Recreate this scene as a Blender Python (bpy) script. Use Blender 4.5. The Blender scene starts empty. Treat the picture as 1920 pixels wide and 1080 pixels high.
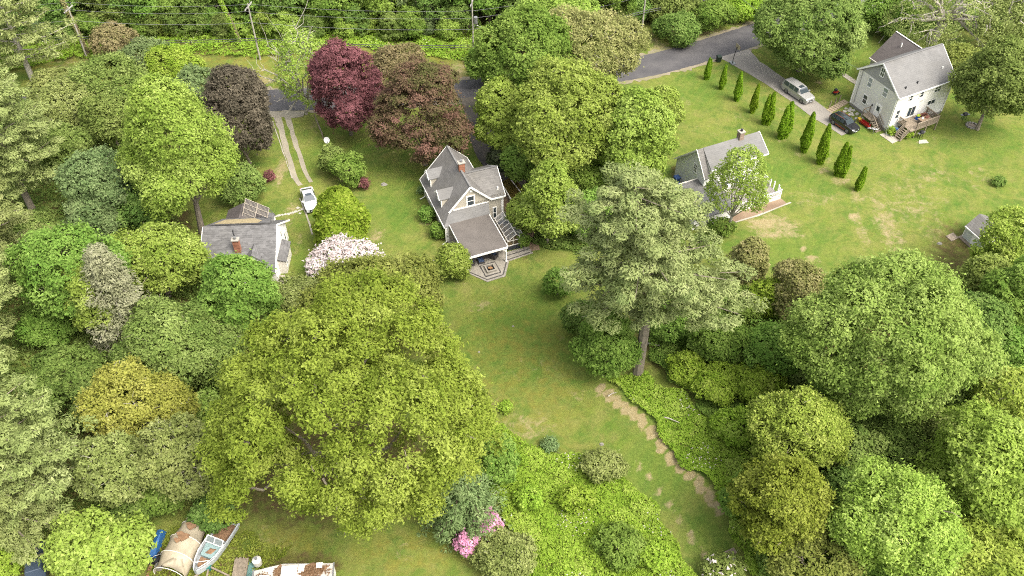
import bpy, math, random
import numpy as np
from mathutils import Vector

# ------------------------------------------------------------------ camera, sky, sun
F_PX, PITCH, CAM_H = 1640.0, math.radians(44.5), 74.0
SP, CP = math.sin(PITCH), math.cos(PITCH)
scene = bpy.context.scene
COL = scene.collection
cam_d = bpy.data.cameras.new('camera')
cam_d.sensor_width = 36.0
cam_d.lens = 36.0 * F_PX / 1920.0
cam_d.clip_start, cam_d.clip_end = 1.0, 6000.0
cam = bpy.data.objects.new('camera', cam_d)
COL.objects.link(cam)
cam.location = (0, 0, CAM_H)
cam.rotation_euler = (math.pi / 2 - PITCH, 0, 0)
scene.camera = cam

SUN_EL, SUN_AZ = math.radians(56), math.radians(125)      # azimuth clockwise from +Y
world = bpy.data.worlds.new('World')
scene.world = world
world.use_nodes = True
wn, wl = world.node_tree.nodes, world.node_tree.links
sky = wn.new('ShaderNodeTexSky')
sky.sky_type = 'NISHITA'
sky.sun_disc = False
sky.sun_elevation = SUN_EL
sky.sun_rotation = SUN_AZ
sky.air_density, sky.dust_density, sky.ozone_density = 1.0, 6.0, 0.6
wn['Background'].inputs['Strength'].default_value = 0.15
cloud = wn.new('ShaderNodeHueSaturation')                  # thin bright overcast: the sky keeps little of its blue
cloud.inputs['Saturation'].default_value = 0.4
wl.new(sky.outputs[0], cloud.inputs['Color'])
wl.new(cloud.outputs[0], wn['Background'].inputs['Color'])

sun_d = bpy.data.lights.new('sun', 'SUN')
sun_d.energy = 0.75
sun_d.angle = math.radians(32)
sun_d.color = (1.0, 0.95, 0.84)
sun = bpy.data.objects.new('sun', sun_d)
COL.objects.link(sun)
sdir = Vector((math.sin(SUN_AZ) * math.cos(SUN_EL), math.cos(SUN_AZ) * math.cos(SUN_EL), math.sin(SUN_EL)))
sun.rotation_euler = (-sdir).to_track_quat('-Z', 'Y').to_euler()
sun.location = sdir * 200

vs = scene.view_settings
vs.view_transform, vs.look, vs.gamma, vs.use_curve_mapping = 'Standard', 'None', 1.0, False
vs.exposure = 1.82
cy = scene.cycles
cy.max_bounces, cy.diffuse_bounces, cy.glossy_bounces, cy.transmission_bounces = 9, 7, 2, 6
cy.filter_width = 1.05
cy.use_denoising = False
cy.sample_clamp_indirect = 6

# ------------------------------------------------------------------ small helpers
R = math.radians
RNG = np.random.default_rng(11)


def lin(c):
    c = c / 255.0
    return c / 12.92 if c <= 0.04045 else ((c + 0.055) / 1.055) ** 2.4


ALB = 0.86


def S(r, g, b, k=0.5):
    k *= ALB
    return (min(lin(r) * k, 0.85), min(lin(g) * k, 0.85), min(lin(b) * k, 0.85), 1.0)


def at(px, py, z=0.0):
    """ground (or height z) point seen at a pixel of the 1920 x 1080 photograph"""
    u, v = (px - 960) / F_PX, (py - 540) / F_PX
    t = (z - CAM_H) / (-SP - v * CP)
    return Vector((u * t, (CP - v * SP) * t, z))


def scale_at(p):
    """pixels per metre and depression angle for a world point"""
    dep = p.y * CP + (CAM_H - p.z) * SP
    return F_PX / dep, math.atan2(CAM_H - p.z, math.hypot(p.x, p.y))


class Fr:
    """local building frame: a to the right, b along the depth, z up"""
    def __init__(s, ox, oy, aa, bb):
        s.o = (ox, oy)
        s.A = (math.cos(R(aa)), math.sin(R(aa)))
        s.B = (math.cos(R(bb)), math.sin(R(bb)))

    def __call__(s, a, b, z=0.0):
        return Vector((s.o[0] + a * s.A[0] + b * s.B[0], s.o[1] + a * s.A[1] + b * s.B[1], z))


WORLD = Fr(0, 0, 0, 90)


def tag(o, label=None, cat=None, group=None, kind=None):
    if label: o['label'] = label
    if cat: o['category'] = cat
    if group: o['group'] = group
    if kind: o['kind'] = kind
    return o


def thing(name, label, cat, loc=(0, 0, 0), group=None, rz=0.0):
    o = bpy.data.objects.new(name, None)
    COL.objects.link(o)
    o.empty_display_size = 0.3
    o.location = loc
    o.rotation_euler = (0, 0, rz)
    return tag(o, label, cat, group)


def root_of(o):
    while o.parent: o = o.parent
    return o


class MB:
    """collects polygons and builds ONE mesh object"""
    def __init__(s):
        s.v, s.f = [], []

    def poly(s, pts):
        n = len(s.v)
        s.v += [Vector(p) for p in pts]
        s.f.append(list(range(n, n + len(pts))))
        return s

    def solid(s, bot, top):
        """closed prism between two equal rings"""
        n, k = len(s.v), len(bot)
        s.v += [Vector(p) for p in bot] + [Vector(p) for p in top]
        s.f.append(list(range(n + k - 1, n - 1, -1)))
        s.f.append(list(range(n + k, n + 2 * k)))
        for i in range(k):
            j = (i + 1) % k
            s.f.append([n + i, n + j, n + k + j, n + k + i])
        return s

    def box(s, fr, a0, a1, b0, b1, z0, z1):
        r = lambda z: [fr(a0, b0, z), fr(a1, b0, z), fr(a1, b1, z), fr(a0, b1, z)]
        return s.solid(r(z0), r(z1))

    def slab(s, pts, t):
        """sheet of thickness t below the given ring"""
        return s.solid([Vector(p) - Vector((0, 0, t)) for p in pts], pts)

    def bar(s, p, q, w, h=None):
        p, q = Vector(p), Vector(q)
        d = (q - p).normalized()
        side = d.cross(Vector((0, 0, 1)))
        if side.length < 1e-3: side = Vector((1, 0, 0))
        side.normalize()
        up = side.cross(d).normalized()
        h = h or w
        ring = lambda c: [c + side * w / 2 + up * h / 2, c - side * w / 2 + up * h / 2,
                          c - side * w / 2 - up * h / 2, c + side * w / 2 - up * h / 2]
        return s.solid(ring(p), ring(q))

    def tube(s, pts, rad, n=6):
        pts = [Vector(p) for p in pts]
        base = len(s.v)
        for i, p in enumerate(pts):
            d = (pts[min(i + 1, len(pts) - 1)] - pts[max(i - 1, 0)]).normalized()
            u = d.cross(Vector((0.31, 0.95, 0.1))).normalized()
            w = d.cross(u)
            rr = rad[i] if hasattr(rad, '__len__') else rad
            for k in range(n):
                t = 2 * math.pi * k / n
                s.v.append(p + (u * math.cos(t) + w * math.sin(t)) * rr)
        for i in range(len(pts) - 1):
            for k in range(n):
                a, b = base + i * n + k, base + i * n + (k + 1) % n
                s.f.append([a, b, b + n, a + n])
        s.f.append([base + k for k in range(n - 1, -1, -1)])
        e = base + (len(pts) - 1) * n
        s.f.append([e + k for k in range(n)])
        return s

    def disc_solid(s, c, r0, r1, z0, z1, n=12):
        ring = lambda r, z: [(c[0] + r * math.cos(2 * math.pi * k / n), c[1] + r * math.sin(2 * math.pi * k / n), z) for k in range(n)]
        return s.solid(ring(r0, z0), ring(r1, z1))

    def build(s, name, m, parent=None, smooth=False, local=False):
        me = bpy.data.meshes.new(name)
        off = Vector((0, 0, 0)) if (parent is None or local) else root_of(parent).location
        me.from_pydata([tuple(p - off) for p in s.v], [], s.f)
        me.materials.append(m)
        if smooth: me.polygons.foreach_set('use_smooth', [True] * len(me.polygons))
        me.update()
        o = bpy.data.objects.new(name, me)
        COL.objects.link(o)
        if parent: o.parent = parent
        return o


# ------------------------------------------------------------------ materials
def new_mat(name):
    m = bpy.data.materials.new(name)
    m.use_nodes = True
    nt = m.node_tree
    return m, nt.nodes, nt.links, nt.nodes['Principled BSDF']


def plain(name, col, rough=0.6, metal=0.0, noise=0.15, scale=6.0, spec=0.3):
    m, n, l, b = new_mat(name)
    b.inputs['Roughness'].default_value = rough
    b.inputs['Metallic'].default_value = metal
    b.inputs['Specular IOR Level'].default_value = spec
    if noise:
        tc, nz = n.new('ShaderNodeTexCoord'), n.new('ShaderNodeTexNoise')
        nz.inputs['Scale'].default_value = scale
        nz.inputs['Detail'].default_value = 5
        l.new(tc.outputs['Object'], nz.inputs['Vector'])
        mr = n.new('ShaderNodeMapRange')
        mr.inputs['From Min'].default_value, mr.inputs['From Max'].default_value = 0.3, 0.7
        mr.inputs['To Min'].default_value, mr.inputs['To Max'].default_value = 1 - noise, 1 + noise
        l.new(nz.outputs['Fac'], mr.inputs['Value'])
        mx = n.new('ShaderNodeVectorMath'); mx.operation = 'SCALE'
        mx.inputs[0].default_value = col[:3]
        l.new(mr.outputs[0], mx.inputs['Scale'])
        l.new(mx.outputs[0], b.inputs['Base Color'])
    else:
        b.inputs['Base Color'].default_value = col
    return m


def banded(name, col, pitch, depth=0.25, rough=0.8, noise=0.15, stain=None, tabs=0.12):
    """courses of shingles or clapboards: thin dark joints at equal heights, speckle, soft stains"""
    m, n, l, b = new_mat(name)
    b.inputs['Roughness'].default_value = rough
    b.inputs['Specular IOR Level'].default_value = 0.2
    tc = n.new('ShaderNodeTexCoord')
    sep = n.new('ShaderNodeSeparateXYZ')
    l.new(tc.outputs['Object'], sep.inputs[0])
    mul = n.new('ShaderNodeMath'); mul.operation = 'MULTIPLY'; mul.inputs[1].default_value = 1.0 / pitch
    fr = n.new('ShaderNodeMath'); fr.operation = 'FRACT'
    l.new(sep.outputs['Z'], mul.inputs[0]); l.new(mul.outputs[0], fr.inputs[0])
    edge = n.new('ShaderNodeMapRange')
    edge.inputs['From Min'].default_value, edge.inputs['From Max'].default_value = 0.0, 0.25
    edge.inputs['To Min'].default_value, edge.inputs['To Max'].default_value = 1 - depth, 1.0
    l.new(fr.outputs[0], edge.inputs['Value'])
    # single tabs: voronoi cells stretched along the course
    mp = n.new('ShaderNodeMapping'); mp.inputs['Scale'].default_value = (2.2, 2.2, 1.0 / pitch)
    vo = n.new('ShaderNodeTexVoronoi'); vo.inputs['Scale'].default_value = 1.0
    l.new(tc.outputs['Object'], mp.inputs[0]); l.new(mp.outputs[0], vo.inputs['Vector'])
    sc = n.new('ShaderNodeSeparateColor'); l.new(vo.outputs['Color'], sc.inputs[0])
    tm = n.new('ShaderNodeMapRange'); tm.inputs['To Min'].default_value, tm.inputs['To Max'].default_value = 1 - tabs, 1 + tabs
    l.new(sc.outputs[0], tm.inputs['Value'])
    nz = n.new('ShaderNodeTexNoise'); nz.inputs['Scale'].default_value = 0.7; nz.inputs['Detail'].default_value = 8
    nz.inputs['Roughness'].default_value = 0.7
    l.new(tc.outputs['Object'], nz.inputs['Vector'])
    nm = n.new('ShaderNodeMapRange')
    nm.inputs['From Min'].default_value, nm.inputs['From Max'].default_value = 0.3, 0.7
    nm.inputs['To Min'].default_value, nm.inputs['To Max'].default_value = 1 - noise, 1 + noise
    l.new(nz.outputs['Fac'], nm.inputs['Value'])
    m1 = n.new('ShaderNodeMath'); m1.operation = 'MULTIPLY'
    m2 = n.new('ShaderNodeMath'); m2.operation = 'MULTIPLY'
    l.new(edge.outputs[0], m1.inputs[0]); l.new(tm.outputs[0], m1.inputs[1])
    l.new(m1.outputs[0], m2.inputs[0]); l.new(nm.outputs[0], m2.inputs[1])
    base = n.new('ShaderNodeMix'); base.data_type = 'RGBA'
    base.inputs['A'].default_value = col
    base.inputs['B'].default_value = stain or col
    n2 = n.new('ShaderNodeTexNoise'); n2.inputs['Scale'].default_value = 0.35; n2.inputs['Detail'].default_value = 6
    l.new(tc.outputs['Object'], n2.inputs['Vector'])
    r2 = n.new('ShaderNodeMapRange'); r2.inputs['From Min'].default_value, r2.inputs['From Max'].default_value = 0.5, 0.75
    l.new(n2.outputs['Fac'], r2.inputs['Value'])
    l.new(r2.outputs[0], base.inputs['Factor'])
    mx = n.new('ShaderNodeVectorMath'); mx.operation = 'SCALE'
    l.new(base.outputs['Result'], mx.inputs[0]); l.new(m2.outputs[0], mx.inputs['Scale'])
    l.new(mx.outputs[0], b.inputs['Base Color'])
    return m


def glass_mat(name, col=(0.03, 0.04, 0.045, 1)):
    m, n, l, b = new_mat(name)
    b.inputs['Base Color'].default_value = col
    b.inputs['Roughness'].default_value = 0.08
    b.inputs['Specular IOR Level'].default_value = 0.7
    return m


LEAF_K = 0.87


def soft(c, f=.12):
    g = c[0] * .35 + c[1] * .5 + c[2] * .15
    return tuple(v * (1 - f) + g * f for v in c)


def leaf_mat(name, c0, c1, c2, k=LEAF_K, trans=0.45):
    """three leaf colours spread over the leaves by their own tint; thin leaves let light through"""
    c0, c1, c2 = soft(c0), soft(c1), soft(c2)
    m, n, l, b = new_mat(name)
    n.remove(b)
    out = n['Material Output']
    at_ = n.new('ShaderNodeAttribute'); at_.attribute_name = 'tint'
    cr = n.new('ShaderNodeValToRGB')
    e = cr.color_ramp.elements
    e[0].position, e[0].color = 0.0, S(*c0, k / ALB)
    e[1].position, e[1].color = 1.0, S(*c2, k / ALB)
    mid = e.new(0.5); mid.color = S(*c1, k / ALB)
    l.new(at_.outputs['Fac'], cr.inputs['Fac'])
    oi = n.new('ShaderNodeObjectInfo')
    hs = n.new('ShaderNodeHueSaturation')
    hm = n.new('ShaderNodeMapRange'); hm.inputs['To Min'].default_value, hm.inputs['To Max'].default_value = 0.49, 0.51
    vm = n.new('ShaderNodeMapRange'); vm.inputs['To Min'].default_value, vm.inputs['To Max'].default_value = 0.9, 1.12
    l.new(oi.outputs['Random'], hm.inputs['Value']); l.new(oi.outputs['Random'], vm.inputs['Value'])
    l.new(hm.outputs[0], hs.inputs['Hue']); l.new(vm.outputs[0], hs.inputs['Value'])
    l.new(cr.outputs['Color'], hs.inputs['Color'])
    df = n.new('ShaderNodeBsdfDiffuse'); tr = n.new('ShaderNodeBsdfTranslucent')
    l.new(hs.outputs['Color'], df.inputs['Color']); l.new(hs.outputs['Color'], tr.inputs['Color'])
    mx = n.new('ShaderNodeMixShader'); mx.inputs[0].default_value = trans
    l.new(df.outputs[0], mx.inputs[1]); l.new(tr.outputs[0], mx.inputs[2])
    l.new(mx.outputs[0], out.inputs['Surface'])
    return m


# colour strength of single leaf palettes, each tuned apart from the common one
LEAF_PAL_K = dict(weeds=.88, bramble=1.0, deep=.95, pine=.96, pinedark=.98, bright=.98, lime=.96)
PAL = {k: leaf_mat('leaves_' + k, *v, k=LEAF_PAL_K.get(k, LEAF_K)) for k, v in dict(
    oak=((108, 126, 36), (136, 150, 50), (164, 174, 76)),
    oakdull=((110, 124, 52), (136, 148, 64), (164, 172, 90)),
    bright=((112, 138, 46), (138, 160, 62), (164, 182, 88)),
    lime=((120, 146, 48), (144, 166, 64), (170, 186, 92)),
    ash=((112, 146, 54), (140, 168, 72), (170, 192, 100)),
    deep=((86, 114, 48), (108, 136, 58), (136, 158, 78)),
    fresh=((96, 130, 46), (120, 150, 58), (150, 176, 80)),
    mid=((98, 122, 52), (124, 144, 66), (156, 172, 92)),
    blue=((98, 124, 70), (122, 144, 86), (150, 168, 108)),
    olive=((116, 130, 62), (142, 154, 80), (170, 178, 106)),
    gold=((136, 142, 54), (162, 164, 68), (184, 182, 92)),
    yellow=((124, 146, 48), (152, 170, 64), (184, 194, 94)),
    brown=((124, 130, 66), (150, 150, 86), (176, 168, 112)),
    russet=((126, 126, 72), (146, 136, 90), (168, 152, 110)),
    copper=((102, 108, 58), (124, 104, 76), (148, 114, 94)),
    maroon=((104, 68, 66), (134, 84, 84), (164, 106, 106)),
    crimson=((84, 80, 64), (106, 98, 80), (136, 126, 104)),
    pine=((116, 130, 68), (142, 154, 86), (168, 176, 112)),
    pinedark=((114, 134, 74), (142, 156, 92), (168, 178, 116)),
    hemlock=((92, 118, 64), (122, 146, 86), (156, 174, 112)),
    grey=((132, 136, 98), (156, 158, 118), (178, 176, 142)),
    arbor=((96, 124, 26), (126, 152, 40), (162, 178, 64)),
    cedar=((78, 112, 14), (106, 142, 22), (138, 166, 44)),
    weeds=((116, 148, 38), (142, 170, 50), (166, 184, 76)),
    bramble=((104, 134, 52), (130, 156, 64), (156, 174, 90)),
    white=((206, 190, 184), (226, 212, 206), (240, 230, 226)),
    pink=((196, 120, 160), (216, 148, 182), (232, 180, 204)),
    laurel=((58, 74, 44), (84, 96, 62), (120, 126, 92)),
).items()}
BARK = plain('bark_grey', S(168, 156, 136, 0.5), 0.9, noise=0.3, scale=3)
BARK_D = plain('bark_brown', S(128, 112, 92, 0.5), 0.9, noise=0.3, scale=3)
BARK_P = plain('bark_pale', S(206, 198, 180, 0.55), 0.9, noise=0.2, scale=3)


# ------------------------------------------------------------------ foliage
def unit(a):
    return a / np.maximum(np.linalg.norm(a, axis=1, keepdims=True), 1e-6)


def leaf_mesh(name, P, N, L, W, tint, m, T=None):
    """every leaf is a small pointed blade of its own"""
    n = len(P)
    N = unit(N)
    if T is None: T = RNG.normal(size=(n, 3))
    T = unit(T - N * np.sum(T * N, axis=1, keepdims=True))
    B = np.cross(N, T)
    L = np.broadcast_to(np.asarray(L, float), (n,))[:, None]
    W = np.broadcast_to(np.asarray(W, float), (n,))[:, None]
    V = np.empty((n, 3, 3))
    V[:, 0] = P + T * L * .58
    V[:, 1], V[:, 2] = P - T * L * .42 + B * W * .55 + N * W * .1, P - T * L * .42 - B * W * .55 + N * W * .1
    me = bpy.data.meshes.new(name)
    me.vertices.add(3 * n); me.loops.add(3 * n); me.polygons.add(n)
    me.vertices.foreach_set('co', V.reshape(-1).astype(np.float32))
    me.loops.foreach_set('vertex_index', np.arange(3 * n, dtype=np.int32))
    me.polygons.foreach_set('loop_start', np.arange(0, 3 * n, 3, dtype=np.int32))
    me.polygons.foreach_set('loop_total', np.full(n, 3, dtype=np.int32))
    a = me.attributes.new('tint', 'FLOAT', 'FACE')
    a.data.foreach_set('value', np.clip(tint, 0, 1).astype(np.float32))
    me.materials.append(m)
    me.update(calc_edges=True)
    return me


def link(name, me, parent=None):
    o = bpy.data.objects.new(name, me)
    COL.objects.link(o)
    if parent: o.parent = parent
    return o


PROFILE = dict(
    round=lambda t: np.sqrt(np.clip(1 - t * t, 0, 1)),
    dome=lambda t: np.where(t > -.35, np.sqrt(np.clip(1 - ((t + .35) / 1.35) ** 2, 0, 1)), .92),
    egg=lambda t: np.sqrt(np.clip(1 - t * t, 0, 1)) * (1 - .22 * t),
    cone=lambda t: np.clip((1 - t) / 1.75, 0, 1) ** .72 * np.where(t < -.7, (t + 1.25) / .55, 1),
    column=lambda t: np.clip(1 - np.abs(t) ** 4, 0, 1) * (1 - .2 * t),
)


def crown_shape(rng, Rx, Ry, Rz, lobes, lr, shape='round', clump=.75, keep=.92, low=-.55):
    """puffs of foliage all over the crown's surface and twig clumps on every puff"""
    Rm = (Rx + Ry) / 2
    # the crown is the union of a core and several big limbs' own heads, each off to one side
    ns = int(rng.integers(6, 10))
    sc, sr = [np.zeros(3)], [np.array([.79, .79, .9])]
    for k in range(ns):
        a_ = k * 2.39996 + rng.normal(0, .35)
        tz = rng.uniform(-.4, .6)
        q = rng.uniform(.34, .52) * (1 - .25 * abs(tz))
        rad = min(.98 - q, .6) * rng.uniform(.85, 1.22)
        sc.append(np.array([rad * math.cos(a_), rad * math.sin(a_), tz * .8]))
        sr.append(np.array([q, q, q * rng.uniform(.75, 1.05)]))
    sc, sr = np.array(sc), np.array(sr)
    w = sr[:, 0] ** 2 + .02
    si = rng.choice(ns + 1, lobes * 3, p=w / w.sum())
    dv = unit(rng.normal(size=(lobes * 3, 3)))
    dv[:, 2] = np.where(dv[:, 2] < low, -dv[:, 2], dv[:, 2])
    q = sc[si] + dv * sr[si] * rng.uniform(.86, 1.06, (lobes * 3, 1))
    ins = np.zeros(len(q), bool)
    for k in range(ns + 1):
        e = np.linalg.norm((q - sc[k]) / sr[k], axis=1) < .86
        ins |= e & (si != k)
    q, dv = q[~ins], dv[~ins]
    q = q[q[:, 2] > low * 1.05][:lobes]
    dr = rng.random(len(q)) < .14
    q[dr] *= rng.uniform(.6, .8, (dr.sum(), 1))                     # puffs that sit back in the crown
    lobes = len(q)
    i = np.arange(lobes)
    if shape in ('cone', 'column'):
        t = np.clip(q[:, 2], -1, .98)
        f = PROFILE[shape](t) / np.maximum(PROFILE['round'](t), .25)
        q[:, :2] *= np.clip(f, .25, 1.25)[:, None]
    elif shape == 'egg':
        q[:, :2] *= (1 - .2 * q[:, 2])[:, None]
    LC = q * np.array([Rx, Ry, Rz]) * (1 - lr * .55)
    LR = np.maximum(lr * rng.uniform(.65, 1.5, lobes) * Rm, clump * .9)
    m = np.maximum(6, (10.0 * (LR / clump) ** 2).astype(int))
    I = np.repeat(i, m)
    d = unit(rng.normal(size=(len(I), 3)))
    outw = unit(LC / np.array([Rx, Ry, Rz])) + np.array([0, 0, .5])
    ok = np.sum(d * unit(outw)[I], axis=1) > -.25
    I, d = I[ok], d[ok]
    p = LC[I] + d * LR[I][:, None] * rng.uniform(.78, 1.06, (len(I), 1)) * np.array([1, 1, .85])
    keepm = rng.random(len(p)) < keep
    I, d, p = I[keepm], d[keepm], p[keepm]
    inside = np.zeros(len(p), bool)
    for s_ in range(0, len(p), 6000):
        D2 = np.linalg.norm(p[s_:s_ + 6000, None] - LC[None], axis=2) < .72 * LR[None]
        D2[np.arange(len(D2)), I[s_:s_ + 6000]] = False
        inside[s_:s_ + 6000] = D2.any(1)
    p, d, I = p[~inside], d[~inside], I[~inside]
    away = (p / np.array([Rx, Ry, Rz])) @ np.array([0, .75, -.5]) > .35
    k2 = ~away | (rng.random(len(p)) < .4)                          # the far, lower side is thinner
    return LC, LR, p[k2], d[k2], I[k2]


def crown_leaves(rng, C, D, I, nl, clump, n, ll, flat=.75, spread=.4, droop=0.0, vary=.14):
    ids = rng.integers(0, len(C), n)
    off = rng.normal(size=(n, 3)) * clump * .45
    off[:, 2] *= flat
    d = D[ids]
    off[rng.random(n) < .07] *= 2.0                                   # stray sprays that fray the outline
    P = C[ids] + off + d * clump * .1
    N = d * .75 + np.array([0, 0, .38]) + rng.normal(size=(n, 3)) * spread
    tl = rng.normal(0, vary, nl)[I[ids]]
    tc = rng.normal(0, .1, len(C))[ids]
    tint = .5 + tl + tc + rng.normal(0, .11, n)
    L = ll * rng.uniform(.7, 1.35, n)
    T = None
    if droop: T = d * .6 + rng.normal(size=(n, 3)) * .5 - np.array([0, 0, droop])
    return P, N, L, L * .62, tint, T


def limb_mb(rng, mb, base, ends, r0, zlow, bend=.18):
    """trunk and limbs from the ground to the given points"""
    top = np.mean(ends, axis=0)
    fork = np.array([top[0] * .25, top[1] * .25, zlow])
    mb.tube([base, tuple(fork * [.5, .5, .5]), tuple(fork)], [r0 * 1.25, r0, r0 * .85], 8)
    for e in ends:
        d = np.array(e) - fork
        m1 = fork + d * .4 + rng.normal(size=3) * np.linalg.norm(d) * bend * .5 + np.array([0, 0, .08 * np.linalg.norm(d)])
        m2 = fork + d * .72 + rng.normal(size=3) * np.linalg.norm(d) * bend * .4
        r = r0 * rng.uniform(.35, .55)
        mb.tube([tuple(fork), tuple(m1), tuple(m2), tuple(e)], [r, r * .75, r * .5, r * .18], 5)


def fit(cx, cy, rx, ry, base):
    """real position and size of a crown whose outline is centred at (cx, cy) in the photograph"""
    zc = base + 4.0
    for _ in range(8):
        p = at(cx, cy, zc)
        s, th = scale_at(p)
        Rx = rx / s
        rz2 = ((ry / s) ** 2 - (Rx * .9 * math.sin(th)) ** 2) / math.cos(th) ** 2
        Rz = math.sqrt(max(rz2, 0))
        Rz = min(max(Rz, .55 * Rx), 1.7 * Rx)
        ry2 = ((ry / s) ** 2 - (Rz * math.cos(th)) ** 2) / math.sin(th) ** 2
        Ry = min(max(math.sqrt(max(ry2, 0)), .6 * Rx), 1.15 * Rx)
        zc = base + Rz * .95
    return p, Rx, Ry, Rz, zc


SEED = [100]


LOBE_COV = 2.0


def tree(name, label, cat, cx, cy, rx, ry, pal, base=2.0, shape='round', lr=.3, lobes=None, clump=None, leaf=.32, cover=2.6,
         keep=.92, bark=None, limbs=9, twigs=0, flat=.75, spread=.4, group=None, droop=0.0, low=-.66, bend=.18, flowers=None, foot=None, cap=60000, vary=.14):
    SEED[0] += 1
    rng = np.random.default_rng(SEED[0])
    p, Rx, Ry, Rz, zc = fit(cx, cy, rx, ry, base)
    off = np.zeros(3)
    if foot:                                                        # the trunk's foot shows: keep it there, let the crown lean
        p = at(*foot)
        u_, v_ = (cx - 960) / F_PX, (cy - 540) / F_PX
        t_ = p.y / (CP - v_ * SP)
        zc = CAM_H + t_ * (-SP - v_ * CP)
        off[0] = u_ * t_ - p.x
        s_, th = scale_at(Vector((p.x, p.y, zc)))
        Rx = rx / s_; Ry = Rx
        Rz = float(np.clip(math.sqrt(max((ry / s_) ** 2 - (Rx * .9 * math.sin(th)) ** 2, 0)) / math.cos(th), .5 * Rx, 1.5 * Rx))
    clump = float(np.clip(Rx * .1, .26, .6))
    lr = max(lr, clump * 1.15 / Rx)
    sa = 2 * math.pi * (Rx + Ry) * .5 * (Rx + Ry + 2 * Rz) * .25 * 1.5
    lobes = int(np.clip(LOBE_COV * sa / (math.pi * (lr * (Rx + Ry) / 2) ** 2), 10, 260))
    LC, LR, C, D, I = crown_shape(rng, Rx, Ry, Rz, lobes, lr, shape, clump, keep, low)
    area = 2.2 * math.pi * (Rx * Ry + (Rx + Ry) * .5 * Rz)
    n = int(np.clip(.9 * cover * area / (.31 * leaf * leaf), 500, cap))
    lobes = len(LC)
    P_, N_, L_, W_, t_, T_ = crown_leaves(rng, C, D, I, lobes, clump, n, leaf, flat, spread, droop, vary)
    up = np.array([0, 0, zc]) + off
    root = thing(name, label, cat, (p.x, p.y, 0), group)
    P_ = P_ + up
    P_[:, 2] = np.maximum(P_[:, 2], .12)
    if flowers:
        fl = (rng.random(n) < flowers[1]) & (N_[:, 2] + rng.normal(0, .3, n) > 0)
        me = leaf_mesh('crown', P_[~fl], N_[~fl], L_[~fl], W_[~fl], t_[~fl], PAL[pal])
        link('crown', me, root)
        mf = leaf_mesh('blossom', P_[fl] + np.array([0, 0, .12]), N_[fl] + np.array([0, 0, .6]), L_[fl] * 1.25, W_[fl] * 1.6, t_[fl], PAL[flowers[0]])
        link('blossom', mf, root)
    else:
        link('crown', leaf_mesh('crown', P_, N_, L_, W_, t_, PAL[pal], T_), root)
    mb = MB()
    order = rng.permutation(lobes)[:limbs]
    ends = [LC[k] + up + np.array([0, 0, LR[k] * .5]) for k in order]
    r0 = float(np.clip(Rx * .05, .05, .55))
    zl = max(base * .8 + .1 * Rz, .15)
    limb_mb(rng, mb, (0, 0, 0), ends, r0, zl, bend)
    if twigs:
        for k in rng.permutation(len(C))[:twigs]:
            a = LC[I[k]] + up
            b = C[k] + up + D[k] * clump * .9
            mb.tube([tuple(a), tuple((a + b) / 2 + rng.normal(size=3) * .2), tuple(b)], [r0 * .22, r0 * .15, r0 * .04], 4)
    mb.build('trunk', bark or BARK, root, local=True)
    return root


def pine_meshes(rng, h, Rm, bare, whorls, pal, needles=26000, tuft=.52, lean=0.0, up=.25, prof=.6, r0=.38, bark=None):
    """mature pine: whorls of long limbs that carry flat feathery pads of needles"""
    mb = MB()
    ax = lambda z: np.array([lean * max(0, z - .45 * h) * 2, 0, z])                # the leader bends off above the middle
    mb.tube([tuple(ax(z)) for z in (0, h * .3, h * .6, h * .85, h)], [r0 * 1.2, r0, r0 * .7, r0 * .35, .04], 8)
    pads = []
    for w in range(whorls):
        t = w / (whorls - 1)
        z = bare + (h - bare) * t ** .95
        nb = int(rng.integers(4, 7))
        a0 = rng.uniform(0, 6.28)
        for b in range(nb):
            az = a0 + b * 6.283 / nb + rng.normal(0, .25)
            Ln = Rm * (max(1 - t, .0) ** prof * .95 + .08) * rng.uniform(.6, 1.1)
            d = np.array([math.cos(az), math.sin(az), 0])
            if t < .3: Ln *= .5 + .5 * abs(d[0]) ** 1.5                   # the lowest boughs spread along the clearing
            s0 = ax(z)
            k1 = s0 + d * Ln * .5 + np.array([0, 0, Ln * up * .2])
            k2 = s0 + d * Ln + np.array([0, 0, Ln * up])
            r = .11 * (Ln / Rm) + .025
            mb.tube([tuple(s0), tuple(k1), tuple(k2)], [r, r * .7, r * .2], 4)
            m = max(3, int(Ln * 1.5))
            for j in range(m):
                u = .28 + .75 * (j + rng.random()) / m
                c = s0 + d * Ln * u + np.array([0, 0, Ln * up * (u * u * .8 + .2 * u)])
                side = np.array([-d[1], d[0], 0]) * rng.normal(0, .28) * Ln * .55 * min(1, 1.3 - u * .5)
                pads.append((c + side, d, Ln))
    C = np.array([p[0] for p in pads]); D = np.array([p[1] for p in pads])
    ids = rng.integers(0, len(C), needles)
    q = unit(rng.normal(size=(needles, 3))) * rng.uniform(.35, 1.0, (needles, 1)) ** .6
    pr = rng.uniform(.6, 1.15, len(C))[ids][:, None]
    off = q * pr * np.array([1, 1, .5])
    Pn = C[ids] + off
    T = q * .8 + D[ids] * .4 + rng.normal(size=(needles, 3)) * .35 + np.array([0, 0, .3])
    N = q * .7 + np.array([0, 0, .55]) + rng.normal(size=(needles, 3)) * .35
    tp = rng.normal(0, .13, len(C))[ids]
    tint = .5 + tp + rng.normal(0, .12, needles)
    me = leaf_mesh('crown', Pn, N, tuft * .75 * rng.uniform(.7, 1.3, needles), tuft * .3, tint, PAL[pal], T)
    return me, mb, bark or BARK


PINES = {}


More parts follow.
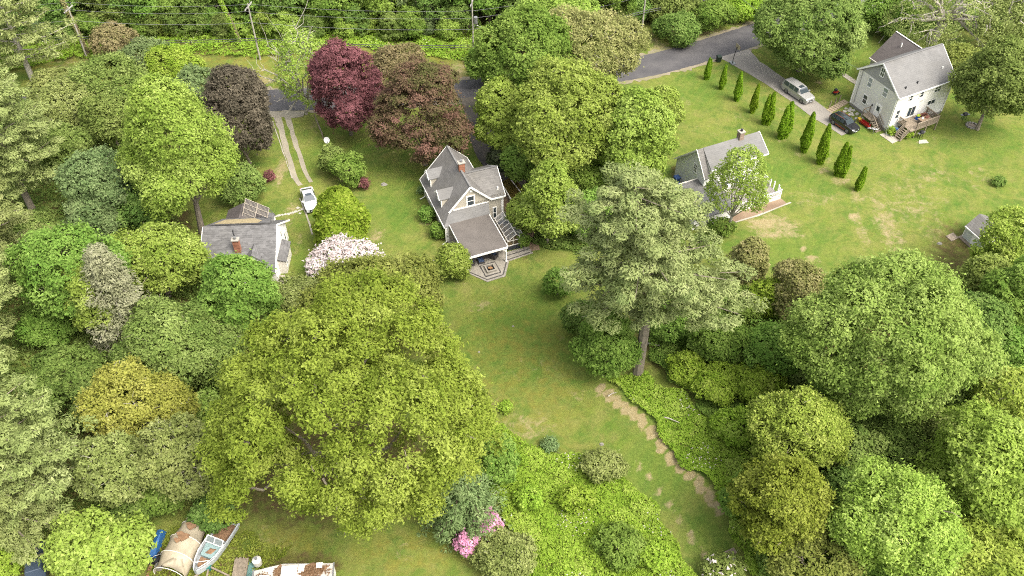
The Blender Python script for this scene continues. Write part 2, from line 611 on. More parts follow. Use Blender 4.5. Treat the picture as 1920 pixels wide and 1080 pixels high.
def pine(name, label, px, py, h, Rm, bare, whorls, pal, group=None, rz=0.0, share=None, **kw):
    SEED[0] += 1
    rng = np.random.default_rng(SEED[0])
    p = at(px, py)
    root = thing(name, label, 'tree', (p.x, p.y, 0), group, rz)
    if share in PINES:                                              # a copy of an earlier pine, turned and scaled
        src, h0 = PINES[share]
        root.scale = (Rm / src['spread'], Rm / src['spread'], h / h0)
        for ch in src.children:
            c = ch.copy(); COL.objects.link(c); c.parent = root
        return root
    me, mb, bk = pine_meshes(rng, h, Rm, bare, whorls, pal, **kw)
    link('crown', me, root)
    mb.build('trunk', bk, root, local=True)
    if share:
        root['spread'] = Rm
        PINES[share] = (root, h)
    return root


def scatter_patch(name, label, poly_px, pal, leaf=.34, cover=1.9, hmax=.9, hmin=.15, kind='stuff', seed=1, flower=None, cat='ground cover', holes=.0):
    """low leafy growth over an area: leaves lie on a lumpy surface"""
    rng = np.random.default_rng(seed)
    pts = np.array([tuple(at(x, y)[:2]) for x, y in poly_px])
    lo, hi = pts.min(0), pts.max(0)
    A = (hi - lo).prod()
    n = int(cover * A / (.31 * leaf * leaf))
    q = lo + rng.random((n, 2)) * (hi - lo)
    ins = np.zeros(n, bool)
    k = len(pts)
    # soften the outline so that it does not read as a cut polygon
    w = q + np.stack([np.sin(q[:, 1] * 1.7 + seed) + np.sin(q[:, 0] * .9), np.sin(q[:, 0] * 1.6) + np.cos(q[:, 1] * 1.1 + seed)], 1) * .35
    for i in range(k):
        x0, y0 = pts[i]; x1, y1 = pts[(i + 1) % k]
        c = ((y0 > w[:, 1]) != (y1 > w[:, 1])) & (w[:, 0] < (x1 - x0) * (w[:, 1] - y0) / (y1 - y0 + 1e-9) + x0)
        ins ^= c
    q = q[ins]
    m = 60
    bc = lo + rng.random((int(A / 2.2), 2)) * (hi - lo)
    bh = rng.uniform(.15, 1.0, len(bc)); br = rng.uniform(.7, 1.7, len(bc)); bt = rng.normal(0, .15, len(bc))
    H = np.zeros(len(q)); tt = np.zeros(len(q))
    for s in range(0, len(q), 4000):
        d = np.linalg.norm(q[s:s + 4000, None] - bc[None], axis=2) / br[None]
        v = bh[None] * np.sqrt(np.clip(1 - d * d, 0, 1))
        H[s:s + 4000] = v.max(1)
        tt[s:s + 4000] = bt[v.argmax(1)]
    n = len(q)
    keep = rng.random(n) > holes * (H < .2)
    q, H, tt = q[keep], H[keep], tt[keep]
    n = len(q)
    z = hmin * rng.random(n) + H * hmax * (1 - .3 * rng.random(n) ** 2)
    P_ = np.stack([q[:, 0], q[:, 1], z], 1)
    N_ = np.array([0, 0, 1.0]) + rng.normal(size=(n, 3)) * .5
    L_ = leaf * rng.uniform(.6, 1.4, n)
    tint = .5 + tt + rng.normal(0, .2, n)
    o = link(name, leaf_mesh(name, P_, N_, L_, L_ * .65, tint, PAL[pal]))
    tag(o, label, cat, kind=kind)
    if flower:
        f = rng.random(n) < .7 * flower[1] * (np.sin(P_[:, 0] * .8 + seed) + np.sin(P_[:, 1] * .9) > 1.0)
        if f.any():
            o2 = link('wild_flowers', leaf_mesh('wild_flowers', P_[f] + [0, 0, .1], N_[f], .15, .13, tint[f], PAL[flower[0]]))
            tag(o2, flower[2], 'flowers', kind='stuff')
    return o



def bare_limbs(root, p, ends_px, r0, fork_h, seed, m, twig=7, name='limb'):
    """pale limbs of an old tree, every big one a part of its own, ends given where they show"""
    rng = np.random.default_rng(seed)
    base = np.array([0, 0, fork_h])
    for (x, y) in ends_px:
        u_, v_ = (x - 960) / F_PX, (y - 540) / F_PX
        Y = p.y + rng.uniform(-3.5, 1.0)
        t_ = Y / (CP - v_ * SP)
        e = np.array([u_ * t_ - p.x, Y - p.y, max(CAM_H + t_ * (-SP - v_ * CP), 1.5)])
        d = e - base
        Ln = np.linalg.norm(d)
        pts = [base, base + d * .3 + np.array([0, 0, .1 * Ln]) + rng.normal(size=3) * .04 * Ln, base + d * .65 + np.array([0, 0, .07 * Ln]) + rng.normal(size=3) * .05 * Ln, e]
        mb = MB()
        mb.tube([tuple(q) for q in pts], [r0 * .6, r0 * .42, r0 * .26, r0 * .08], 6)
        for k in range(twig):
            i = int(rng.integers(1, 3)); f = rng.random()
            a = pts[i] * (1 - f) + pts[i + 1] * f
            b = a + (d / Ln * .6 + rng.normal(size=3) * .6) * Ln * rng.uniform(.12, .3)
            c = (a + b) / 2 + rng.normal(size=3) * .03 * Ln
            mb.tube([tuple(a), tuple(c), tuple(b)], [r0 * .16, r0 * .1, r0 * .03], 4)
        mb.build(name, m, root, local=True)

# ================================================================== SETTING
def road_center():
    pts = [at(*p) for p in ((-300, 212), (0, 203), (350, 196), (500, 189), (700, 181), (890, 168), (1050, 150), (1210, 124), (1330, 92), (1430, 60), (1560, 18), (1700, -30), (1900, -90))]
    out = []
    for i in range(1, len(pts) - 2):
        p0, p1, p2, p3 = pts[i - 1:i + 3]
        for k in range(8):
            t = k / 8
            out.append(.5 * ((2 * p1) + (p2 - p0) * t + (2 * p0 - 5 * p1 + 4 * p2 - p3) * t * t + (3 * p1 - p0 - 3 * p2 + p3) * t ** 3))
    return out


ROAD = road_center()


def strip(name, pts, widths, z, m, label=None, cat=None, jag=.12, sub=3):
    """flat strip along a line with a slightly uneven edge"""
    rng = np.random.default_rng(len(pts) * 7 + int(z * 1000))
    mb = MB()
    fine = []
    for i in range(len(pts) - 1):
        for k in range(sub): fine.append((pts[i].lerp(pts[i + 1], k / sub), widths[i] + (widths[i + 1] - widths[i]) * k / sub))
    fine.append((pts[-1], widths[-1]))
    L, Rr = [], []
    for i, (p, w) in enumerate(fine):
        d = fine[min(i + 1, len(fine) - 1)][0] - fine[max(i - 1, 0)][0]
        s = Vector((d.y, -d.x, 0)).normalized()
        L.append(Vector((p.x, p.y, z)) - s * (w / 2 + rng.normal(0, jag)))
        Rr.append(Vector((p.x, p.y, z)) + s * (w / 2 + rng.normal(0, jag)))
    n = len(L)
    mb.v = L + Rr
    mb.f = [[i, n + i, n + i + 1, i + 1] for i in range(n - 1)]
    o = mb.build(name, m)
    return tag(o, label, cat, kind='structure')


def ground():
    xs = np.concatenate([-np.geomspace(1800, 110, 12), np.arange(-104, 104.1, .8), np.geomspace(110, 1800, 12)])
    ys = np.concatenate([-np.geomspace(1500, 10, 8), np.arange(24, 160.1, .8), np.geomspace(166, 2500, 12)])
    X, Y = np.meshgrid(xs, ys)
    nx, ny = len(xs), len(ys)
    rng = np.random.default_rng(5)
    V = np.stack([X.reshape(-1), Y.reshape(-1), np.zeros(X.size)], 1)
    idx = np.arange(nx * ny).reshape(ny, nx)
    Fc = np.stack([idx[:-1, :-1], idx[:-1, 1:], idx[1:, 1:], idx[1:, :-1]], -1).reshape(-1, 4)
    me = bpy.data.meshes.new('ground')
    me.vertices.add(len(V)); me.loops.add(Fc.size); me.polygons.add(len(Fc))
    me.vertices.foreach_set('co', V.reshape(-1).astype(np.float32))
    me.loops.foreach_set('vertex_index', Fc.reshape(-1).astype(np.int32))
    me.polygons.foreach_set('loop_start', np.arange(0, Fc.size, 4, dtype=np.int32))
    me.polygons.foreach_set('loop_total', np.full(len(Fc), 4, dtype=np.int32))
    me.update(calc_edges=True)

    def blob(mask, px, py, rx, ry, amt=1.0, rot=0.0, soft=.6):
        c = at(px, py)
        s, th = scale_at(c)
        ax_, ay_ = rx / s, ry / (s * math.sin(th))
        dx, dy = V[:, 0] - c.x, V[:, 1] - c.y
        cr, sr = math.cos(R(rot)), math.sin(R(rot))
        u, v = (dx * cr + dy * sr) / ax_, (-dx * sr + dy * cr) / ay_
        d = np.sqrt(u * u + v * v)
        np.maximum(mask, amt * np.clip((1.25 - d) / soft, 0, 1), out=mask)

    def path(mask, pts, w, amt=1.0):
        P3 = [at(*p) for p in pts]
        best = np.full(len(V), 1e9)
        for a, b in zip(P3[:-1], P3[1:]):
            d = np.array([b.x - a.x, b.y - a.y]); q = V[:, :2] - np.array([a.x, a.y])
            t = np.clip(q @ d / (d @ d), 0, 1)
            np.minimum(best, np.linalg.norm(q - t[:, None] * d, axis=1), out=best)
        np.maximum(mask, amt * np.clip((w * 1.3 - best) / (w * .8), 0, 1), out=mask)

    dry = np.zeros(len(V)); soil = np.zeros(len(V)); lush = np.zeros(len(V)); meadow = np.zeros(len(V))
    for a in ((1450, 425, 55, 26, .95), (1400, 405, 40, 14, .8), (1615, 430, 14, 40, .75), (1665, 430, 28, 45, .8), (1700, 380, 90, 45, .55), (1730, 330, 70, 30, .5),
              (1530, 372, 50, 16, .6), (1500, 440, 10, 12, .7), (1525, 485, 22, 8, .7), (1760, 440, 35, 30, .5), (1830, 330, 40, 30, .45), (1770, 260, 30, 14, .4),
              (1575, 340, 22, 9, .9), (1545, 318, 16, 8, .8), (1610, 372, 18, 12, .8), (1500, 290, 14, 7, .7), (1465, 262, 14, 7, .6), (1435, 235, 12, 6, .6),
              (1385, 203, 14, 7, .5), (1340, 250, 60, 16, .35), (1275, 190, 26, 10, .5), (1390, 220, 16, 8, .6), (1560, 300, 12, 10, .6), (1655, 345, 30, 12, .5),
              (1455, 150, 22, 4, .6), (1480, 205, 26, 5, .7), (1535, 155, 9, 5, .8), (1730, 265, 10, 5, .9), (1440, 120, 12, 4, .5),
              (525, 325, 16, 28, .95), (545, 400, 16, 28, .7), (560, 455, 10, 22, .6), (705, 440, 16, 18, .7), (640, 335, 14, 10, .5), (800, 420, 18, 10, .6), (815, 455, 12, 10, .6),
              (905, 575, 40, 14, .55), (860, 535, 24, 10, .5), (885, 705, 40, 25, .5), (990, 800, 55, 30, .65), (930, 760, 20, 20, .6), (1020, 850, 60, 10, .55), (1085, 745, 40, 14, .45),
              (1000, 690, 60, 30, .35), (1060, 640, 25, 22, .35), (720, 345, 6, 3, .8), (760, 300, 30, 14, .3),
              (1240, 92, 26, 16, .85), (1320, 62, 60, 10, .9), (1390, 42, 40, 8, .8), (1220, 70, 20, 16, .7), (860, 135, 24, 22, .85), (880, 118, 22, 16, .6), (485, 150, 40, 10, .85), (140, 120, 60, 18, .6),
              (560, 215, 40, 6, .7), (590, 235, 16, 14, .6), (760, 1030, 25, 30, .45), (500, 1010, 40, 25, .45), (640, 95, 10, 6, .4)):
        blob(dry, *a)
    path(dry, ((1125, 725), (1150, 750), (1195, 780), (1225, 815), (1262, 865), (1300, 895), (1330, 930), (1350, 955)), .46, 2.4)
    path(dry, ((1600, 405), (1612, 425), (1622, 450)), .35, 1.5)
    path(dry, ((1505, 465), (1530, 490)), .3, 1.4)
    path(dry, ((1190, 860), (1260, 950), (1300, 1010), (1330, 1060)), .35, 1.0)
    for a in ((310, 430, 55, 50, 1), (350, 480, 30, 30, .9), (1195, 605, 32, 22, 1), (1250, 650, 60, 10, .8), (1085, 520, 14, 26, .9), (400, 730, 60, 50, .9), (300, 600, 120, 60, .8),
              (120, 560, 130, 90, .85), (100, 350, 120, 90, .7), (330, 1050, 70, 40, .9), (420, 1050, 60, 40, .7), (60, 1065, 60, 30, 1), (480, 1040, 16, 20, .8), (570, 1060, 90, 30, .8),
              (180, 800, 200, 140, .9), (600, 860, 280, 130, .9), (1650, 700, 190, 130, .8), (1600, 960, 260, 120, .85), (1250, 640, 120, 70, .75), (1850, 560, 80, 160, .85),
              (640, 470, 60, 40, .5), (560, 560, 50, 40, .6), (870, 930, 60, 70, .8), (940, 290, 22, 40, .9), (905, 225, 26, 30, .7), (790, 250, 90, 40, .5), (1050, 280, 130, 150, .85),
              (980, 450, 26, 50, .55), (808, 408, 16, 12, .8), (826, 442, 16, 12, .8), (850, 500, 30, 20, .5), (1270, 330, 16, 22, .9), (1480, 100, 6, 4, .8), (1190, 640, 40, 60, .7),
              (500, 150, 40, 8, .5), (280, 60, 400, 60, .7), (900, 40, 400, 45, .75), (1400, 620, 100, 90, .7), (1800, 40, 140, 60, .45), (1640, 10, 80, 20, .7), (505, 590, 60, 90, .7)):
        blob(soil, *a)
    for a in ((980, 640, 110, 90, .8), (1010, 560, 60, 40, .8), (900, 620, 60, 60, .6), (1230, 880, 70, 80, .9), (1330, 1010, 50, 60, .9), (1100, 700, 40, 60, .5), (750, 380, 60, 70, .6),
              (1400, 300, 120, 60, .7), (1310, 170, 60, 30, .7), (1460, 470, 110, 40, .8), (1600, 110, 80, 50, .7), (1700, 250, 120, 20, .5), (600, 280, 20, 60, .6), (1850, 260, 70, 30, .6), (575, 480, 20, 40, .7)):
        blob(lush, *a)
    for a in ((700, 120, 500, 50, 1), (960, 700, 140, 160, .7), (760, 1040, 110, 40, .8), (500, 1030, 110, 50, .9), (160, 120, 160, 40, 1)):
        blob(meadow, *a)
    for nm, arr in (('dry', dry), ('soil', soil), ('lush', lush), ('meadow', meadow)):
        at_ = me.attributes.new(nm, 'FLOAT', 'POINT')
        at_.data.foreach_set('value', arr.astype(np.float32))

    m, n, l, b = new_mat('lawn_and_soil')
    b.inputs['Roughness'].default_value = 1.0
    b.inputs['Specular IOR Level'].default_value = 0.05
    tc = n.new('ShaderNodeTexCoord')

    def noise(sc, det=6, rough=.6, dist=0.0):
        t = n.new('ShaderNodeTexNoise')
        t.inputs['Scale'].default_value, t.inputs['Detail'].default_value = sc, det
        t.inputs['Roughness'].default_value, t.inputs['Distortion'].default_value = rough, dist
        l.new(tc.outputs['Object'], t.inputs['Vector'])
        return t.outputs['Fac']

    def ramp(src, a, b_):
        t = n.new('ShaderNodeMapRange')
        t.inputs['From Min'].default_value, t.inputs['From Max'].default_value = a, b_
        l.new(src, t.inputs['Value'])
        return t.outputs[0]

    def mixc(fac, ca, cb):
        t = n.new('ShaderNodeMix'); t.data_type = 'RGBA'
        l.new(fac, t.inputs['Factor'])
        for s_, c_ in (('A', ca), ('B', cb)):
            if isinstance(c_, tuple): t.inputs[s_].default_value = c_
            else: l.new(c_, t.inputs[s_])
        return t.outputs['Result']

    def math_(op, a, b_):
        t = n.new('ShaderNodeMath'); t.operation = op; t.use_clamp = False
        for i, v in enumerate((a, b_)):
            if isinstance(v, (int, float)): t.inputs[i].default_value = v
            else: l.new(v, t.inputs[i])
        return t.outputs[0]

    def attr(nm):
        t = n.new('ShaderNodeAttribute'); t.attribute_name = nm
        return t.outputs['Fac']

    K = .42
    c = mixc(ramp(noise(.12, 5), .35, .65), S(134, 158, 66, K), S(158, 168, 82, K))
    c = mixc(ramp(noise(.5, 6, .65), .4, .72), c, S(170, 168, 96, K))
    c = mixc(math_('MULTIPLY', ramp(noise(.32, 7, .7, .6), .48, .66), .8), c, S(106, 138, 60, K))
    c = mixc(math_('MULTIPLY', ramp(noise(.8, 6, .75, .4), .52, .7), .6), c, S(162, 160, 84, K))
    c = mixc(math_('MULTIPLY', attr('lush'), .8), c, mixc(ramp(noise(.6, 6), .35, .65), S(114, 148, 60, K), S(140, 162, 72, K)))
    c = mixc(math_('MULTIPLY', attr('meadow'), ramp(noise(.7, 7, .7), .42, .62)), c, S(164, 156, 74, K))
    # tufts and thin spots
    tf = ramp(noise(2.4, 7, .75), .3, .7)
    ts = n.new('ShaderNodeVectorMath'); ts.operation = 'SCALE'
    tm = n.new('ShaderNodeMapRange'); tm.inputs['To Min'].default_value, tm.inputs['To Max'].default_value = .8, 1.2
    l.new(tf, tm.inputs['Value']); l.new(c, ts.inputs[0]); l.new(tm.outputs[0], ts.inputs['Scale'])
    c = ts.outputs[0]
    c = mixc(math_('MULTIPLY', ramp(noise(.22, 5, .6, 1.2), .5, .62), .5), c, S(104, 146, 58, K))
    # mowing lines
    wv = n.new('ShaderNodeTexWave'); wv.wave_type = 'BANDS'; wv.bands_direction = 'X'
    mp = n.new('ShaderNodeMapping'); mp.inputs['Rotation'].default_value = (0, 0, R(28))
    l.new(tc.outputs['Object'], mp.inputs[0]); l.new(mp.outputs[0], wv.inputs['Vector'])
    wv.inputs['Scale'].default_value, wv.inputs['Distortion'].default_value = .22, 9.0
    wv.inputs['Detail'].default_value, wv.inputs['Detail Scale'].default_value = 3, 1.2
    c = mixc(math_('MULTIPLY', ramp(wv.outputs['Fac'], .5, 1.0), .16), c, S(170, 176, 82, K))
    # bare and dry patches break up along a coarse noise
    dm = ramp(math_('ADD', attr('dry'), math_('MULTIPLY', math_('SUBTRACT', noise(.75, 9, .78, .5), .5), 3.4)), .5, 1.15)
    c = mixc(dm, c, mixc(ramp(noise(2.5, 6), .3, .7), S(190, 170, 118, K), S(214, 198, 152, K)))
    sm = ramp(math_('ADD', attr('soil'), math_('MULTIPLY', math_('SUBTRACT', noise(.8, 8, .7), .5), 1.8)), .45, .9)
    c = mixc(sm, c, mixc(ramp(noise(1.4, 7, .7), .35, .65), S(126, 104, 74, .5), S(104, 112, 52, .5)))
    # blades and clippings: fine grain
    g = ramp(noise(9, 4, .8), .3, .7)
    sc = n.new('ShaderNodeVectorMath'); sc.operation = 'SCALE'
    l.new(c, sc.inputs[0])
    mr = n.new('ShaderNodeMapRange'); mr.inputs['To Min'].default_value, mr.inputs['To Max'].default_value = .9, 1.1
    l.new(g, mr.inputs['Value']); l.new(mr.outputs[0], sc.inputs['Scale'])
    l.new(sc.outputs[0], b.inputs['Base Color'])
    bp = n.new('ShaderNodeBump'); bp.inputs['Strength'].default_value, bp.inputs['Distance'].default_value = .6, .12
    l.new(noise(3.5, 8, .75), bp.inputs['Height']); l.new(bp.outputs[0], b.inputs['Normal'])
    me.materials.append(m)
    o = link('ground', me)
    return tag(o, kind='structure')


ground()


def asphalt(name, col, worn):
    m, n, l, b = new_mat(name)
    b.inputs['Roughness'].default_value = .9
    tc = n.new('ShaderNodeTexCoord')
    n1, n2 = n.new('ShaderNodeTexNoise'), n.new('ShaderNodeTexNoise')
    n1.inputs['Scale'].default_value, n1.inputs['Detail'].default_value = .35, 7
    n2.inputs['Scale'].default_value, n2.inputs['Detail'].default_value = 12, 3
    mx = n.new('ShaderNodeMix'); mx.data_type = 'RGBA'
    mx.inputs['A'].default_value, mx.inputs['B'].default_value = col, worn
    r1 = n.new('ShaderNodeMapRange'); r1.inputs['From Min'].default_value, r1.inputs['From Max'].default_value = .4, .68
    r2 = n.new('ShaderNodeMapRange'); r2.inputs['To Min'].default_value, r2.inputs['To Max'].default_value = .92, 1.08
    for q in (n1, n2): l.new(tc.outputs['Object'], q.inputs['Vector'])
    l.new(n1.outputs['Fac'], r1.inputs['Value']); l.new(r1.outputs[0], mx.inputs['Factor'])
    l.new(n2.outputs['Fac'], r2.inputs['Value'])
    s = n.new('ShaderNodeVectorMath'); s.operation = 'SCALE'
    l.new(mx.outputs['Result'], s.inputs[0]); l.new(r2.outputs[0], s.inputs['Scale'])
    l.new(s.outputs[0], b.inputs['Base Color'])
    return m


ASPH = asphalt('asphalt_road', S(108, 105, 106, .36), S(128, 124, 122, .38))
ASPH_L = asphalt('asphalt_old', S(168, 160, 148, .5), S(186, 178, 164, .5))
ASPH_D = asphalt('asphalt_patched', S(98, 92, 86, .42), S(150, 138, 118, .45))
GRAVEL = asphalt('gravel_track', S(176, 166, 144, .5), S(196, 186, 160, .5))
CONC = asphalt('concrete', S(206, 198, 180, .55), S(190, 180, 158, .5))
SAND = asphalt('packed_dirt', S(176, 150, 120, .5), S(150, 122, 94, .45))

strip('road_shoulder', ROAD, [7.6] * len(ROAD), .022, asphalt('sandy_shoulder', S(182, 168, 140, .45), S(150, 148, 92, .42)), jag=.25)
strip('road', ROAD, [6.2] * len(ROAD), .03, ASPH, jag=.05)
DR = lambda *p: [at(*q) for q in p]
strip('driveway', DR((1376, 100), (1405, 122), (1450, 150), (1500, 185), (1545, 218), (1590, 250)), [6.2, 4.3, 3.6, 3.4, 3.3, 2.4], .036, ASPH_L, jag=.08)
strip('driveway', DR((886, 182), (893, 210), (905, 258), (922, 290), (950, 325), (975, 355)), [4.2, 3.4, 3.6, 4.2, 4.4, 3.6], .036, ASPH_D, jag=.1)
strip('footpath', DR((955, 345), (968, 395), (985, 425), (998, 448), (1003, 470)), [3.0, 3.0, 1.5, 1.2, 1.2], .04, SAND, jag=.06)
strip('driveway', DR((500, 213), (535, 215), (570, 214)), [1.3, 1.6, 1.3], .034, GRAVEL, jag=.12)
strip('wheel_track', DR((520, 218), (527, 243), (538, 285), (550, 325), (563, 348)), [1.1, .9, .8, .7, .6], .036, GRAVEL, jag=.09)
strip('wheel_track', DR((539, 218), (546, 243), (556, 275), (568, 310), (583, 342)), [.9, .7, .7, .6, .5], .036, GRAVEL, jag=.09)
strip('footpath', DR((1520, 98), (1545, 115), (1575, 135), (1607, 157)), [1.0, 1.0, 1.0, 1.0], .036, CONC, jag=.04)
strip('lawn_edging', DR((511, 228), (520, 253), (531, 285), (540, 312), (548, 335)), [.14] * 5, .05, CONC, jag=.03)
strip('lawn_edging', DR((562, 372), (570, 392), (580, 418), (586, 440)), [.16] * 4, .05, CONC, jag=.03)
strip('garden_edging', DR((1483, 380), (1420, 405), (1375, 418)), [.22] * 3, .06, CONC, jag=.03)
strip('bare_bed', DR((1470, 377), (1425, 393), (1370, 410)), [1.7, 1.9, 1.9], .03, SAND, jag=.12)

# ================================================================== HOUSES
ROOF_G = banded('shingles_grey', S(152, 148, 142, .5), .16, .3, stain=S(132, 128, 118, .5))
ROOF_L = banded('shingles_light_grey', S(160, 158, 154, .44), .16, .18, stain=S(150, 147, 141, .44), tabs=.06)
ROOF_M = banded('shingles_mottled', S(140, 138, 136, .48), .14, .3, stain=S(126, 124, 120, .48), tabs=.22)
ROOF_D = banded('shingles_dark', S(122, 114, 110, .45), .14, .3, stain=S(108, 102, 98, .45))
ROOF_F = plain('membrane_roof', S(136, 128, 120, .46), .8, noise=.12, scale=.8)
WHITE = plain('white_paint', S(236, 233, 224, .98), .5, noise=.05)
WHITE_D = plain('weathered_white_paint', S(218, 212, 200, .9), .6, noise=.1)
SID_W = banded('white_clapboard', S(228, 225, 216, 1.0), .2, .12, noise=.05, tabs=.02)
SID_B = banded('beige_clapboard', S(192, 184, 166, .78), .2, .14, noise=.06, tabs=.02)
SID_G = banded('pale_grey_clapboard', S(204, 200, 192, 1.15), .2, .12, noise=.05, stain=S(192, 186, 174, 1.1), tabs=.02)
SID_S = banded('grey_shingle_siding', S(166, 164, 160, .85), .18, .18, noise=.06, tabs=.06)
STONE = plain('foundation', S(176, 170, 158, .5), .9, noise=.25)
BRICK = banded('chimney_brick', S(190, 132, 104, .55), .11, .3, tabs=.25)
BRICK_T = banded('tan_brick', S(182, 160, 142, .5), .11, .3, tabs=.25)
GLASS = glass_mat('window_glass')
GLASS_L = glass_mat('window_glass_blind', (.2, .22, .21, 1))
METAL = plain('dull_metal', S(190, 190, 188, .55), .45, .6, noise=.1)
BLACK = plain('black_plastic', (.02, .02, .022, 1), .5, noise=.2)
WOOD_G = banded('weathered_deck_wood', S(164, 150, 130, .5), .3, .12, noise=.2)
WOOD = plain('weathered_wood', S(176, 160, 138, .5), .85, noise=.25, scale=3)
PAVE = plain('paver_stone', S(186, 178, 162, .5), .9, noise=.18, scale=2.5)
PAVE_D = plain('paver_stone_dark', S(104, 100, 96, .42), .9, noise=.18)
MOSS = plain('moss_and_leaf_litter', S(124, 106, 52, .5), 1.0, noise=.5, scale=2.2)
DEBRIS = plain('leaf_litter', S(176, 138, 104, .5), 1.0, noise=.35, scale=3)


def upbox(mb, pos, u0, u1, z0, z1, d0, d1):
    r = lambda d: [pos(u0, z0, d), pos(u1, z0, d), pos(u1, z1, d), pos(u0, z1, d)]
    return mb.solid(r(d0), r(d1))


def window(root, pos, u0, u1, z0, z1, rows=2, cols=1, fm=None, fw=.1, gm=None, name='window', pane='pane'):
    fm = fm or WHITE
    mb = MB()
    upbox(mb, pos, u0 - fw, u0, z0 - fw, z1 + fw, .0, .07)
    upbox(mb, pos, u1, u1 + fw, z0 - fw, z1 + fw, .0, .07)
    upbox(mb, pos, u0, u1, z1, z1 + fw, .0, .065)
    upbox(mb, pos, u0, u1, z0 - fw, z0, .0, .08)
    us = [u0 + (u1 - u0) * k / cols for k in range(cols + 1)]
    zs = [z0 + (z1 - z0) * k / rows for k in range(rows + 1)]
    for z in zs[1:-1]: upbox(mb, pos, u0, u1, z - .035, z + .035, .0, .05)
    for u in us[1:-1]: upbox(mb, pos, u - .035, u + .035, z0, z1, .0, .055)
    w = mb.build(name, fm, root)
    for i in range(cols):
        for j in range(rows):
            p = MB()
            upbox(p, pos, us[i] + .02, us[i + 1] - .02, zs[j] + .02, zs[j + 1] - .02, .005, .025)
            p.build(pane, gm or GLASS, w)
    return w


def door(root, pos, u0, u1, z0, z1, glazed=(.35, .75, .5, .9)):
    d = MB(); upbox(d, pos, u0, u1, z0, z1, .0, .06)
    o = d.build('door', WHITE, root)
    t = MB()
    for a, b, c, e in ((u0 - .12, u0, z0, z1 + .12), (u1, u1 + .12, z0, z1 + .12), (u0, u1, z1, z1 + .12)):
        upbox(t, pos, a, b, c, e, .0, .09)
    t.build('frame', WHITE, o)
    g = MB(); w, h = u1 - u0, z1 - z0
    upbox(g, pos, u0 + w * .22, u1 - w * .22, z0 + h * glazed[2], z0 + h * glazed[3], .05, .075)
    g.build('pane', GLASS, o)
    k = MB(); upbox(k, pos, u0 + .08, u0 + .15, z0 + h * .42, z0 + h * .5, .05, .12)
    k.build('handle', METAL, o)
    return o


def gable_body(root, fr, a0, a1, b0, b1, ze0, ze1, zr, br, m, z0=0.0, name='wall'):
    """walls of a block whose ridge runs along a: gable outlines at a0 and a1"""
    g = lambda a: [fr(a, b0, z0), fr(a, b1, z0), fr(a, b1, ze1), fr(a, br, zr), fr(a, b0, ze0)]
    mb = MB(); mb.solid(g(a0), g(a1))
    return mb.build(name, m, root)


def chimney(root, fr, a, b, w, d, z0, z1, m, cap='flue'):
    mb = MB(); mb.box(fr, a - w / 2, a + w / 2, b - d / 2, b + d / 2, z0, z1)
    o = mb.build('chimney', m, root)
    c = MB(); c.box(fr, a - w / 2 - .08, a + w / 2 + .08, b - d / 2 - .08, b + d / 2 + .08, z1 + .002, z1 + .14)
    c.build('cap', plain('mortar_cap', S(206, 198, 184, .5), .9), o)
    f = MB(); q = fr(a, b)
    f.disc_solid((q.x, q.y), .17, .17, z1 + .142, z1 + .42, 10)
    f.build(cap, METAL if cap == 'flue' else BLACK, o)
    return o


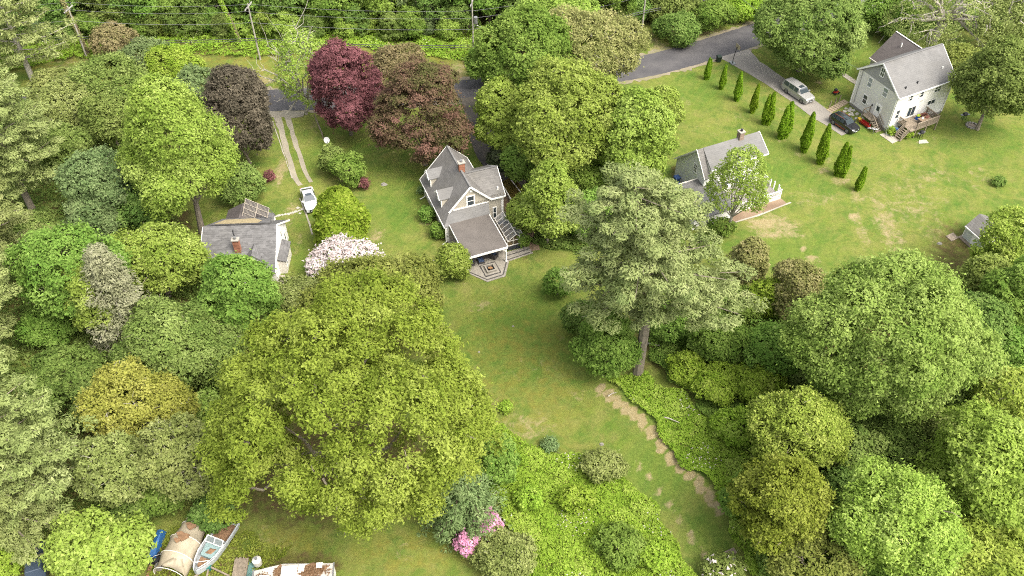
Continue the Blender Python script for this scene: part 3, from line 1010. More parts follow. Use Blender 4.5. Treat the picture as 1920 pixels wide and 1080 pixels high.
# ---------------------------------------------------------------- grey gabled house in the middle
def centre_house():
    f = Fr(-8.05, 83.48, 21, -69)
    o = f(3.5, -5)
    h = thing('cottage', 'beige cottage with two roof dormers, brick chimney and a flat porch roof over its patio', 'house', (o.x, o.y, 0))
    zR, aR, aL, aE, zL, zE = 7.1, 3.6, -.45, 6.25, 2.7, 4.5
    zl = lambda a: zR - (aR - a) * (zR - zL) / (aR - aL)
    zr_ = lambda a: zR - (a - aR) * (zR - zE) / (aE - aR)
    bf, bb = -1.3, -10.55
    # walls
    g = lambda b: [f(0, b, 0), f(6.0, b, 0), f(6.0, b, zr_(6.0) - .2), f(aR, b, zR - .22), f(0, b, zl(0) - .2)]
    MB().solid(g(-1.5), g(bb + .2)).build('wall', SID_B, h)
    MB().box(f, .02, 5.98, -1.49, -.35, 0, 2.55).build('ground_floor_wall', SID_B, h)
    wg = lambda a: [f(a, -1.5, 0), f(a, -7.9, 0), f(a, -7.9, 4.3), f(a, -4.7, 6.38), f(a, -1.5, 4.3)]
    MB().solid(wg(4.2), wg(7.95)).build('wing_wall', SID_B, h)
    # roofs
    mb = MB()
    mb.slab([f(aL, bf, zL), f(aL, bb, zL), f(aR, bb, zR), f(aR, bf, zR)], .16)
    mb.slab([f(aR, bf, zR), f(aR, bb, zR), f(aE, bb, zE), f(aE, bf, zE)], .16)
    mb.slab([f(aL, -.05, zL), f(aL, bf - .01, zL - .004), f(.62, bf - .01, zl(.62) - .004)], .14)
    mb.build('roof', ROOF_G, h)
    mb = MB()
    mb.slab([f(6.25, -1.28, 4.44), f(8.2, -1.28, 4.44), f(8.35, -4.7, 6.6), f(3.95, -4.7, 6.6)], .16)
    mb.slab([f(3.95, -4.7, 6.6), f(8.35, -4.7, 6.6), f(8.2, -8.1, 4.44), f(6.25, -8.1, 4.44)], .16)
    mb.build('wing_roof', ROOF_L if False else ROOF_G, h)
    MB().slab([f(aL, -.05, zL), f(5.75, -.3, 2.8), f(6.0, -1.46, 3.8), f(.62, -1.46, zl(.62))], .1).build('pent_roof', ROOF_L, h)
    # ridge caps
    mb = MB()
    mb.bar(f(aR, bf, zR + .02), f(aR, bb, zR + .02), .22, .07)
    mb.bar(f(4.2, -4.7, 6.62), f(8.35, -4.7, 6.62), .22, .07)
    mb.build('ridge_cap', ROOF_L, h)
    # white trim along rakes and eaves
    mb = MB()
    e = .05
    mb.bar(f(aL, -.03, zL - .08), f(aL, bb, zL - .08), .1, .2)
    mb.bar(f(.62, bf + e, zl(.62) - .1), f(aR, bf + e, zR - .1), .07, .24)
    mb.bar(f(aR, bf + e, zR - .1), f(aE, bf + e, zE - .1), .07, .24)
    mb.bar(f(aL, bb - e, zL - .1), f(aR, bb - e, zR - .1), .07, .22)
    mb.bar(f(aR, bb - e, zR - .1), f(aE, bb - e, zE - .1), .07, .22)
    mb.bar(f(aE + .03, bb, zE - .08), f(aE + .03, -8.15, zE - .08), .08, .18)
    mb.bar(f(aE, -1.22, 4.34), f(8.2, -1.22, 4.34), .08, .2)
    mb.bar(f(8.38, -4.7, 6.52), f(8.24, -1.28, 4.36), .07, .2)
    mb.bar(f(8.38, -4.7, 6.52), f(8.24, -8.1, 4.36), .07, .2)
    mb.bar(f(1.25, -1.42, 3.9), f(5.95, -1.42, 3.92), .08, .14)
    mb.bar(f(-.25, -.2, 2.5), f(-.25, -.2, .1), .12)
    mb.build('trim', WHITE, h)
    for q in ((7.7, 7.98, -1.56, -1.38, .15, 4.3), (-.06, .2, -.38, -.3, .1, 2.55), (-.06, .0, -10.3, -10.1, .1, 2.6)):
        MB().box(f, *q).build('corner_board', WHITE, h)
    # snow guards on the front wing eave
    for k in range(5):
        a = 6.5 + k * .38
        MB().bar(f(a, -1.42, 4.56), f(a, -1.44, 4.85), .05).build('roof_bracket', WOOD, h)
    # windows
    pf = lambda b0: (lambda u, z, d: f(u, b0 + d, z))
    window(h, pf(-1.5), 3.2, 4.02, 4.0, 5.4, fw=.16)
    window(h, pf(-1.5), 6.62, 6.98, .95, 2.7)
    pl = lambda u, z, d: f(-d, u, z)
    for b in (-9.1, -7.2, -5.6, -3.9, -2.2): window(h, pl, b, b + .85, .85, 2.2)
    v = f(3.72, -1.5, 6.3)
    q = MB()
    ring = lambda d: [f(3.72 + .2 * math.cos(t), -1.5 + d, 6.25 + .2 * math.sin(t)) for t in [2 * math.pi * k / 14 for k in range(14)]]
    q.solid(ring(0), ring(.06)); q.build('gable_vent', WHITE, h)
    # dormers on the left slope
    for br in (-8.5, -3.95):
        zd, ze, hw = 5.6, 4.65, .95
        d = MB()
        af = .3
        face = lambda a: [f(a, br - hw + .12, zl(.3) - .3), f(a, br + hw - .12, zl(.3) - .3), f(a, br + hw - .12, ze), f(a, br, zd - .12), f(a, br - hw + .12, ze)]
        d.solid(face(af), face(2.2))
        dm = d.build('dormer', SID_B, h)
        r = MB()
        r.slab([f(.0, br + hw, ze), f(1.42, br + hw, ze + .02), f(2.3, br, zd), f(-.02, br, zd)], .1)
        r.slab([f(-.02, br, zd), f(2.3, br, zd), f(1.42, br - hw, ze + .02), f(.0, br - hw, ze)], .1)
        r.build('roof', ROOF_L, dm)
        t = MB()
        t.bar(f(-.04, br + hw, ze - .06), f(-.06, br, zd - .06), .06, .16)
        t.bar(f(-.04, br - hw, ze - .06), f(-.06, br, zd - .06), .06, .16)
        t.bar(f(.25, br + hw - .1, ze - .1), f(.25, br + hw - .1, zl(.25)), .14)
        t.bar(f(.25, br - hw + .1, ze - .1), f(.25, br - hw + .1, zl(.25)), .14)
        t.build('trim', WHITE, dm)
        pd = lambda u, z, dd: f(.3 - dd, u, z)
        w = MB(); upbox(w, pd, br - .42, br + .42, 3.5, 4.6, 0, .05); w.build('window_frame', WHITE, dm)
        w = MB(); upbox(w, pd, br - .32, br + .32, 3.6, 4.5, .03, .065); w.build('pane', GLASS, dm)
    chimney(h, f, 3.75, -5.15, .75, .6, 6.3, 8.05, BRICK)
    q = f(7.5, -2.2)
    MB().disc_solid((q.x, q.y), .14, .1, 4.9, 5.35, 8).build('roof_vent', WHITE, h)
    # porch roof on white posts
    MB().slab([f(.3, -.5, 2.86), f(.38, 6.15, 2.6), f(5.72, 6.0, 2.6), f(5.6, -.62, 2.86)], .16).build('porch_roof', ROOF_F, h)
    t = MB()
    t.bar(f(.34, 6.2, 2.46), f(5.76, 6.05, 2.46), .1, .26)
    t.bar(f(.27, -.5, 2.7), f(.33, 6.15, 2.46), .08, .22)
    t.bar(f(5.66, -.6, 2.7), f(5.76, 6.0, 2.46), .08, .22)
    t.build('porch_beam', WHITE, h)
    for a, b in ((.5, 6.05), (5.58, 5.9), (.5, 3.0)):
        p = MB().box(f, a - .08, a + .08, b - .08, b + .08, .06, 2.45)
        po = p.build('porch_post', WHITE, h)
        MB().box(f, a - .12, a + .12, b - .12, b + .12, .07, .3).build('plinth', WHITE, po)
    for sx in (1, -1):
        a0 = .58 if sx > 0 else 5.5
        MB().bar(f(a0, 6.08, 1.95), f(a0 + sx * .45, 6.08, 2.36), .07).build('brace', WHITE, h)
    # downspouts
    for pts in (((-.3, -9.9, 2.5), (-.1, -9.9, 2.3), (-.1, -9.9, .25), (-.9, -9.7, .1)), ((-.3, -.3, 2.5), (-.12, -.2, 2.3), (-.12, -.2, .2), (-.85, .1, .1)), ((-.1, -2.4, 2.4), (-.1, -2.4, .2), (-.8, -2.2, .1))):
        MB().tube([f(*p) for p in pts], .06, 6).build('downspout', WHITE, h)
    return f


CF = centre_house()


def patio(f):
    o = f(3, 5)
    p = thing('patio', 'angular paved patio with dark border bands under and beyond the flat porch roof', 'patio', (o.x, o.y, 0))
    p['kind'] = 'structure'
    ring = [(-.1, -.3), (.35, 6.1), (2.16, 8.5), (4.55, 8.35), (5.95, 5.95), (9.3, 5.65), (9.2, 4.25), (6.2, 4.3), (6.2, -.6)]
    MB().slab([f(a, b, .07) for a, b in reversed(ring)], .12).build('paving', PAVE, p)
    m = MB()
    ins = [(.55, 5.95), (2.28, 8.15), (4.4, 8.02), (5.75, 5.72), (9.25, 5.4)]
    for q, w in zip(ins[:-1], ins[1:]): m.bar(f(*q, .08), f(*w, .08), .13, .03)
    m.bar(f(5.9, 4.98, .08), f(9.2, 4.75, .08), .13, .03)
    m.build('border_band', PAVE_D, p)
    return p


patio(CF)


def fire_pit(f):
    o = f(3.2, 6.6)
    t = thing('fire_pit', 'square stone fire pit with logs, set in the stepped plinth on the patio', 'fire pit', (o.x, o.y, 0))
    m = MB(); m.box(f, 2.3, 4.15, 5.65, 7.5, .072, .16); m.build('plinth', PAVE, t)
    m = MB()
    for p, q in (((2.24, 5.58), (4.2, 5.5)), ((4.2, 5.5), (4.24, 7.5)), ((4.24, 7.5), (2.3, 7.62)), ((2.3, 7.62), (2.24, 5.58))): m.bar(f(*p, .09), f(*q, .09), .14, .05)
    m.build('border_band', PAVE_D, t)
    m = MB()
    for a0, a1, b0, b1 in ((2.62, 3.85, 5.95, 6.12), (2.62, 3.85, 7.08, 7.25), (2.62, 2.79, 6.12, 7.08), (3.68, 3.85, 6.12, 7.08)): m.box(f, a0, a1, b0, b1, .162, .45)
    m.build('rim', PAVE, t)
    MB().box(f, 2.8, 3.67, 6.13, 7.07, .163, .22).build('ash_bed', BLACK, t)
    lw = plain('split_log', S(196, 152, 104, .5), .9, noise=.3)
    for k in range(6):
        a = .5 * k
        c = f(3.23, 6.6, .3)
        MB().tube([c + Vector((math.cos(a) * .3, math.sin(a) * .3, -.03)), c + Vector((-math.cos(a) * .28, -math.sin(a) * .28, .12))], .06, 6).build('log', lw, t)


fire_pit(CF)


def armchair(f, a, b, rz, label, ottoman=False):
    c = f(a, b, .07)
    t = thing('patio_armchair', label, 'armchair', tuple(c), 'wicker seats under the porch roof', rz)
    w = plain('dark_wicker', (.045, .04, .038, 1), .8, noise=.4, scale=20) if 'wk' not in globals() else globals()['wk']
    globals()['wk'] = w
    bl = globals().setdefault('blue_cushion', plain('blue_cushion', S(104, 128, 168, .42), .9, noise=.1))
    W = WORLD
    m = MB(); m.box(W, -.42, .42, -.4, .4, .04, .3); m.build('base', w, t, local=True)
    m = MB(); m.box(W, -.32, .32, -.38, .34, .302, .44); m.build('seat_cushion', bl, t, local=True)
    if not ottoman:
        m = MB(); m.box(W, -.42, .42, .4, .52, .04, .82); m.build('backrest', w, t, local=True)
        m = MB(); m.box(W, -.31, .31, .24, .397, .442, .86); m.build('back_cushion', bl, t, local=True)
        for s in (-1, 1):
            m = MB(); m.box(W, s * .43 - .075 + s * .075, s * .43 + .075 + s * .075, -.4, .5, .03, .6); m.build('armrest', w, t, local=True)


armchair(CF, 1.25, 4.75, R(-70 + 90 + 100), 'dark wicker armchair with blue cushions beside the left porch post')
armchair(CF, 2.6, 4.9, R(200), 'low wicker footstool with a blue cushion in front of the middle patio chair', True)
armchair(CF, 3.15, 4.05, R(200), 'dark wicker armchair with blue cushions in the middle of the covered patio')
armchair(CF, 4.35, 4.5, R(150), 'dark wicker armchair with blue cushions nearest the right porch post')


def grill(c, label, rz=0.0):
    t = thing('grill', label, 'grill', tuple(c), None, rz)
    m = MB(); m.box(WORLD, -.3, .3, -.22, .22, .75, .95); m.build('firebox', BLACK, t, local=True)
    m = MB()
    m.solid([(-.31, -.23, .952), (.31, -.23, .952), (.31, .23, .952), (-.31, .23, .952)], [(-.26, -.12, 1.2), (.26, -.12, 1.2), (.26, .16, 1.2), (-.26, .16, 1.2)])
    m.build('lid', BLACK, t, local=True)
    for x in (-.26, .26):
        for y in (-.18, .18): MB().box(WORLD, x - .025, x + .025, y - .025, y + .025, 0, .749).build('leg', BLACK, t, local=True)
    for x in (-.5, .5): MB().box(WORLD, x - .18, x + .18, -.2, .2, .86, .9).build('side_shelf', METAL, t, local=True)


grill(CF(5.3, 4.35, .07), 'small covered grill at the right edge of the covered patio', R(21))


def greenhouse(f):
    o = f(7.6, 1.7)
    t = thing('greenhouse', 'small open greenhouse frame of white bars on a dark base beside the porch roof', 'greenhouse', (o.x, o.y, 0))
    a0, a1, b0, b1, z0, z1, zr = 6.5, 8.75, -.8, 4.1, .75, 1.55, 2.35
    m = MB()
    for q in ((a0, a1, b1 - .1, b1), (a0, a1, b0, b0 + .1), (a0, a0 + .1, b0 + .1, b1 - .1), (a1 - .1, a1, b0 + .1, b1 - .1)): m.box(f, *q, .0, z0)
    m.build('base_wall', plain('dark_base', (.03, .032, .036, 1), .7), t)
    MB().box(f, a0 + .1, a1 - .1, b0 + .1, b1 - .1, .02, .3).build('soil_bed', plain('bed_soil', S(150, 130, 92, .45), 1.0, noise=.5, scale=2), t)
    am = (a0 + a1) / 2
    for k in range(7):
        b = b0 + .05 + (b1 - b0 - .1) * k / 6
        m = MB()
        for pq in (((a0, z0), (a0, z1)), ((a0, z1), (am, zr)), ((am, zr), (a1, z1)), ((a1, z1), (a1, z0))):
            m.bar(f(pq[0][0], b, pq[0][1]), f(pq[1][0], b, pq[1][1]), .07, .05)
        m.build('rafter', WHITE_D, t)
    for a, z in ((a0, z1), (a1, z1), (am, zr), (a0, z0 + .03), (a1, z0 + .03)):
        MB().bar(f(a, b0, z), f(a, b1, z), .09, .07).build('rail', WHITE_D, t)
    m = MB()
    m.bar(f(a0, b1, z1), f(a1, b1, z1), .06)
    m.bar(f(a0, b1, z0 + .03), f(a1, b1, z0 + .03), .08)
    for a in (a0 + .7, a1 - .7): m.bar(f(a, b1, z0), f(a, b1, z1 + .4), .06)
    m.build('end_frame', WHITE_D, t)
    gm, n, l, b = new_mat('clear_sheet')
    b.inputs['Base Color'].default_value = (.8, .82, .82, 1)
    b.inputs['Roughness'].default_value = .35
    b.inputs['Specular IOR Level'].default_value = .05
    b.inputs['Alpha'].default_value = .05
    for k in range(6):
        b_0 = b0 + .1 + (b1 - b0 - .1) * k / 6; b_1 = b0 + (b1 - b0 - .1) * (k + 1) / 6
        for (p, q) in (((a0, z1), (am, zr)), ((am, zr), (a1, z1))):
            MB().slab([f(p[0], b_0, p[1] + .0), f(p[0], b_1, p[1]), f(q[0], b_1, q[1]), f(q[0], b_0, q[1])], .012).build('pane', gm, t)


greenhouse(CF)


def mossy_shed(f):
    o = f(11.2, -5)
    t = thing('low_outbuilding', 'low flat outbuilding with a brown and green moss-covered roof beside the driveway', 'outbuilding', (o.x, o.y, 0))
    ring = lambda d, z: [f(10.15 + d, -8.2 + d, z), f(12.25 - d, -8.9 + d, z), f(12.4 - d, -2.3 - d, z), f(10.1 + d, -1.75 - d, z)]
    m = MB(); m.solid(ring(.06, 0), ring(.06, .95)); m.build('wall', plain('lavender_grey_boards', S(186, 176, 172, .7), .8, noise=.1), t)
    m = MB(); m.solid(ring(.0, .95), ring(.03, 1.05)); m.build('roof', MOSS, t)
    m = MB(); r = ring(-.02, 1.03)
    m.bar(r[3], r[0], .12, .14); m.bar(r[3], r[2], .12, .14)
    m.build('trim', WHITE, t)
    r2 = ring(.5, 1.07)
    m = MB(); m.bar(r2[1] + Vector((-.2, 0, 0)), r2[1].lerp(r2[2], .62), .16, .08); m.build('ridge_board', WHITE_D, t)
    rng = np.random.default_rng(3)
    n = 1500
    u, v = rng.random(n), rng.random(n)
    c = [np.array(x) for x in ring(.1, 1.07)]
    P_ = (c[0] * (1 - u[:, None]) + c[1] * u[:, None]) * (1 - v[:, None]) + (c[3] * (1 - u[:, None]) + c[2] * u[:, None]) * v[:, None]
    P_ -= np.array([o.x, o.y, 0])
    me = leaf_mesh('moss_tufts', P_, np.array([0, 0, 1.0]) + rng.normal(size=(n, 3)) * .3, .22, .16, rng.random(n), leaf_mat('moss_leaves', (104, 92, 40), (138, 118, 56), (160, 140, 70), .5))
    s = link('moss_tufts', me, t); s['kind'] = 'stuff'


mossy_shed(CF)


# ---------------------------------------------------------------- tall pale grey house, top right
def grey_house():
    f = Fr(55.15, 107.92, 28, 114)
    o = f(5.5, 4)
    h = thing('tall_house', 'tall pale grey clapboard house with a steep roof, rear wing and wooden deck', 'house', (o.x, o.y, 0))
    a1, b1, zw, zr, br = 11.0, 8.25, 6.2, 9.3, 4.3
    gable_body(h, f, 0.0, a1, 0, b1, zw, zw, zr - .35, br, SID_W)
    # left gable boards: shade put into a greyer colour, set just proud of the body
    g = lambda d: [f(-d, .0, .45), f(-d, b1, .45), f(-d, b1, zw), f(-d, 0, zw)]
    MB().solid(g(0), g(.02)).build('gable_wall', SID_G, h)
    g = lambda d: [f(-d, .0, zw), f(-d, b1, zw), f(-d, br, zr - .36)]
    MB().solid(g(0), g(.025)).build('gable_shingles', SID_S, h)
    MB().box(f, -.04, a1 + .02, -.03, b1 + .02, 0, .44).build('foundation', STONE, h)
    m = MB()
    m.slab([f(-.35, -.38, 6.08), f(-.35, br, zr), f(a1 + .45, br, zr), f(a1 + .1, -.38, 6.08)][::-1], .16)
    m.slab([f(-.35, br, zr), f(-.35, b1 + .4, 6.08), f(a1 + .2, b1 + .4, 6.08), f(a1 + .45, br, zr)][::-1], .16)
    m.build('roof', ROOF_L, h)
    m = MB()
    m.bar(f(-.35, -.36, 6.0), f(-.35, br, zr - .08), .08, .22)
    m.bar(f(-.35, br, zr - .08), f(-.35, b1 + .4, 6.0), .08, .22)
    m.bar(f(-.3, -.42, 6.0), f(a1 + .1, -.42, 6.0), .1, .18)
    m.bar(f(a1 + .45, br, zr - .08), f(a1 + .1, -.38, 6.0), .08, .22)
    m.bar(f(0, -.04, .4), f(0, -.04, 6.0), .16)
    m.bar(f(a1, -.04, .4), f(a1, -.04, 6.0), .14)
    m.bar(f(-.04, b1, .4), f(-.04, b1, 6.1), .14)
    m.build('trim', WHITE, h)
    MB().bar(f(-.35, br, zr + .01), f(a1 + .45, br, zr + .01), .24, .06).build('ridge_cap', ROOF_L, h)
    pl = lambda u, z, d: f(-.03 - d, u, z)
    pf = lambda u, z, d: f(u, -.005 - d, z)
    lm = (b for b in ())
    w = window(h, pl, 3.78, 4.45, 7.2, 8.45, rows=2, cols=2)
    window(h, pl, 5.38, 6.12, 4.55, 5.95, gm=GLASS_L)
    window(h, pl, 2.1, 2.95, 4.75, 6.0, gm=GLASS_L)
    window(h, pl, 5.3, 6.08, 1.75, 3.1)
    window(h, pf, 2.45, 3.0, 4.65, 5.6)
    window(h, pf, 4.58, 5.18, 4.65, 5.6)
    window(h, pf, 7.5, 8.7, 4.65, 5.6, cols=2)
    window(h, pf, 6.98, 8.45, 2.6, 3.3, rows=1, cols=2)
    window(h, pf, .62, 1.25, 2.2, 3.6)
    window(h, pf, 3.1, 4.55, 1.7, 3.3, rows=1, cols=2, name='sliding_door')
    door(h, pl, 2.3, 3.3, 1.25, 3.05)
    for u, z in ((4.05, 2.4), (4.9, 2.1)): # lamp and meter by the side door
        q = MB(); upbox(q, pl, u - .09, u + .09, z - .12, z + .12, 0, .12); q.build('wall_lamp', BLACK if u < 4.5 else WHITE, h)
    q = MB(); q.tube([f(5.05, -.1, 3.95), f(5.3, -.15, 4.1), f(5.55, -.1, 3.95)], .05, 5); q.build('vent_hood', WHITE_D, h)
    for a, b, z in ((1.5, .55, 6.75), (3.9, .7, 6.85)):
        p = f(a, b); MB().disc_solid((p.x, p.y), .1, .1, z - .2, z + .3, 8).build('roof_vent', BLACK, h)
    p = f(9.4, 1.4); MB().disc_solid((p.x, p.y), .1, .08, 7.0, 7.6, 8).build('vent_pipe', WHITE, h)
    # rear wing
    m = MB()
    g = lambda b: [f(7.0, b, 0), f(13, b, 0), f(13, b, 5.4), f(11.2, b, 6.7), f(7.0, b, 4.0)]
    m.solid(g(8.2), g(12.6)); m.build('rear_wing_wall', SID_G, h)
    m = MB()
    m.slab([f(6.55, 5.5, 4.0), f(11.2, 5.5, 7.0), f(11.35, 13.1, 7.0), f(6.55, 12.6, 4.0)], .16)
    m.slab([f(11.2, 5.5, 7.0), f(13.2, 5.5, 5.6), f(13.2, 12.8, 5.6), f(11.35, 13.1, 7.0)], .16)
    m.build('rear_wing_roof', ROOF_D, h)
    m = MB()
    m.bar(f(6.5, 12.64, 3.92), f(6.5, 8.3, 3.92), .1, .2)
    m.bar(f(11.2, 5.5, 7.03), f(11.35, 13.1, 7.03), .2, .06)
    m.build('rear_wing_trim', WHITE_D, h)
    p = f(10.0, 10.2); MB().disc_solid((p.x, p.y), .1, .1, 6.1, 6.8, 8).build('vent_pipe', WHITE, h)
    # wooden deck with steps
    d = thing('deck', '', '', (0, 0, 0)); bpy.data.objects.remove(d)
    da0, da1, db = 1.6, 7.0, -2.75
    for k in range(12):
        b0_ = -.08 - k * .22
        MB().box(f, da0, da1, b0_ - .205, b0_, 1.42, 1.47).build('deck_board', WOOD, h)
    m = MB()
    for z in (1.6, 2.35):
        m.bar(f(2.7, db, z), f(da1, db, z), .08, .1)
        m.bar(f(da1, db, z), f(da1, -.1, z), .08, .1)
        m.bar(f(da0, -.1, z), f(da0, -1.45, z), .08, .1)
    m.bar(f(2.7, db, 2.42), f(da1, db, 2.42), .16, .05)
    m.bar(f(da1, db, 2.42), f(da1, -.1, 2.42), .16, .05)
    m.bar(f(da0, -.1, 2.42), f(da0, -1.45, 2.42), .16, .05)
    m.build('deck_rail', WOOD, h)
    m = MB()
    n = 34
    for k in range(n): m.bar(f(2.72 + (da1 - 2.72) * k / (n - 1), db, 1.55), f(2.72 + (da1 - 2.72) * k / (n - 1), db, 2.35), .07, .05)
    for k in range(20): m.bar(f(da1, db + 2.6 * k / 20, 1.55), f(da1, db + 2.6 * k / 20, 2.35), .05, .07)
    for k in range(10): m.bar(f(da0, -.15 - 1.3 * k / 10, 1.55), f(da0, -.15 - 1.3 * k / 10, 2.35), .05, .07)
    m.build('deck_balusters', WOOD, h)['kind'] = 'stuff'
    MB().bar(f(da0, db + .03, 1.36), f(da1, db + .03, 1.36), .06, .22).build('deck_fascia', WOOD, h)
    for a, b in ((2.7, db), (4.8, db), (da1, db), (da1, -.4), (da0, -1.45), (4.0, -.3)):
        MB().box(f, a - .07, a + .07, b - .07, b + .07, .0, 2.5 if b < -.35 else 1.4).build('deck_post', WOOD, h)
    # steps run down to the left
    for k in range(6):
        a = 1.6 - k * .24
        MB().box(f, a - .26, a, -2.5, -1.5, 1.4 - (k + 1) * .22 - .04, 1.4 - (k + 1) * .22).build('step', WOOD, h)
    for b in (-1.47, -2.55):
        m = MB()
        m.bar(f(1.7, b, 2.35), f(.2, b, 1.0), .08, .1)
        m.bar(f(1.65, b, 1.3), f(.2, b, .05), .06, .22)
        m.bar(f(1.68, b, 1.85), f(.22, b, .55), .06, .08)
        m.bar(f(.25, b, 0), f(.25, b, 1.05), .09)
        m.build('stair_rail', WOOD, h)
    # side landing and its stair below the white door
    MB().box(f, -1.5, -.03, 2.2, 4.2, 1.08, 1.16).build('landing', WOOD, h)
    for a, b in ((-1.45, 2.25), (-1.45, 4.15), (-.15, 4.15)):
        MB().box(f, a - .05, a + .05, b - .05, b + .05, 0, 2.1).build('landing_post', WOOD, h)
    m = MB()
    m.bar(f(-1.45, 2.25, 2.1), f(-1.45, 4.15, 2.1), .08, .1)
    m.bar(f(-1.45, 4.15, 2.1), f(-.1, 4.15, 2.1), .08, .1)
    m.bar(f(-1.45, 2.25, 1.6), f(-1.45, 4.15, 1.6), .05, .08)
    m.bar(f(-1.42, 2.2, 2.1), f(-1.42, .75, 1.0), .1, .12)
    m.bar(f(-.25, 2.2, 2.1), f(-.25, .75, 1.0), .08, .1)
    m.bar(f(-.25, 2.2, 1.6), f(-.25, .75, .5), .06, .1)
    m.bar(f(-.25, 2.2, 1.1), f(-.25, .75, .08), .06, .2)
    m.bar(f(-1.42, .75, 0), f(-1.42, .75, 1.02), .1)
    m.build('landing_rail', WOOD, h)
    for k in range(5):
        b = 2.2 - k * .29
        MB().box(f, -1.4, -.3, b - .3, b, 1.08 - (k + 1) * .2 - .04, 1.08 - (k + 1) * .2).build('step', WOOD, h)
    m = MB(); m.tube([f(-.12, .1, 6.0), f(-.12, .1, .5), f(-.4, -.35, .12), f(-.1, -.8, .12)], .06, 6); m.build('downspout', WHITE, h)
    m = MB(); m.tube([f(-.1, 7.6, 6.3), f(-.1, 7.55, .9)], .035, 5); m.build('cable', METAL, h)
    return f


GF = grey_house()


# ---------------------------------------------------------------- house with solar panels, left
def left_house():
    f = Fr(-28.34, 76.5, 3, 92)
    o = f(-4, 4)
    h = thing('white_house', 'white house with mottled grey roof, tilted solar panels and leaning brick chimney, left', 'house', (o.x, o.y, 0))
    g = lambda a: [f(a, -.45, 0), f(a, 8.0, 0), f(a, 8.0, 2.75), f(a, 4.2, 5.2), f(a, -.45, 2.65)]
    MB().solid(g(-8.5), g(0)).build('wall', SID_W, h)
    m = MB()
    m.slab([f(-8.95, -1.05, 2.4), f(.18, -1.05, 2.4), f(.05, 4.3, 5.42), f(-8.75, 4.3, 5.42)], .15)
    m.slab([f(-8.75, 4.3, 5.42), f(.05, 4.3, 5.42), f(.45, 8.55, 2.55), f(-8.9, 8.55, 2.55)], .15)
    m.build('roof', ROOF_M, h)
    m = MB()
    m.bar(f(.2, -1.05, 2.33), f(.08, 4.3, 5.34), .07, .2)
    m.bar(f(.08, 4.3, 5.34), f(.48, 8.55, 2.47), .07, .2)
    m.bar(f(-8.98, -1.05, 2.33), f(-8.78, 4.3, 5.34), .07, .18)
    m.build('trim', WHITE, h)
    # shed dormer behind the ridge with needles lying on it
    MB().slab([f(-7.9, 4.42, 5.6), f(-.75, 4.42, 5.62), f(-1.2, 6.9, 4.4), f(-7.2, 6.9, 4.4)], .2).build('shed_dormer_roof', ROOF_M, h)
    MB().box(f, -7.0, -1.4, 4.7, 6.7, 3.0, 4.3).build('shed_dormer_wall', SID_W, h)
    MB().slab([f(-7.5, 4.5, 5.585), f(-2.2, 4.5, 5.59), f(-1.9, 5.3, 5.245), f(-3.1, 6.4, 4.74), f(-6.6, 6.2, 4.82)], .01).build('needle_litter', plain('dry_needles', S(200, 182, 140, .5), 1, noise=.3), h)
    # rear ell
    g = lambda b: [f(-7.1, b, 0), f(-3.2, b, 0), f(-3.2, b, 3.0), f(-5.35, b, 4.0), f(-7.1, b, 3.1)]
    MB().solid(g(6.8), g(9.9)).build('rear_ell_wall', SID_W, h)
    m = MB()
    m.slab([f(-7.4, 6.2, 3.1), f(-5.35, 6.2, 4.15), f(-5.35, 10.2, 4.15), f(-7.4, 10.2, 3.1)], .14)
    m.slab([f(-5.35, 6.2, 4.15), f(-2.6, 6.2, 3.3), f(-2.6, 10.2, 3.3), f(-5.35, 10.2, 4.15)], .14)
    m.build('rear_ell_roof', ROOF_D, h)
    MB().box(f, -2.6, -1.35, 6.9, 8.9, 0, 3.2).build('side_porch_wall', WHITE, h)
    MB().slab([f(-2.75, 6.6, 3.62), f(-1.25, 6.8, 3.3), f(-1.3, 8.9, 3.3), f(-2.75, 9.3, 3.62)], .12).build('side_porch_roof', ROOF_M, h)
    # right wall bump-out
    MB().box(f, .01, .85, 1.35, 4.8, 0, 1.95).build('bump_out_wall', WHITE_D, h)
    MB().slab([f(-.0, 1.2, 2.42), f(1.05, 1.25, 2.0), f(1.05, 4.95, 2.0), f(0, 5.05, 2.42)], .1).build('bump_out_roof', ROOF_M, h)
    pr = lambda u, z, d: f(.86 + d, u, z)
    window(h, pr, 1.7, 2.3, .9, 1.75)
    window(h, lambda u, z, d: f(.005 + d, u, z), 4.9, 5.6, 2.6, 3.6)
    window(h, lambda u, z, d: f(.005 + d, u, z), 6.2, 6.9, 1.0, 2.1)
    for k in range(3): MB().box(f, .05, .7, -.1 - k * .28, .6 - k * .28, .0, .45 - k * .15).build('step', CONC, h)
    c = chimney(h, f, -4.35, 1.5, .72, .55, 3.3, 5.55, BRICK)
    m = MB(); m.tube([f(-4.4, 1.75, 5.6), f(-4.55, 2.0, 6.25), f(-4.6, 2.2, 6.3), f(-4.5, 2.1, 6.6)], .07, 6); m.build('stove_pipe', BLACK, c)
    # small gabled dormer on the front slope
    zs = lambda b: 2.4 + (b + 1.05) * .5645
    m = MB()
    g = lambda b: [f(-3.15, b, zs(.3) - .2), f(-1.75, b, zs(.3) - .2), f(-1.75, b, 3.55), f(-2.5, b, 4.15), f(-3.15, b, 3.55)]
    m.solid(g(.3), g(1.6)); dm = m.build('dormer', WHITE, h)
    m = MB()
    m.slab([f(-3.4, .1, 3.5), f(-2.5, .05, 4.28), f(-2.5, 2.35, 4.28), f(-3.4, .97, 3.5)], .08)
    m.slab([f(-2.5, .05, 4.28), f(-1.55, .1, 3.5), f(-1.55, .97, 3.5), f(-2.5, 2.35, 4.28)], .08)
    m.build('roof', ROOF_M, dm)
    # solar panels on a steep rack behind the ridge
    pm, n, l, b = new_mat('solar_cells')
    b.inputs['Roughness'].default_value = .35
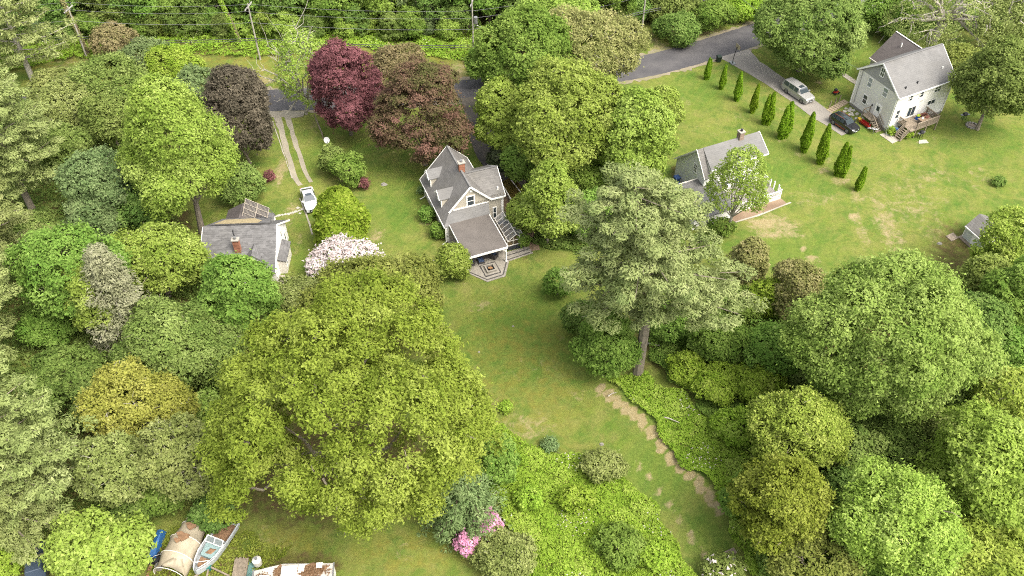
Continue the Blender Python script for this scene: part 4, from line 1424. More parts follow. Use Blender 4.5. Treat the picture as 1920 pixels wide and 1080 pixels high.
    tc = n.new('ShaderNodeTexCoord'); br = n.new('ShaderNodeTexBrick')
    br.offset = 0.0
    br.inputs['Color1'].default_value, br.inputs['Color2'].default_value = S(132, 126, 124, .5), S(146, 138, 134, .5)
    br.inputs['Mortar'].default_value = S(206, 196, 180, .55)
    br.inputs['Scale'].default_value = 1.0; br.inputs['Mortar Size'].default_value = .03
    br.inputs['Brick Width'].default_value, br.inputs['Row Height'].default_value = .2, 5.0
    mp = n.new('ShaderNodeMapping'); mp.inputs['Rotation'].default_value = (0, 0, R(30))
    l.new(tc.outputs['Object'], mp.inputs[0]); l.new(mp.outputs[0], br.inputs['Vector']); l.new(br.outputs['Color'], b.inputs['Base Color'])
    P0 = Vector(f(-5.05, 7.75, 3.85)); dx = (f(-3.35, 6.68) - f(-5.05, 7.75)).normalized(); dd = Vector((-dx.y, dx.x, 0))
    up = (dd * .62 + Vector((0, 0, 1.0))).normalized()
    sp = lambda u, v, w=0.0: P0 + dx * u + up * v + dx.cross(up) * w
    for u0, u1, rows, v0 in ((0.0, 1.96, 4, 0.0), (2.02, 3.8, 2, 1.22)):
        for r_ in range(rows):
            v = v0 + r_ * .61
            q = MB().slab([sp(u0 + .03, v + .03), sp(u1 - .03, v + .03), sp(u1 - .03, v + .58), sp(u0 + .03, v + .58)], .02)
            po = q.build('solar_panel', pm, h)
            fr = MB()
            for s_, e_ in (((u0, v), (u1, v)), ((u0, v + .605), (u1, v + .605)), ((u0, v), (u0, v + .6)), ((u1, v), (u1, v + .6))): fr.bar(sp(*s_, .02), sp(*e_, .02), .05, .06)
            fr.build('frame', plain('panel_frame', S(214, 202, 184, .6), .5) if r_ == 0 and u0 == 0 else bpy.data.materials['panel_frame'], po)
    m = MB()
    for u in (.2, 1.8, 3.6):
        m.bar(sp(u, 2.4, -.05), Vector(sp(u, 2.4)) * 1 + dd * .9 - Vector((0, 0, 1.9)), .06)
        m.bar(sp(u, 0, -.05), sp(u, 2.4, -.05), .06)
        m.bar(sp(u, 1.1 if u > 2 else 0, -.05), Vector(sp(u, 1.1 if u > 2 else 0)) - Vector((0, 0, 1.2)), .06)
    m.build('panel_rack', METAL, h)


left_house()


# ---------------------------------------------------------------- white house with deck, right of centre
def mid_house():
    f = Fr(23.26, 96.06, 25, 113)
    o = f(4.5, -2)
    h = thing('white_house', 'white house with light grey roof and white railed deck behind a slender birch', 'house', (o.x, o.y, 0))
    # left block with steep slopes
    g = lambda a: [f(a, -4.9, 0), f(a, 1.8, 0), f(a, 1.8, 2.8), f(a, -2.55, 7.0), f(a, -4.9, 4.45)]
    MB().solid(g(0), g(.8)).build('left_wall', SID_S if False else plain('pale_grey_wall', S(206, 206, 198, 1.2), .8, noise=.05), h)
    m = MB()
    m.slab([f(-.25, -5.25, 4.25), f(.72, -5.25, 4.25), f(.72, -2.55, 7.2), f(-.25, -2.55, 7.2)], .14)
    m.slab([f(-.25, -2.55, 7.2), f(9.5, -2.55, 7.2), f(9.7, 2.1, 2.7), f(-.25, 2.1, 2.7)], .14)
    m.build('left_roof', ROOF_G, h)
    g = lambda a: [f(a, -4.75, 0), f(a, 1.75, 0), f(a, 1.75, 2.7), f(a, -2.55, 7.0), f(a, -4.75, 5.25)]
    MB().solid(g(.74), g(9.2)).build('wall', SID_W, h)
    MB().slab([f(.7, -5.1, 5.25), f(9.75, -5.1, 5.25), f(9.5, -2.55, 7.22), f(.7, -2.55, 7.22)], .14).build('roof', ROOF_L, h)
    m = MB()
    m.bar(f(9.6, -2.55, 7.12), f(9.8, -5.1, 5.17), .08, .22)
    m.bar(f(9.6, -2.55, 7.12), f(9.75, 2.1, 2.62), .08, .22)
    m.bar(f(.7, -5.14, 5.17), f(9.75, -5.14, 5.17), .1, .16)
    m.bar(f(-.28, -2.55, 7.12), f(-.28, 2.1, 2.62), .07, .18)
    m.bar(f(-.28, -2.55, 7.12), f(-.28, -5.25, 4.2), .07, .18)
    m.build('trim', WHITE, h)
    # low front addition
    MB().box(f, -3.9, 2.2, -9.2, -3.9, 0, 1.9).build('addition_wall', SID_W, h)
    MB().slab([f(-4.15, -9.6, 2.0), f(2.4, -9.6, 2.0), f(2.4, -3.55, 3.1), f(-4.15, -3.55, 3.1)], .14).build('addition_roof', ROOF_L, h)
    MB().bar(f(-4.15, -3.5, 3.08), f(-.02, -3.5, 3.08), .14, .16).build('addition_ridge', WHITE_D, h)
    MB().box(f, -3.9, -.02, -3.88, -3.55, 0, 2.9).build('addition_rear_wall', SID_W, h)
    pl = lambda u, z, d: f(-.005 - d, u, z)
    window(h, pl, -2.9, -2.3, 3.6, 4.8, rows=3, cols=2)
    q = MB(); upbox(q, pl, -.75, -.55, 2.3, 2.5, 0, .06); q.build('wall_vent', WHITE_D, h)
    pf = lambda u, z, d: f(u, -4.755 - d, z)
    for u in (2.8, 5.0, 7.2): window(h, pf, u, u + .8, 3.4, 4.7)
    for u in (3.4, 7.4): window(h, pf, u, u + .9, 1.0, 2.3)
    window(h, pf, 5.2, 6.7, .55, 2.5, rows=1, cols=2, name='sliding_door')
    window(h, lambda u, z, d: f(9.205 + d, u, z), -4.0, -3.2, 3.4, 4.7)
    chimney(h, f, 6.5, -2.6, .7, .7, 6.6, 8.05, BRICK_T, 'black_flue')
    # deck
    for k in range(13):
        b_ = -4.82 - k * .3
        MB().box(f, 2.5, 10.3, b_ - .28, b_, .5, .55).build('deck_board', plain('grey_deck', S(176, 168, 160, .5), .8) if k == 0 else bpy.data.materials['grey_deck'], h)
    MB().box(f, 2.5, 10.3, -8.75, -8.7, .0, .5).build('deck_skirt', WHITE_D, h)
    rails = (((2.5, -8.7), (10.3, -8.7)), ((10.3, -8.7), (10.55, -7.8)), ((10.3, -6.3), (10.3, -4.85)))
    for (p, q) in rails:
        m = MB()
        for z in (.68, 1.45): m.bar(f(*p, z), f(*q, z), .07, .09)
        m.build('rail', WHITE, h)
        m = MB(); L = (f(*q) - f(*p)).length; n = max(4, int(L / .16))
        for k in range(n + 1):
            c = f(*p, .68).lerp(f(*q, .68), k / n); m.bar(c, c + Vector((0, 0, .77)), .06)
        m.build('balusters', WHITE, h)['kind'] = 'stuff'
    for a, b in ((2.5, -8.7), (5.1, -8.7), (7.8, -8.7), (10.3, -8.7), (10.55, -7.8), (10.3, -6.3), (10.5, -6.9)):
        p = MB().box(f, a - .07, a + .07, b - .07, b + .07, 0, 1.6).build('deck_post', WHITE, h)
        c = f(a, b, 1.6); MB().solid([c + Vector(v) for v in ((-.1, -.1, 0.002), (.1, -.1, 0.002), (.1, .1, 0.002), (-.1, .1, 0.002))], [c + Vector(v) for v in ((-.01, -.01, .12), (.01, -.01, .12), (.01, .01, .12), (-.01, .01, .12))]).build('cap', WHITE, p)
    return f


MF = mid_house()


def shed():
    f = Fr(57.77, 84.49, 30, 110)
    o = f(1.9, -1)
    h = thing('garden_shed', 'small pale shed with grey shingle roof half hidden by the tree at the right edge', 'shed', (o.x, o.y, 0))
    g = lambda b: [f(0, b, .1), f(3.7, b, .1), f(3.7, b, 1.9), f(1.85, b, 2.85), f(0, b, 1.9)]
    MB().solid(g(.1), g(-2.9)).build('wall', plain('pale_green_wall', S(206, 210, 198, .85), .8, noise=.05), h)
    m = MB()
    m.slab([f(-.2, .3, 1.85), f(-.2, -3.1, 1.85), f(1.85, -3.1, 3.0), f(1.85, .3, 3.0)], .1)
    m.slab([f(1.85, .3, 3.0), f(1.85, -3.1, 3.0), f(3.9, -3.1, 1.85), f(3.9, .3, 1.85)], .1)
    m.build('roof', ROOF_G, h)
    m = MB()
    m.bar(f(-.22, .3, 1.78), f(-.22, -3.1, 1.78), .08, .16)
    m.bar(f(0, .12, .1), f(0, .12, 1.75), .12)
    m.bar(f(-.2, -3.12, 1.78), f(1.85, -3.12, 2.93), .08, .14)
    m.build('trim', WHITE, h)
    MB().box(f, -.5, 4.0, -3.4, .4, 0, .098).build('base', WOOD, h)
    d = MB(); upbox(d, lambda u, z, dd: f(-dd, u, z), -2.2, -1.2, .15, 1.7, .0, .05); d.build('door', WHITE, h)
    MB().box(f, -1.9, -.55, .2, 1.3, 0, .09).build('ramp', WOOD, h)


shed()
# glimpse of a neighbour's roof behind the big tree at the top
o = at(1590, 22)
nb = thing('far_house', 'far house of which only a pale roof corner shows behind the big tree', 'house', (o.x, o.y, 0))
nf = Fr(o.x, o.y, 30, 120)
g = lambda a: [nf(a, -3, 0), nf(a, 3, 0), nf(a, 3, 3), nf(a, 0, 5), nf(a, -3, 3)]
MB().solid(g(-1), g(6)).build('wall', SID_W, nb)
m = MB(); m.slab([nf(-1.3, -3.3, 2.9), nf(6.3, -3.3, 2.9), nf(6.3, 0, 5.2), nf(-1.3, 0, 5.2)], .14); m.slab([nf(-1.3, 0, 5.2), nf(6.3, 0, 5.2), nf(6.3, 3.3, 2.9), nf(-1.3, 3.3, 2.9)], .14)
m.build('roof', ROOF_L, nb)

# ================================================================== VEHICLES
TYRE = plain('tyre_rubber', (.02, .02, .02, 1), .9, noise=0)
RIM = plain('alloy_rim', S(176, 176, 176, .5), .35, .7, noise=0)
CARGLASS = glass_mat('car_glass', (.035, .045, .05, 1))
LAMP = plain('lamp_glass', S(220, 222, 222, .7), .15, noise=0)
REDL = plain('tail_lamp', S(176, 40, 32, .6), .2, noise=0)


def paint(name, col, metal=0.0, rough=.28):
    m, n, l, b = new_mat(name)
    b.inputs['Base Color'].default_value = col
    b.inputs['Metallic'].default_value = metal
    b.inputs['Roughness'].default_value = rough
    b.inputs['Coat Weight'].default_value = .5
    b.inputs['Coat Roughness'].default_value = .08
    return m


def vehicle(name, label, cat, loc, rz, L, W, H, prof, wheel, body_m, roof_m=None, rails=False, sunroof=None, trim=None, group=None):
    """prof: stations front to rear (x fraction, belt height, top height, half width factor at the top); cabin where top > belt"""
    t = thing(name, label, cat, tuple(loc), group, rz)
    hw = W / 2
    st = []
    for (u, zb, zt, wt) in prof:
        x = L / 2 - u * L
        end = 1 - .16 * max(0, (abs(u - .5) - .36) / .14) ** 2
        st.append((x, .26 + (.1 if u < .03 or u > .97 else 0), zb, zt, hw * end * .96, hw * end, hw * end * wt))
    m = MB()
    rings = []
    for x, z0, zb, zt, w0, w1, w2 in st:
        zm = z0 + (zb - z0) * .55
        rings.append([(x, w0, z0), (x, w1, zm), (x, w1 * .97, zb), (x, w2, zt), (x, w2 * .5, zt + .03), (x, -w2 * .5, zt + .03), (x, -w2, zt), (x, -w1 * .97, zb), (x, -w1, zm), (x, -w0, z0)])
    k = len(rings[0])
    for r in rings: m.v += [Vector(p) for p in r]
    for i in range(len(rings) - 1):
        for j in range(k):
            a, b = i * k + j, i * k + (j + 1) % k
            m.f.append([a, b, b + k, a + k])
    m.f.append(list(range(k - 1, -1, -1))); e = (len(rings) - 1) * k; m.f.append([e + j for j in range(k)])
    body = m.build('body', body_m, t, smooth=False, local=True)
    cab = [i for i, s in enumerate(st) if s[3] > s[2] + .2]
    c0, c1 = cab[0], cab[-1]
    lerp = lambda p, q, a: Vector(p).lerp(Vector(q), a)

    def glass(nm, A, B, C, D, inset=.1, off=.02, gm=CARGLASS):
        A, B, C, D = map(Vector, (A, B, C, D))
        ctr = (A + B + C + D) / 4
        nrm = (B - A).cross(D - A).normalized()
        if nrm.dot(ctr - Vector((ctr.x * .6, 0, .6))) < 0: nrm = -nrm
        pts = [p.lerp(ctr, inset) for p in (A, B, C, D)]
        q = MB(); q.solid([p - nrm * .02 for p in pts], [p + nrm * off for p in pts])
        return q.build(nm, gm, t, local=True)
    r = rings
    glass('windscreen', r[c0 - 1][3], r[c0 - 1][6], r[c0][6], r[c0][3], .07, .06)
    glass('rear_window', r[c1 + 1][3], r[c1 + 1][6], r[c1][6], r[c1][3], .12, .06)
    for s, (bi, ti) in ((1, (2, 3)), (-1, (7, 6))):
        for i in range(c0, c1):
            glass('side_window', r[i][bi], r[i + 1][bi], r[i + 1][ti], r[i][ti], .12)
        glass('side_window', r[c0 - 1][bi], r[c0][bi], r[c0][ti], r[c0 - 1][bi], .2) if False else None
        mr = MB(); p = Vector(r[c0 - 1][bi]) + Vector((-.15, 0, .06))
        mr.solid([p + Vector(v) for v in ((-.1, 0, 0), (.1, 0, 0), (.1, s * .2, 0), (-.1, s * .2, 0))], [p + Vector(v) for v in ((-.08, 0, .16), (.06, 0, .16), (.06, s * .2, .16), (-.08, s * .2, .16))])
        mr.build('mirror', body_m, t, local=True)
        for wx in (L * .5 - wheel[0], L * .5 - wheel[1]):
            wr = wheel[2]
            w = MB()
            ring = lambda y, rr: [(wx + rr * math.cos(a), y, wr + rr * math.sin(a)) for a in [2 * math.pi * q / 16 for q in range(16)]]
            w.solid(ring(s * (hw - .2), wr), ring(s * (hw + .02), wr * .98))
            wo = bpy.data.objects.new('wheel', None); COL.objects.link(wo); wo.parent = t
            w.build('tyre', TYRE, wo, local=True)
            q = MB(); q.solid(ring(s * (hw + .01), wr * .74), ring(s * (hw + .04), wr * .66)); q.build('rim', RIM, wo, local=True)
        hl = MB(); x0 = st[0][0]; y0 = st[0][5]
        hl.solid([(x0 - .12, s * (y0 - .42), .62), (x0 + .025, s * (y0 - .42), .62), (x0 - .02, s * (y0 - .04), .62), (x0 - .16, s * (y0 - .02), .62)],
                 [(x0 - .12, s * (y0 - .42), .8), (x0 + .02, s * (y0 - .42), .78), (x0 - .03, s * (y0 - .04), .8), (x0 - .16, s * (y0 - .02), .8)])
        hl.build('headlight', LAMP, t, local=True)
        tl = MB(); x1 = st[-1][0]; y1 = st[-1][5]
        tl.solid([(x1 - .03, s * (y1 - .02), .75), (x1 + .3, s * (y1 + .01), .75), (x1 + .3, s * (y1 - .2), .75), (x1 - .03, s * (y1 - .2), .75)],
                 [(x1 - .02, s * (y1 - .04), 1.0), (x1 + .26, s * (y1 - .0), 1.0), (x1 + .26, s * (y1 - .2), 1.0), (x1 - .02, s * (y1 - .2), 1.0)])
        tl.build('tail_light', REDL, t, local=True)
        if rails:
            q = MB(); q.bar((st[c0][0] - .3, s * st[c0][6] * .9, st[c0][3] + .09), (st[c1][0] + .25, s * st[c1][6] * .9, st[c1][3] + .09), .05)
            q.build('roof_rail', RIM if trim is None else trim, t, local=True)
        if trim:
            q = MB(); q.bar((L * .5 - wheel[0] - .45, s * (hw + .0), .36), (L * .5 - wheel[1] + .45, s * (hw + .0), .36), .08, .14)
            q.build('sill_trim', trim, t, local=True)
    if sunroof:
        x0, x1, hwid = sunroof
        z = max(s[3] for s in st) + .03
        q = MB(); q.solid([(x0, -hwid, z - .03), (x1, -hwid, z - .03), (x1, hwid, z - .03), (x0, hwid, z - .03)], [(x0, -hwid, z + .012), (x1, -hwid, z + .012), (x1, hwid, z + .012), (x0, hwid, z + .012)])
        q.build('sunroof', CARGLASS, t, local=True)
    g = MB(); x0 = st[0][0]
    g.solid([(x0 - .05, -.42, .42), (x0 + .03, -.42, .42), (x0 + .03, .42, .42), (x0 - .05, .42, .42)], [(x0 - .05, -.42, .72), (x0 + .015, -.42, .72), (x0 + .015, .42, .72), (x0 - .05, .42, .72)])
    g.build('grille', BLACK if cat != 'suv' or 'black' in label else RIM, t, local=True)
    pl = MB(); pl.box(WORLD, x0 + .005, x0 + .04, -.24, .24, .44, .55); pl.build('number_plate', LAMP, t, local=True)
    return t


SEDAN = [(0, .62, .64, .8), (.04, .74, .78, .86), (.16, .84, .88, .84), (.32, .92, .97, .84), (.47, .96, 1.43, .74), (.6, .97, 1.46, .74), (.74, .98, 1.38, .74), (.9, 1.0, 1.04, .84), (.97, .98, 1.0, .84), (1.0, .8, .82, .84)]
SUVL = [(0, .86, .9, .84), (.03, 1.0, 1.06, .88), (.12, 1.06, 1.12, .88), (.26, 1.14, 1.18, .88), (.37, 1.16, 1.84, .76), (.52, 1.16, 1.89, .78), (.72, 1.16, 1.89, .78), (.93, 1.16, 1.84, .76), (.985, 1.12, 1.2, .88), (1.0, .7, .74, .88)]
SUVS = [(0, .78, .82, .8), (.04, .9, .94, .86), (.14, .98, 1.03, .86), (.27, 1.04, 1.09, .86), (.41, 1.06, 1.6, .74), (.56, 1.08, 1.66, .76), (.74, 1.1, 1.64, .75), (.9, 1.12, 1.52, .72), (.985, 1.06, 1.12, .86), (1.0, .74, .78, .86)]

p = at(581.5, 381); vehicle('sedan', 'white sedan with a sunroof parked on the grass track by the big clipped cedar', 'car', (p.x, p.y, .02), R(-70), 4.75, 1.82, 1.45, SEDAN, (.9, 3.7, .33), paint('white_car_paint', S(236, 236, 232, .62)), sunroof=(-.25, .2, .42))
p = at(1494, 180); vehicle('suv', 'long silver SUV with a sunroof parked on the grey driveway', 'car', (p.x, p.y, .04), R(-60), 5.6, 2.0, 1.9, SUVL, (.95, 4.25, .4), paint('silver_car_paint', S(206, 204, 198, .55), .25, .35), rails=False, sunroof=(.15, .75, .42))
p = at(1581, 238); vehicle('suv', 'black compact SUV with orange sill trim parked at the driveway end', 'car', (p.x, p.y, .04), R(-58), 4.6, 1.85, 1.66, SUVS, (.92, 3.6, .36), paint('black_car_paint', (.012, .012, .014, 1), 0, .2), rails=True, sunroof=(-.3, .5, .4), trim=plain('orange_trim', S(170, 96, 60, .5), .4, noise=0))


def pickup():
    c = at(75, 1072)
    t = thing('pickup_truck', 'old dark blue pickup truck cut off by the bottom left corner, hood under the pines', 'truck', (c.x, c.y, 0), None, R(110))
    bp = paint('faded_blue_paint', S(92, 108, 128, .4), .1, .35)
    W = WORLD
    m = MB()
    m.solid([(-2.4, -.86, .35), (2.5, -.86, .35), (2.5, .86, .35), (-2.4, .86, .35)], [(-2.4, -.9, 1.0), (2.45, -.84, .98), (2.45, .84, .98), (-2.4, .9, 1.0)])
    m.build('body', bp, t, local=True)
    m = MB(); m.solid([(.75, -.8, 1.002), (2.3, -.74, .985), (2.3, .74, .985), (.75, .8, 1.002)], [(.75, -.76, 1.08), (2.2, -.7, 1.05), (2.2, .7, 1.05), (.75, .76, 1.08)]); m.build('hood', bp, t, local=True)
    m = MB(); m.solid([(-1.0, -.86, 1.002), (.9, -.86, 1.002), (.9, .86, 1.002), (-1.0, .86, 1.002)], [(-.85, -.7, 1.62), (.15, -.7, 1.62), (.15, .7, 1.62), (-.85, .7, 1.62)]); m.build('cab', bp, t, local=True)
    m = MB(); m.solid([(.86, -.76, 1.1), (.86, .76, 1.1), (.22, .66, 1.58), (.22, -.66, 1.58)], [(.9, -.76, 1.13), (.9, .76, 1.13), (.26, .66, 1.61), (.26, -.66, 1.61)]); m.build('windscreen', CARGLASS, t, local=True)
    m = MB(); m.solid([(-.82, -.66, 1.622), (.12, -.66, 1.622), (.12, .66, 1.622), (-.82, .66, 1.622)], [(-.78, -.62, 1.66), (.08, -.62, 1.66), (.08, .62, 1.66), (-.78, .62, 1.66)]); m.build('roof', bp, t, local=True)
    m = MB(); m.box(W, .9, 1.12, -.74, .74, 1.081, 1.12); m.build('cowl', plain('needle_covered_cowl', S(170, 168, 120, .5), 1, noise=.3), t, local=True)
    for s in (-1, 1):
        m = MB(); m.box(W, .55, .7, s * .98 - .12, s * .98 + .12, 1.1, 1.3); m.build('mirror', BLACK, t, local=True)
        for wx in (1.5, -1.5):
            wo = bpy.data.objects.new('wheel', None); COL.objects.link(wo); wo.parent = t
            ring = lambda y, rr: [(wx + rr * math.cos(a), y, .37 + rr * math.sin(a)) for a in [2 * math.pi * q / 14 for q in range(14)]]
            m = MB(); m.solid(ring(s * .7, .37), ring(s * .92, .36)); m.build('tyre', TYRE, wo, local=True)
            m = MB(); m.solid(ring(s * .91, .22), ring(s * .93, .2)); m.build('rim', RIM, wo, local=True)
    for a, b in (((-2.4, -.82, 1.02), (-1.05, -.82, 1.02)), ((-2.4, .82, 1.02), (-1.05, .82, 1.02)), ((-2.36, -.82, 1.02), (-2.36, .82, 1.02))):
        m = MB(); m.bar(a, b, .1, .12); m.build('bed_rail', bp, t, local=True)


pickup()

# ================================================================== POLES AND WIRES
POLE = plain('pole_wood', S(190, 184, 168, .6), .9, noise=.25, scale=2)
PG = []


def pole(px, py, h, label, arm=True, lean=0.0, extra=None):
    c = at(px, py)
    t = thing('utility_pole', label, 'utility pole', tuple(c), 'utility poles along the road')
    m = MB(); m.tube([(0, 0, 0), (lean * h * .5, 0, h * .5), (lean * h, 0, h)], [.16, .13, .1], 8); m.build('pole', POLE, t, local=True)
    if arm:
        for dy in ((0,) if arm == 1 else (-.18, .18)):
            m = MB(); m.bar((lean * h - .2, -1.3 + dy, h - .45), (lean * h + .2, 1.3 + dy, h - .45), .12, .14); m.build('crossarm', plain('arm_wood', S(206, 202, 192, .55), .8) if 'arm_wood' not in bpy.data.materials else bpy.data.materials['arm_wood'], t, local=True)
        for y in (-1.2, -.5, 1.2):
            m = MB(); m.disc_solid((lean * h, y), .06, .05, h - .38, h - .1, 8); m.build('insulator', METAL, t, local=True)
    if extra == 'transformer':
        m = MB(); m.disc_solid((.48, 0), .3, .3, 7.6, 8.7, 12); m.build('transformer', METAL, t, local=True)
        m = MB(); m.tube([(.1, 0, 7.1), (.7, -.1, 7.3), (1.2, -.2, 7.1)], .05, 6); lo = m.build('lamp_arm', METAL, t, local=True)
        m = MB(); m.solid([(1.1, -.35, 7.0), (1.55, -.35, 6.95), (1.55, -.05, 6.95), (1.1, -.05, 7.0)], [(1.1, -.32, 7.14), (1.5, -.32, 7.08), (1.5, -.08, 7.08), (1.1, -.08, 7.14)]); m.build('lamp_head', METAL, lo, local=True)
    PG.append((c, h, lean))
    return t


pole(163, 108, 9.0, 'leaning grey utility pole with one crossarm beside a bare trunk, top left', 1)
pole(488, 112, 9.8, 'grey utility pole with a double crossarm behind the pale-branched tree', 2)
pole(889, 125, 11.5, 'utility pole carrying a grey transformer can and a lamp', 1, 0.0, 'transformer')
pole(1203, 60, 10.5, 'brown utility pole near the sandy bank, upper right of centre', 1)
WIRE = plain('wire_grey', S(150, 150, 148, .45), .6, noise=0)
CABLE = plain('cable_dark', S(92, 92, 92, .4), .6, noise=0)
ends = [at(-260, 120)] + [p[0] for p in PG] + [at(1560, -30)]
for nm, zs, y, r, mt, lab in (('power_line', 9.1, -1.2, .022, WIRE, 'thin power line on the road side tips of the pole crossarms'), ('power_line', 9.1, 1.2, .022, WIRE, 'thin power line on the wood side tips of the pole crossarms'),
                              ('power_line', 6.5, .2, .03, WIRE, 'thin grey line strung at mid height between the utility poles'), ('telephone_cable', 4.0, -.2, .06, CABLE, 'thick dark cable strung low along the utility poles'),
                              ('telephone_cable', 3.65, -.25, .045, CABLE, 'second dark cable just under the thick cable along the poles')):
    pts = []
    for a, b in zip(ends[:-1], ends[1:]):
        n = 12
        for k in range(n):
            u = k / n
            q = a.lerp(b, u)
            pts.append((q.x, q.y + y, zs - .55 * 4 * u * (1 - u)))
    q = MB(); q.tube(pts, r, 4)
    tag(q.build(nm, mt), lab, 'cable', 'lines between the utility poles')
# service drop to the tall grey house, looped over the road
a = Vector(PG[3][0]) + Vector((14, 6, 6)); b = GF(-.2, 7.8, 6.3)
q = MB(); q.tube([tuple(a.lerp(b, k / 16) - Vector((0, 0, 1.2 * 4 * k / 16 * (1 - k / 16)))) for k in range(17)], .035, 4)
tag(q.build('service_wire', WIRE), 'pale service wire crossing the road to the tall grey house', 'cable')

# ================================================================== YARD THINGS


def hoop():
    c = at(1373, 119)
    t = thing('basketball_hoop', 'portable basketball hoop leaning over the road beside the driveway mouth', 'basketball hoop', tuple(c), None, R(-70))
    m = MB(); m.box(WORLD, -.55, .55, -.35, .35, 0, .2); m.build('base', plain('grey_base', S(176, 180, 176, .5), .6), t, local=True)
    m = MB(); m.tube([(0, 0, .2), (.05, .05, 1.5), (.15, .2, 3.0)], .06, 6); m.tube([(.35, -.2, .2), (.06, .05, 1.3)], .04, 5); m.build('pole', BLACK, t, local=True)
    m = MB(); m.solid([(-.4, .28, 2.7), (.75, .28, 2.7), (.75, .34, 2.7), (-.4, .34, 2.7)], [(-.4, .28, 3.45), (.75, .28, 3.45), (.75, .34, 3.45), (-.4, .34, 3.45)]); m.build('backboard', plain('backboard', S(206, 190, 160, .5), .5), t, local=True)
    m = MB(); m.tube([(.17 + .23 * math.cos(a), .58 + .23 * math.sin(a), 2.85) for a in [2 * math.pi * k / 12 for k in range(13)]], .025, 5); m.build('rim', plain('orange_rim', S(200, 120, 70, .5), .5), t, local=True)
    m = MB()
    for k in range(10):
        a = 2 * math.pi * k / 10
        m.bar((.17 + .22 * math.cos(a), .58 + .22 * math.sin(a), 2.84), (.17 + .13 * math.cos(a + .3), .58 + .13 * math.sin(a + .3), 2.45), .02)
    m.build('net', WHITE, t, local=True)


hoop()


def wheelie_bin(c, label, m_, rz=0.0):
    t = thing('rubbish_bin', label, 'bin', tuple(c), None, rz)
    m = MB(); m.solid([(-.28, -.26, .1), (.28, -.26, .1), (.28, .28, .1), (-.28, .28, .1)], [(-.36, -.34, 1.0), (.36, -.34, 1.0), (.36, .36, 1.0), (-.36, .36, 1.0)]); m.build('body', m_, t, local=True)
    m = MB(); m.solid([(-.4, -.4, 1.003), (.4, -.4, 1.003), (.4, .42, 1.003), (-.4, .42, 1.003)], [(-.34, -.3, 1.12), (.34, -.3, 1.12), (.34, .34, 1.14), (-.34, .34, 1.14)]); m.build('lid', m_, t, local=True)
    for s in (-1, 1):
        m = MB(); m.tube([(s * .3, .3, .13), (s * .38, .3, .13)], .13, 10); m.build('wheel', BLACK, t, local=True)


wheelie_bin(at(1347, 116), 'dark green wheeled bin standing at the road edge', plain('green_bin', S(64, 84, 70, .35), .5), R(15))
BLUE = plain('blue_plastic', S(96, 128, 190, .5), .5, noise=.05)
wheelie_bin(at(1268, 343), 'blue wheeled bin at the left corner of the white railed-deck house', BLUE, R(25))


def barrel(c, label, m_, r=.34, h=.95):
    t = thing('barrel', label, 'barrel', tuple(c))
    m = MB(); m.disc_solid((0, 0), r * .92, r, 0, h * .3, 14); m.disc_solid((0, 0), r, r, h * .3 + .002, h * .7, 14); m.disc_solid((0, 0), r, r * .92, h * .7 + .002, h, 14); m.build('body', m_, t, local=True)
    for z in (h * .3, h * .7):
        m = MB(); m.disc_solid((0, 0), r * 1.04, r * 1.04, z - .03, z + .03, 14); m.build('hoop', m_, t, local=True)
    m = MB(); m.disc_solid((0, 0), r * .86, r * .84, h + .002, h + .03, 14); m.build('lid', m_, t, local=True)


barrel(GF(.95, -.75), 'upright blue barrel between the house corner and the deck steps', BLUE)
barrel(at(1271, 349), 'small blue tub in front of the blue wheeled bin', BLUE, .28, .6)


def dish():
    c = at(616, 281)
    t = thing('satellite_dish', 'white satellite dish on a short post in the lawn by the shrubs', 'satellite dish', tuple(c))
    m = MB(); m.tube([(0, 0, 0), (0, 0, 1.7)], .04, 6); m.build('post', METAL, t, local=True)
    m = MB()
    nrm = Vector((.35, -.75, .55)).normalized(); u = nrm.cross(Vector((0, 0, 1))).normalized(); w = u.cross(nrm)
    ctr = Vector((0, -.1, 1.75))
    rings = []
    for rr, d in ((.05, 0), (.25, .03), (.42, .09)):
        rings.append([ctr + nrm * d + (u * math.cos(a) * rr + w * math.sin(a) * rr * 1.1) for a in [2 * math.pi * k / 16 for k in range(16)]])
    for r_ in rings: m.v += r_
    for i in range(2):
        for k in range(16): m.f.append([i * 16 + k, i * 16 + (k + 1) % 16, (i + 1) * 16 + (k + 1) % 16, (i + 1) * 16 + k])
    m.f.append(list(range(16)))
    m.build('reflector', plain('dish_white', S(222, 222, 220, .65), .5, noise=0), t, local=True)
    m = MB(); m.bar(ctr - w * .4, ctr + nrm * .5 - w * .15, .04); m.build('feed_arm', METAL, t, local=True)


dish()


def fence_rails():
    a, b = at(592, 226), at(606, 260)
    t = thing('rail_fence', 'short run of weathered wooden rails under the maroon tree', 'fence', tuple(a))
    for z in (.45, .9): MB().bar(a + Vector((0, 0, z)), b + Vector((0, 0, z)), .1).build('rail', WOOD, t)
    for k in range(3):
        c = a.lerp(b, k / 2); MB().bar(c, c + Vector((0, 0, 1.1)), .13).build('post', WOOD, t)


fence_rails()
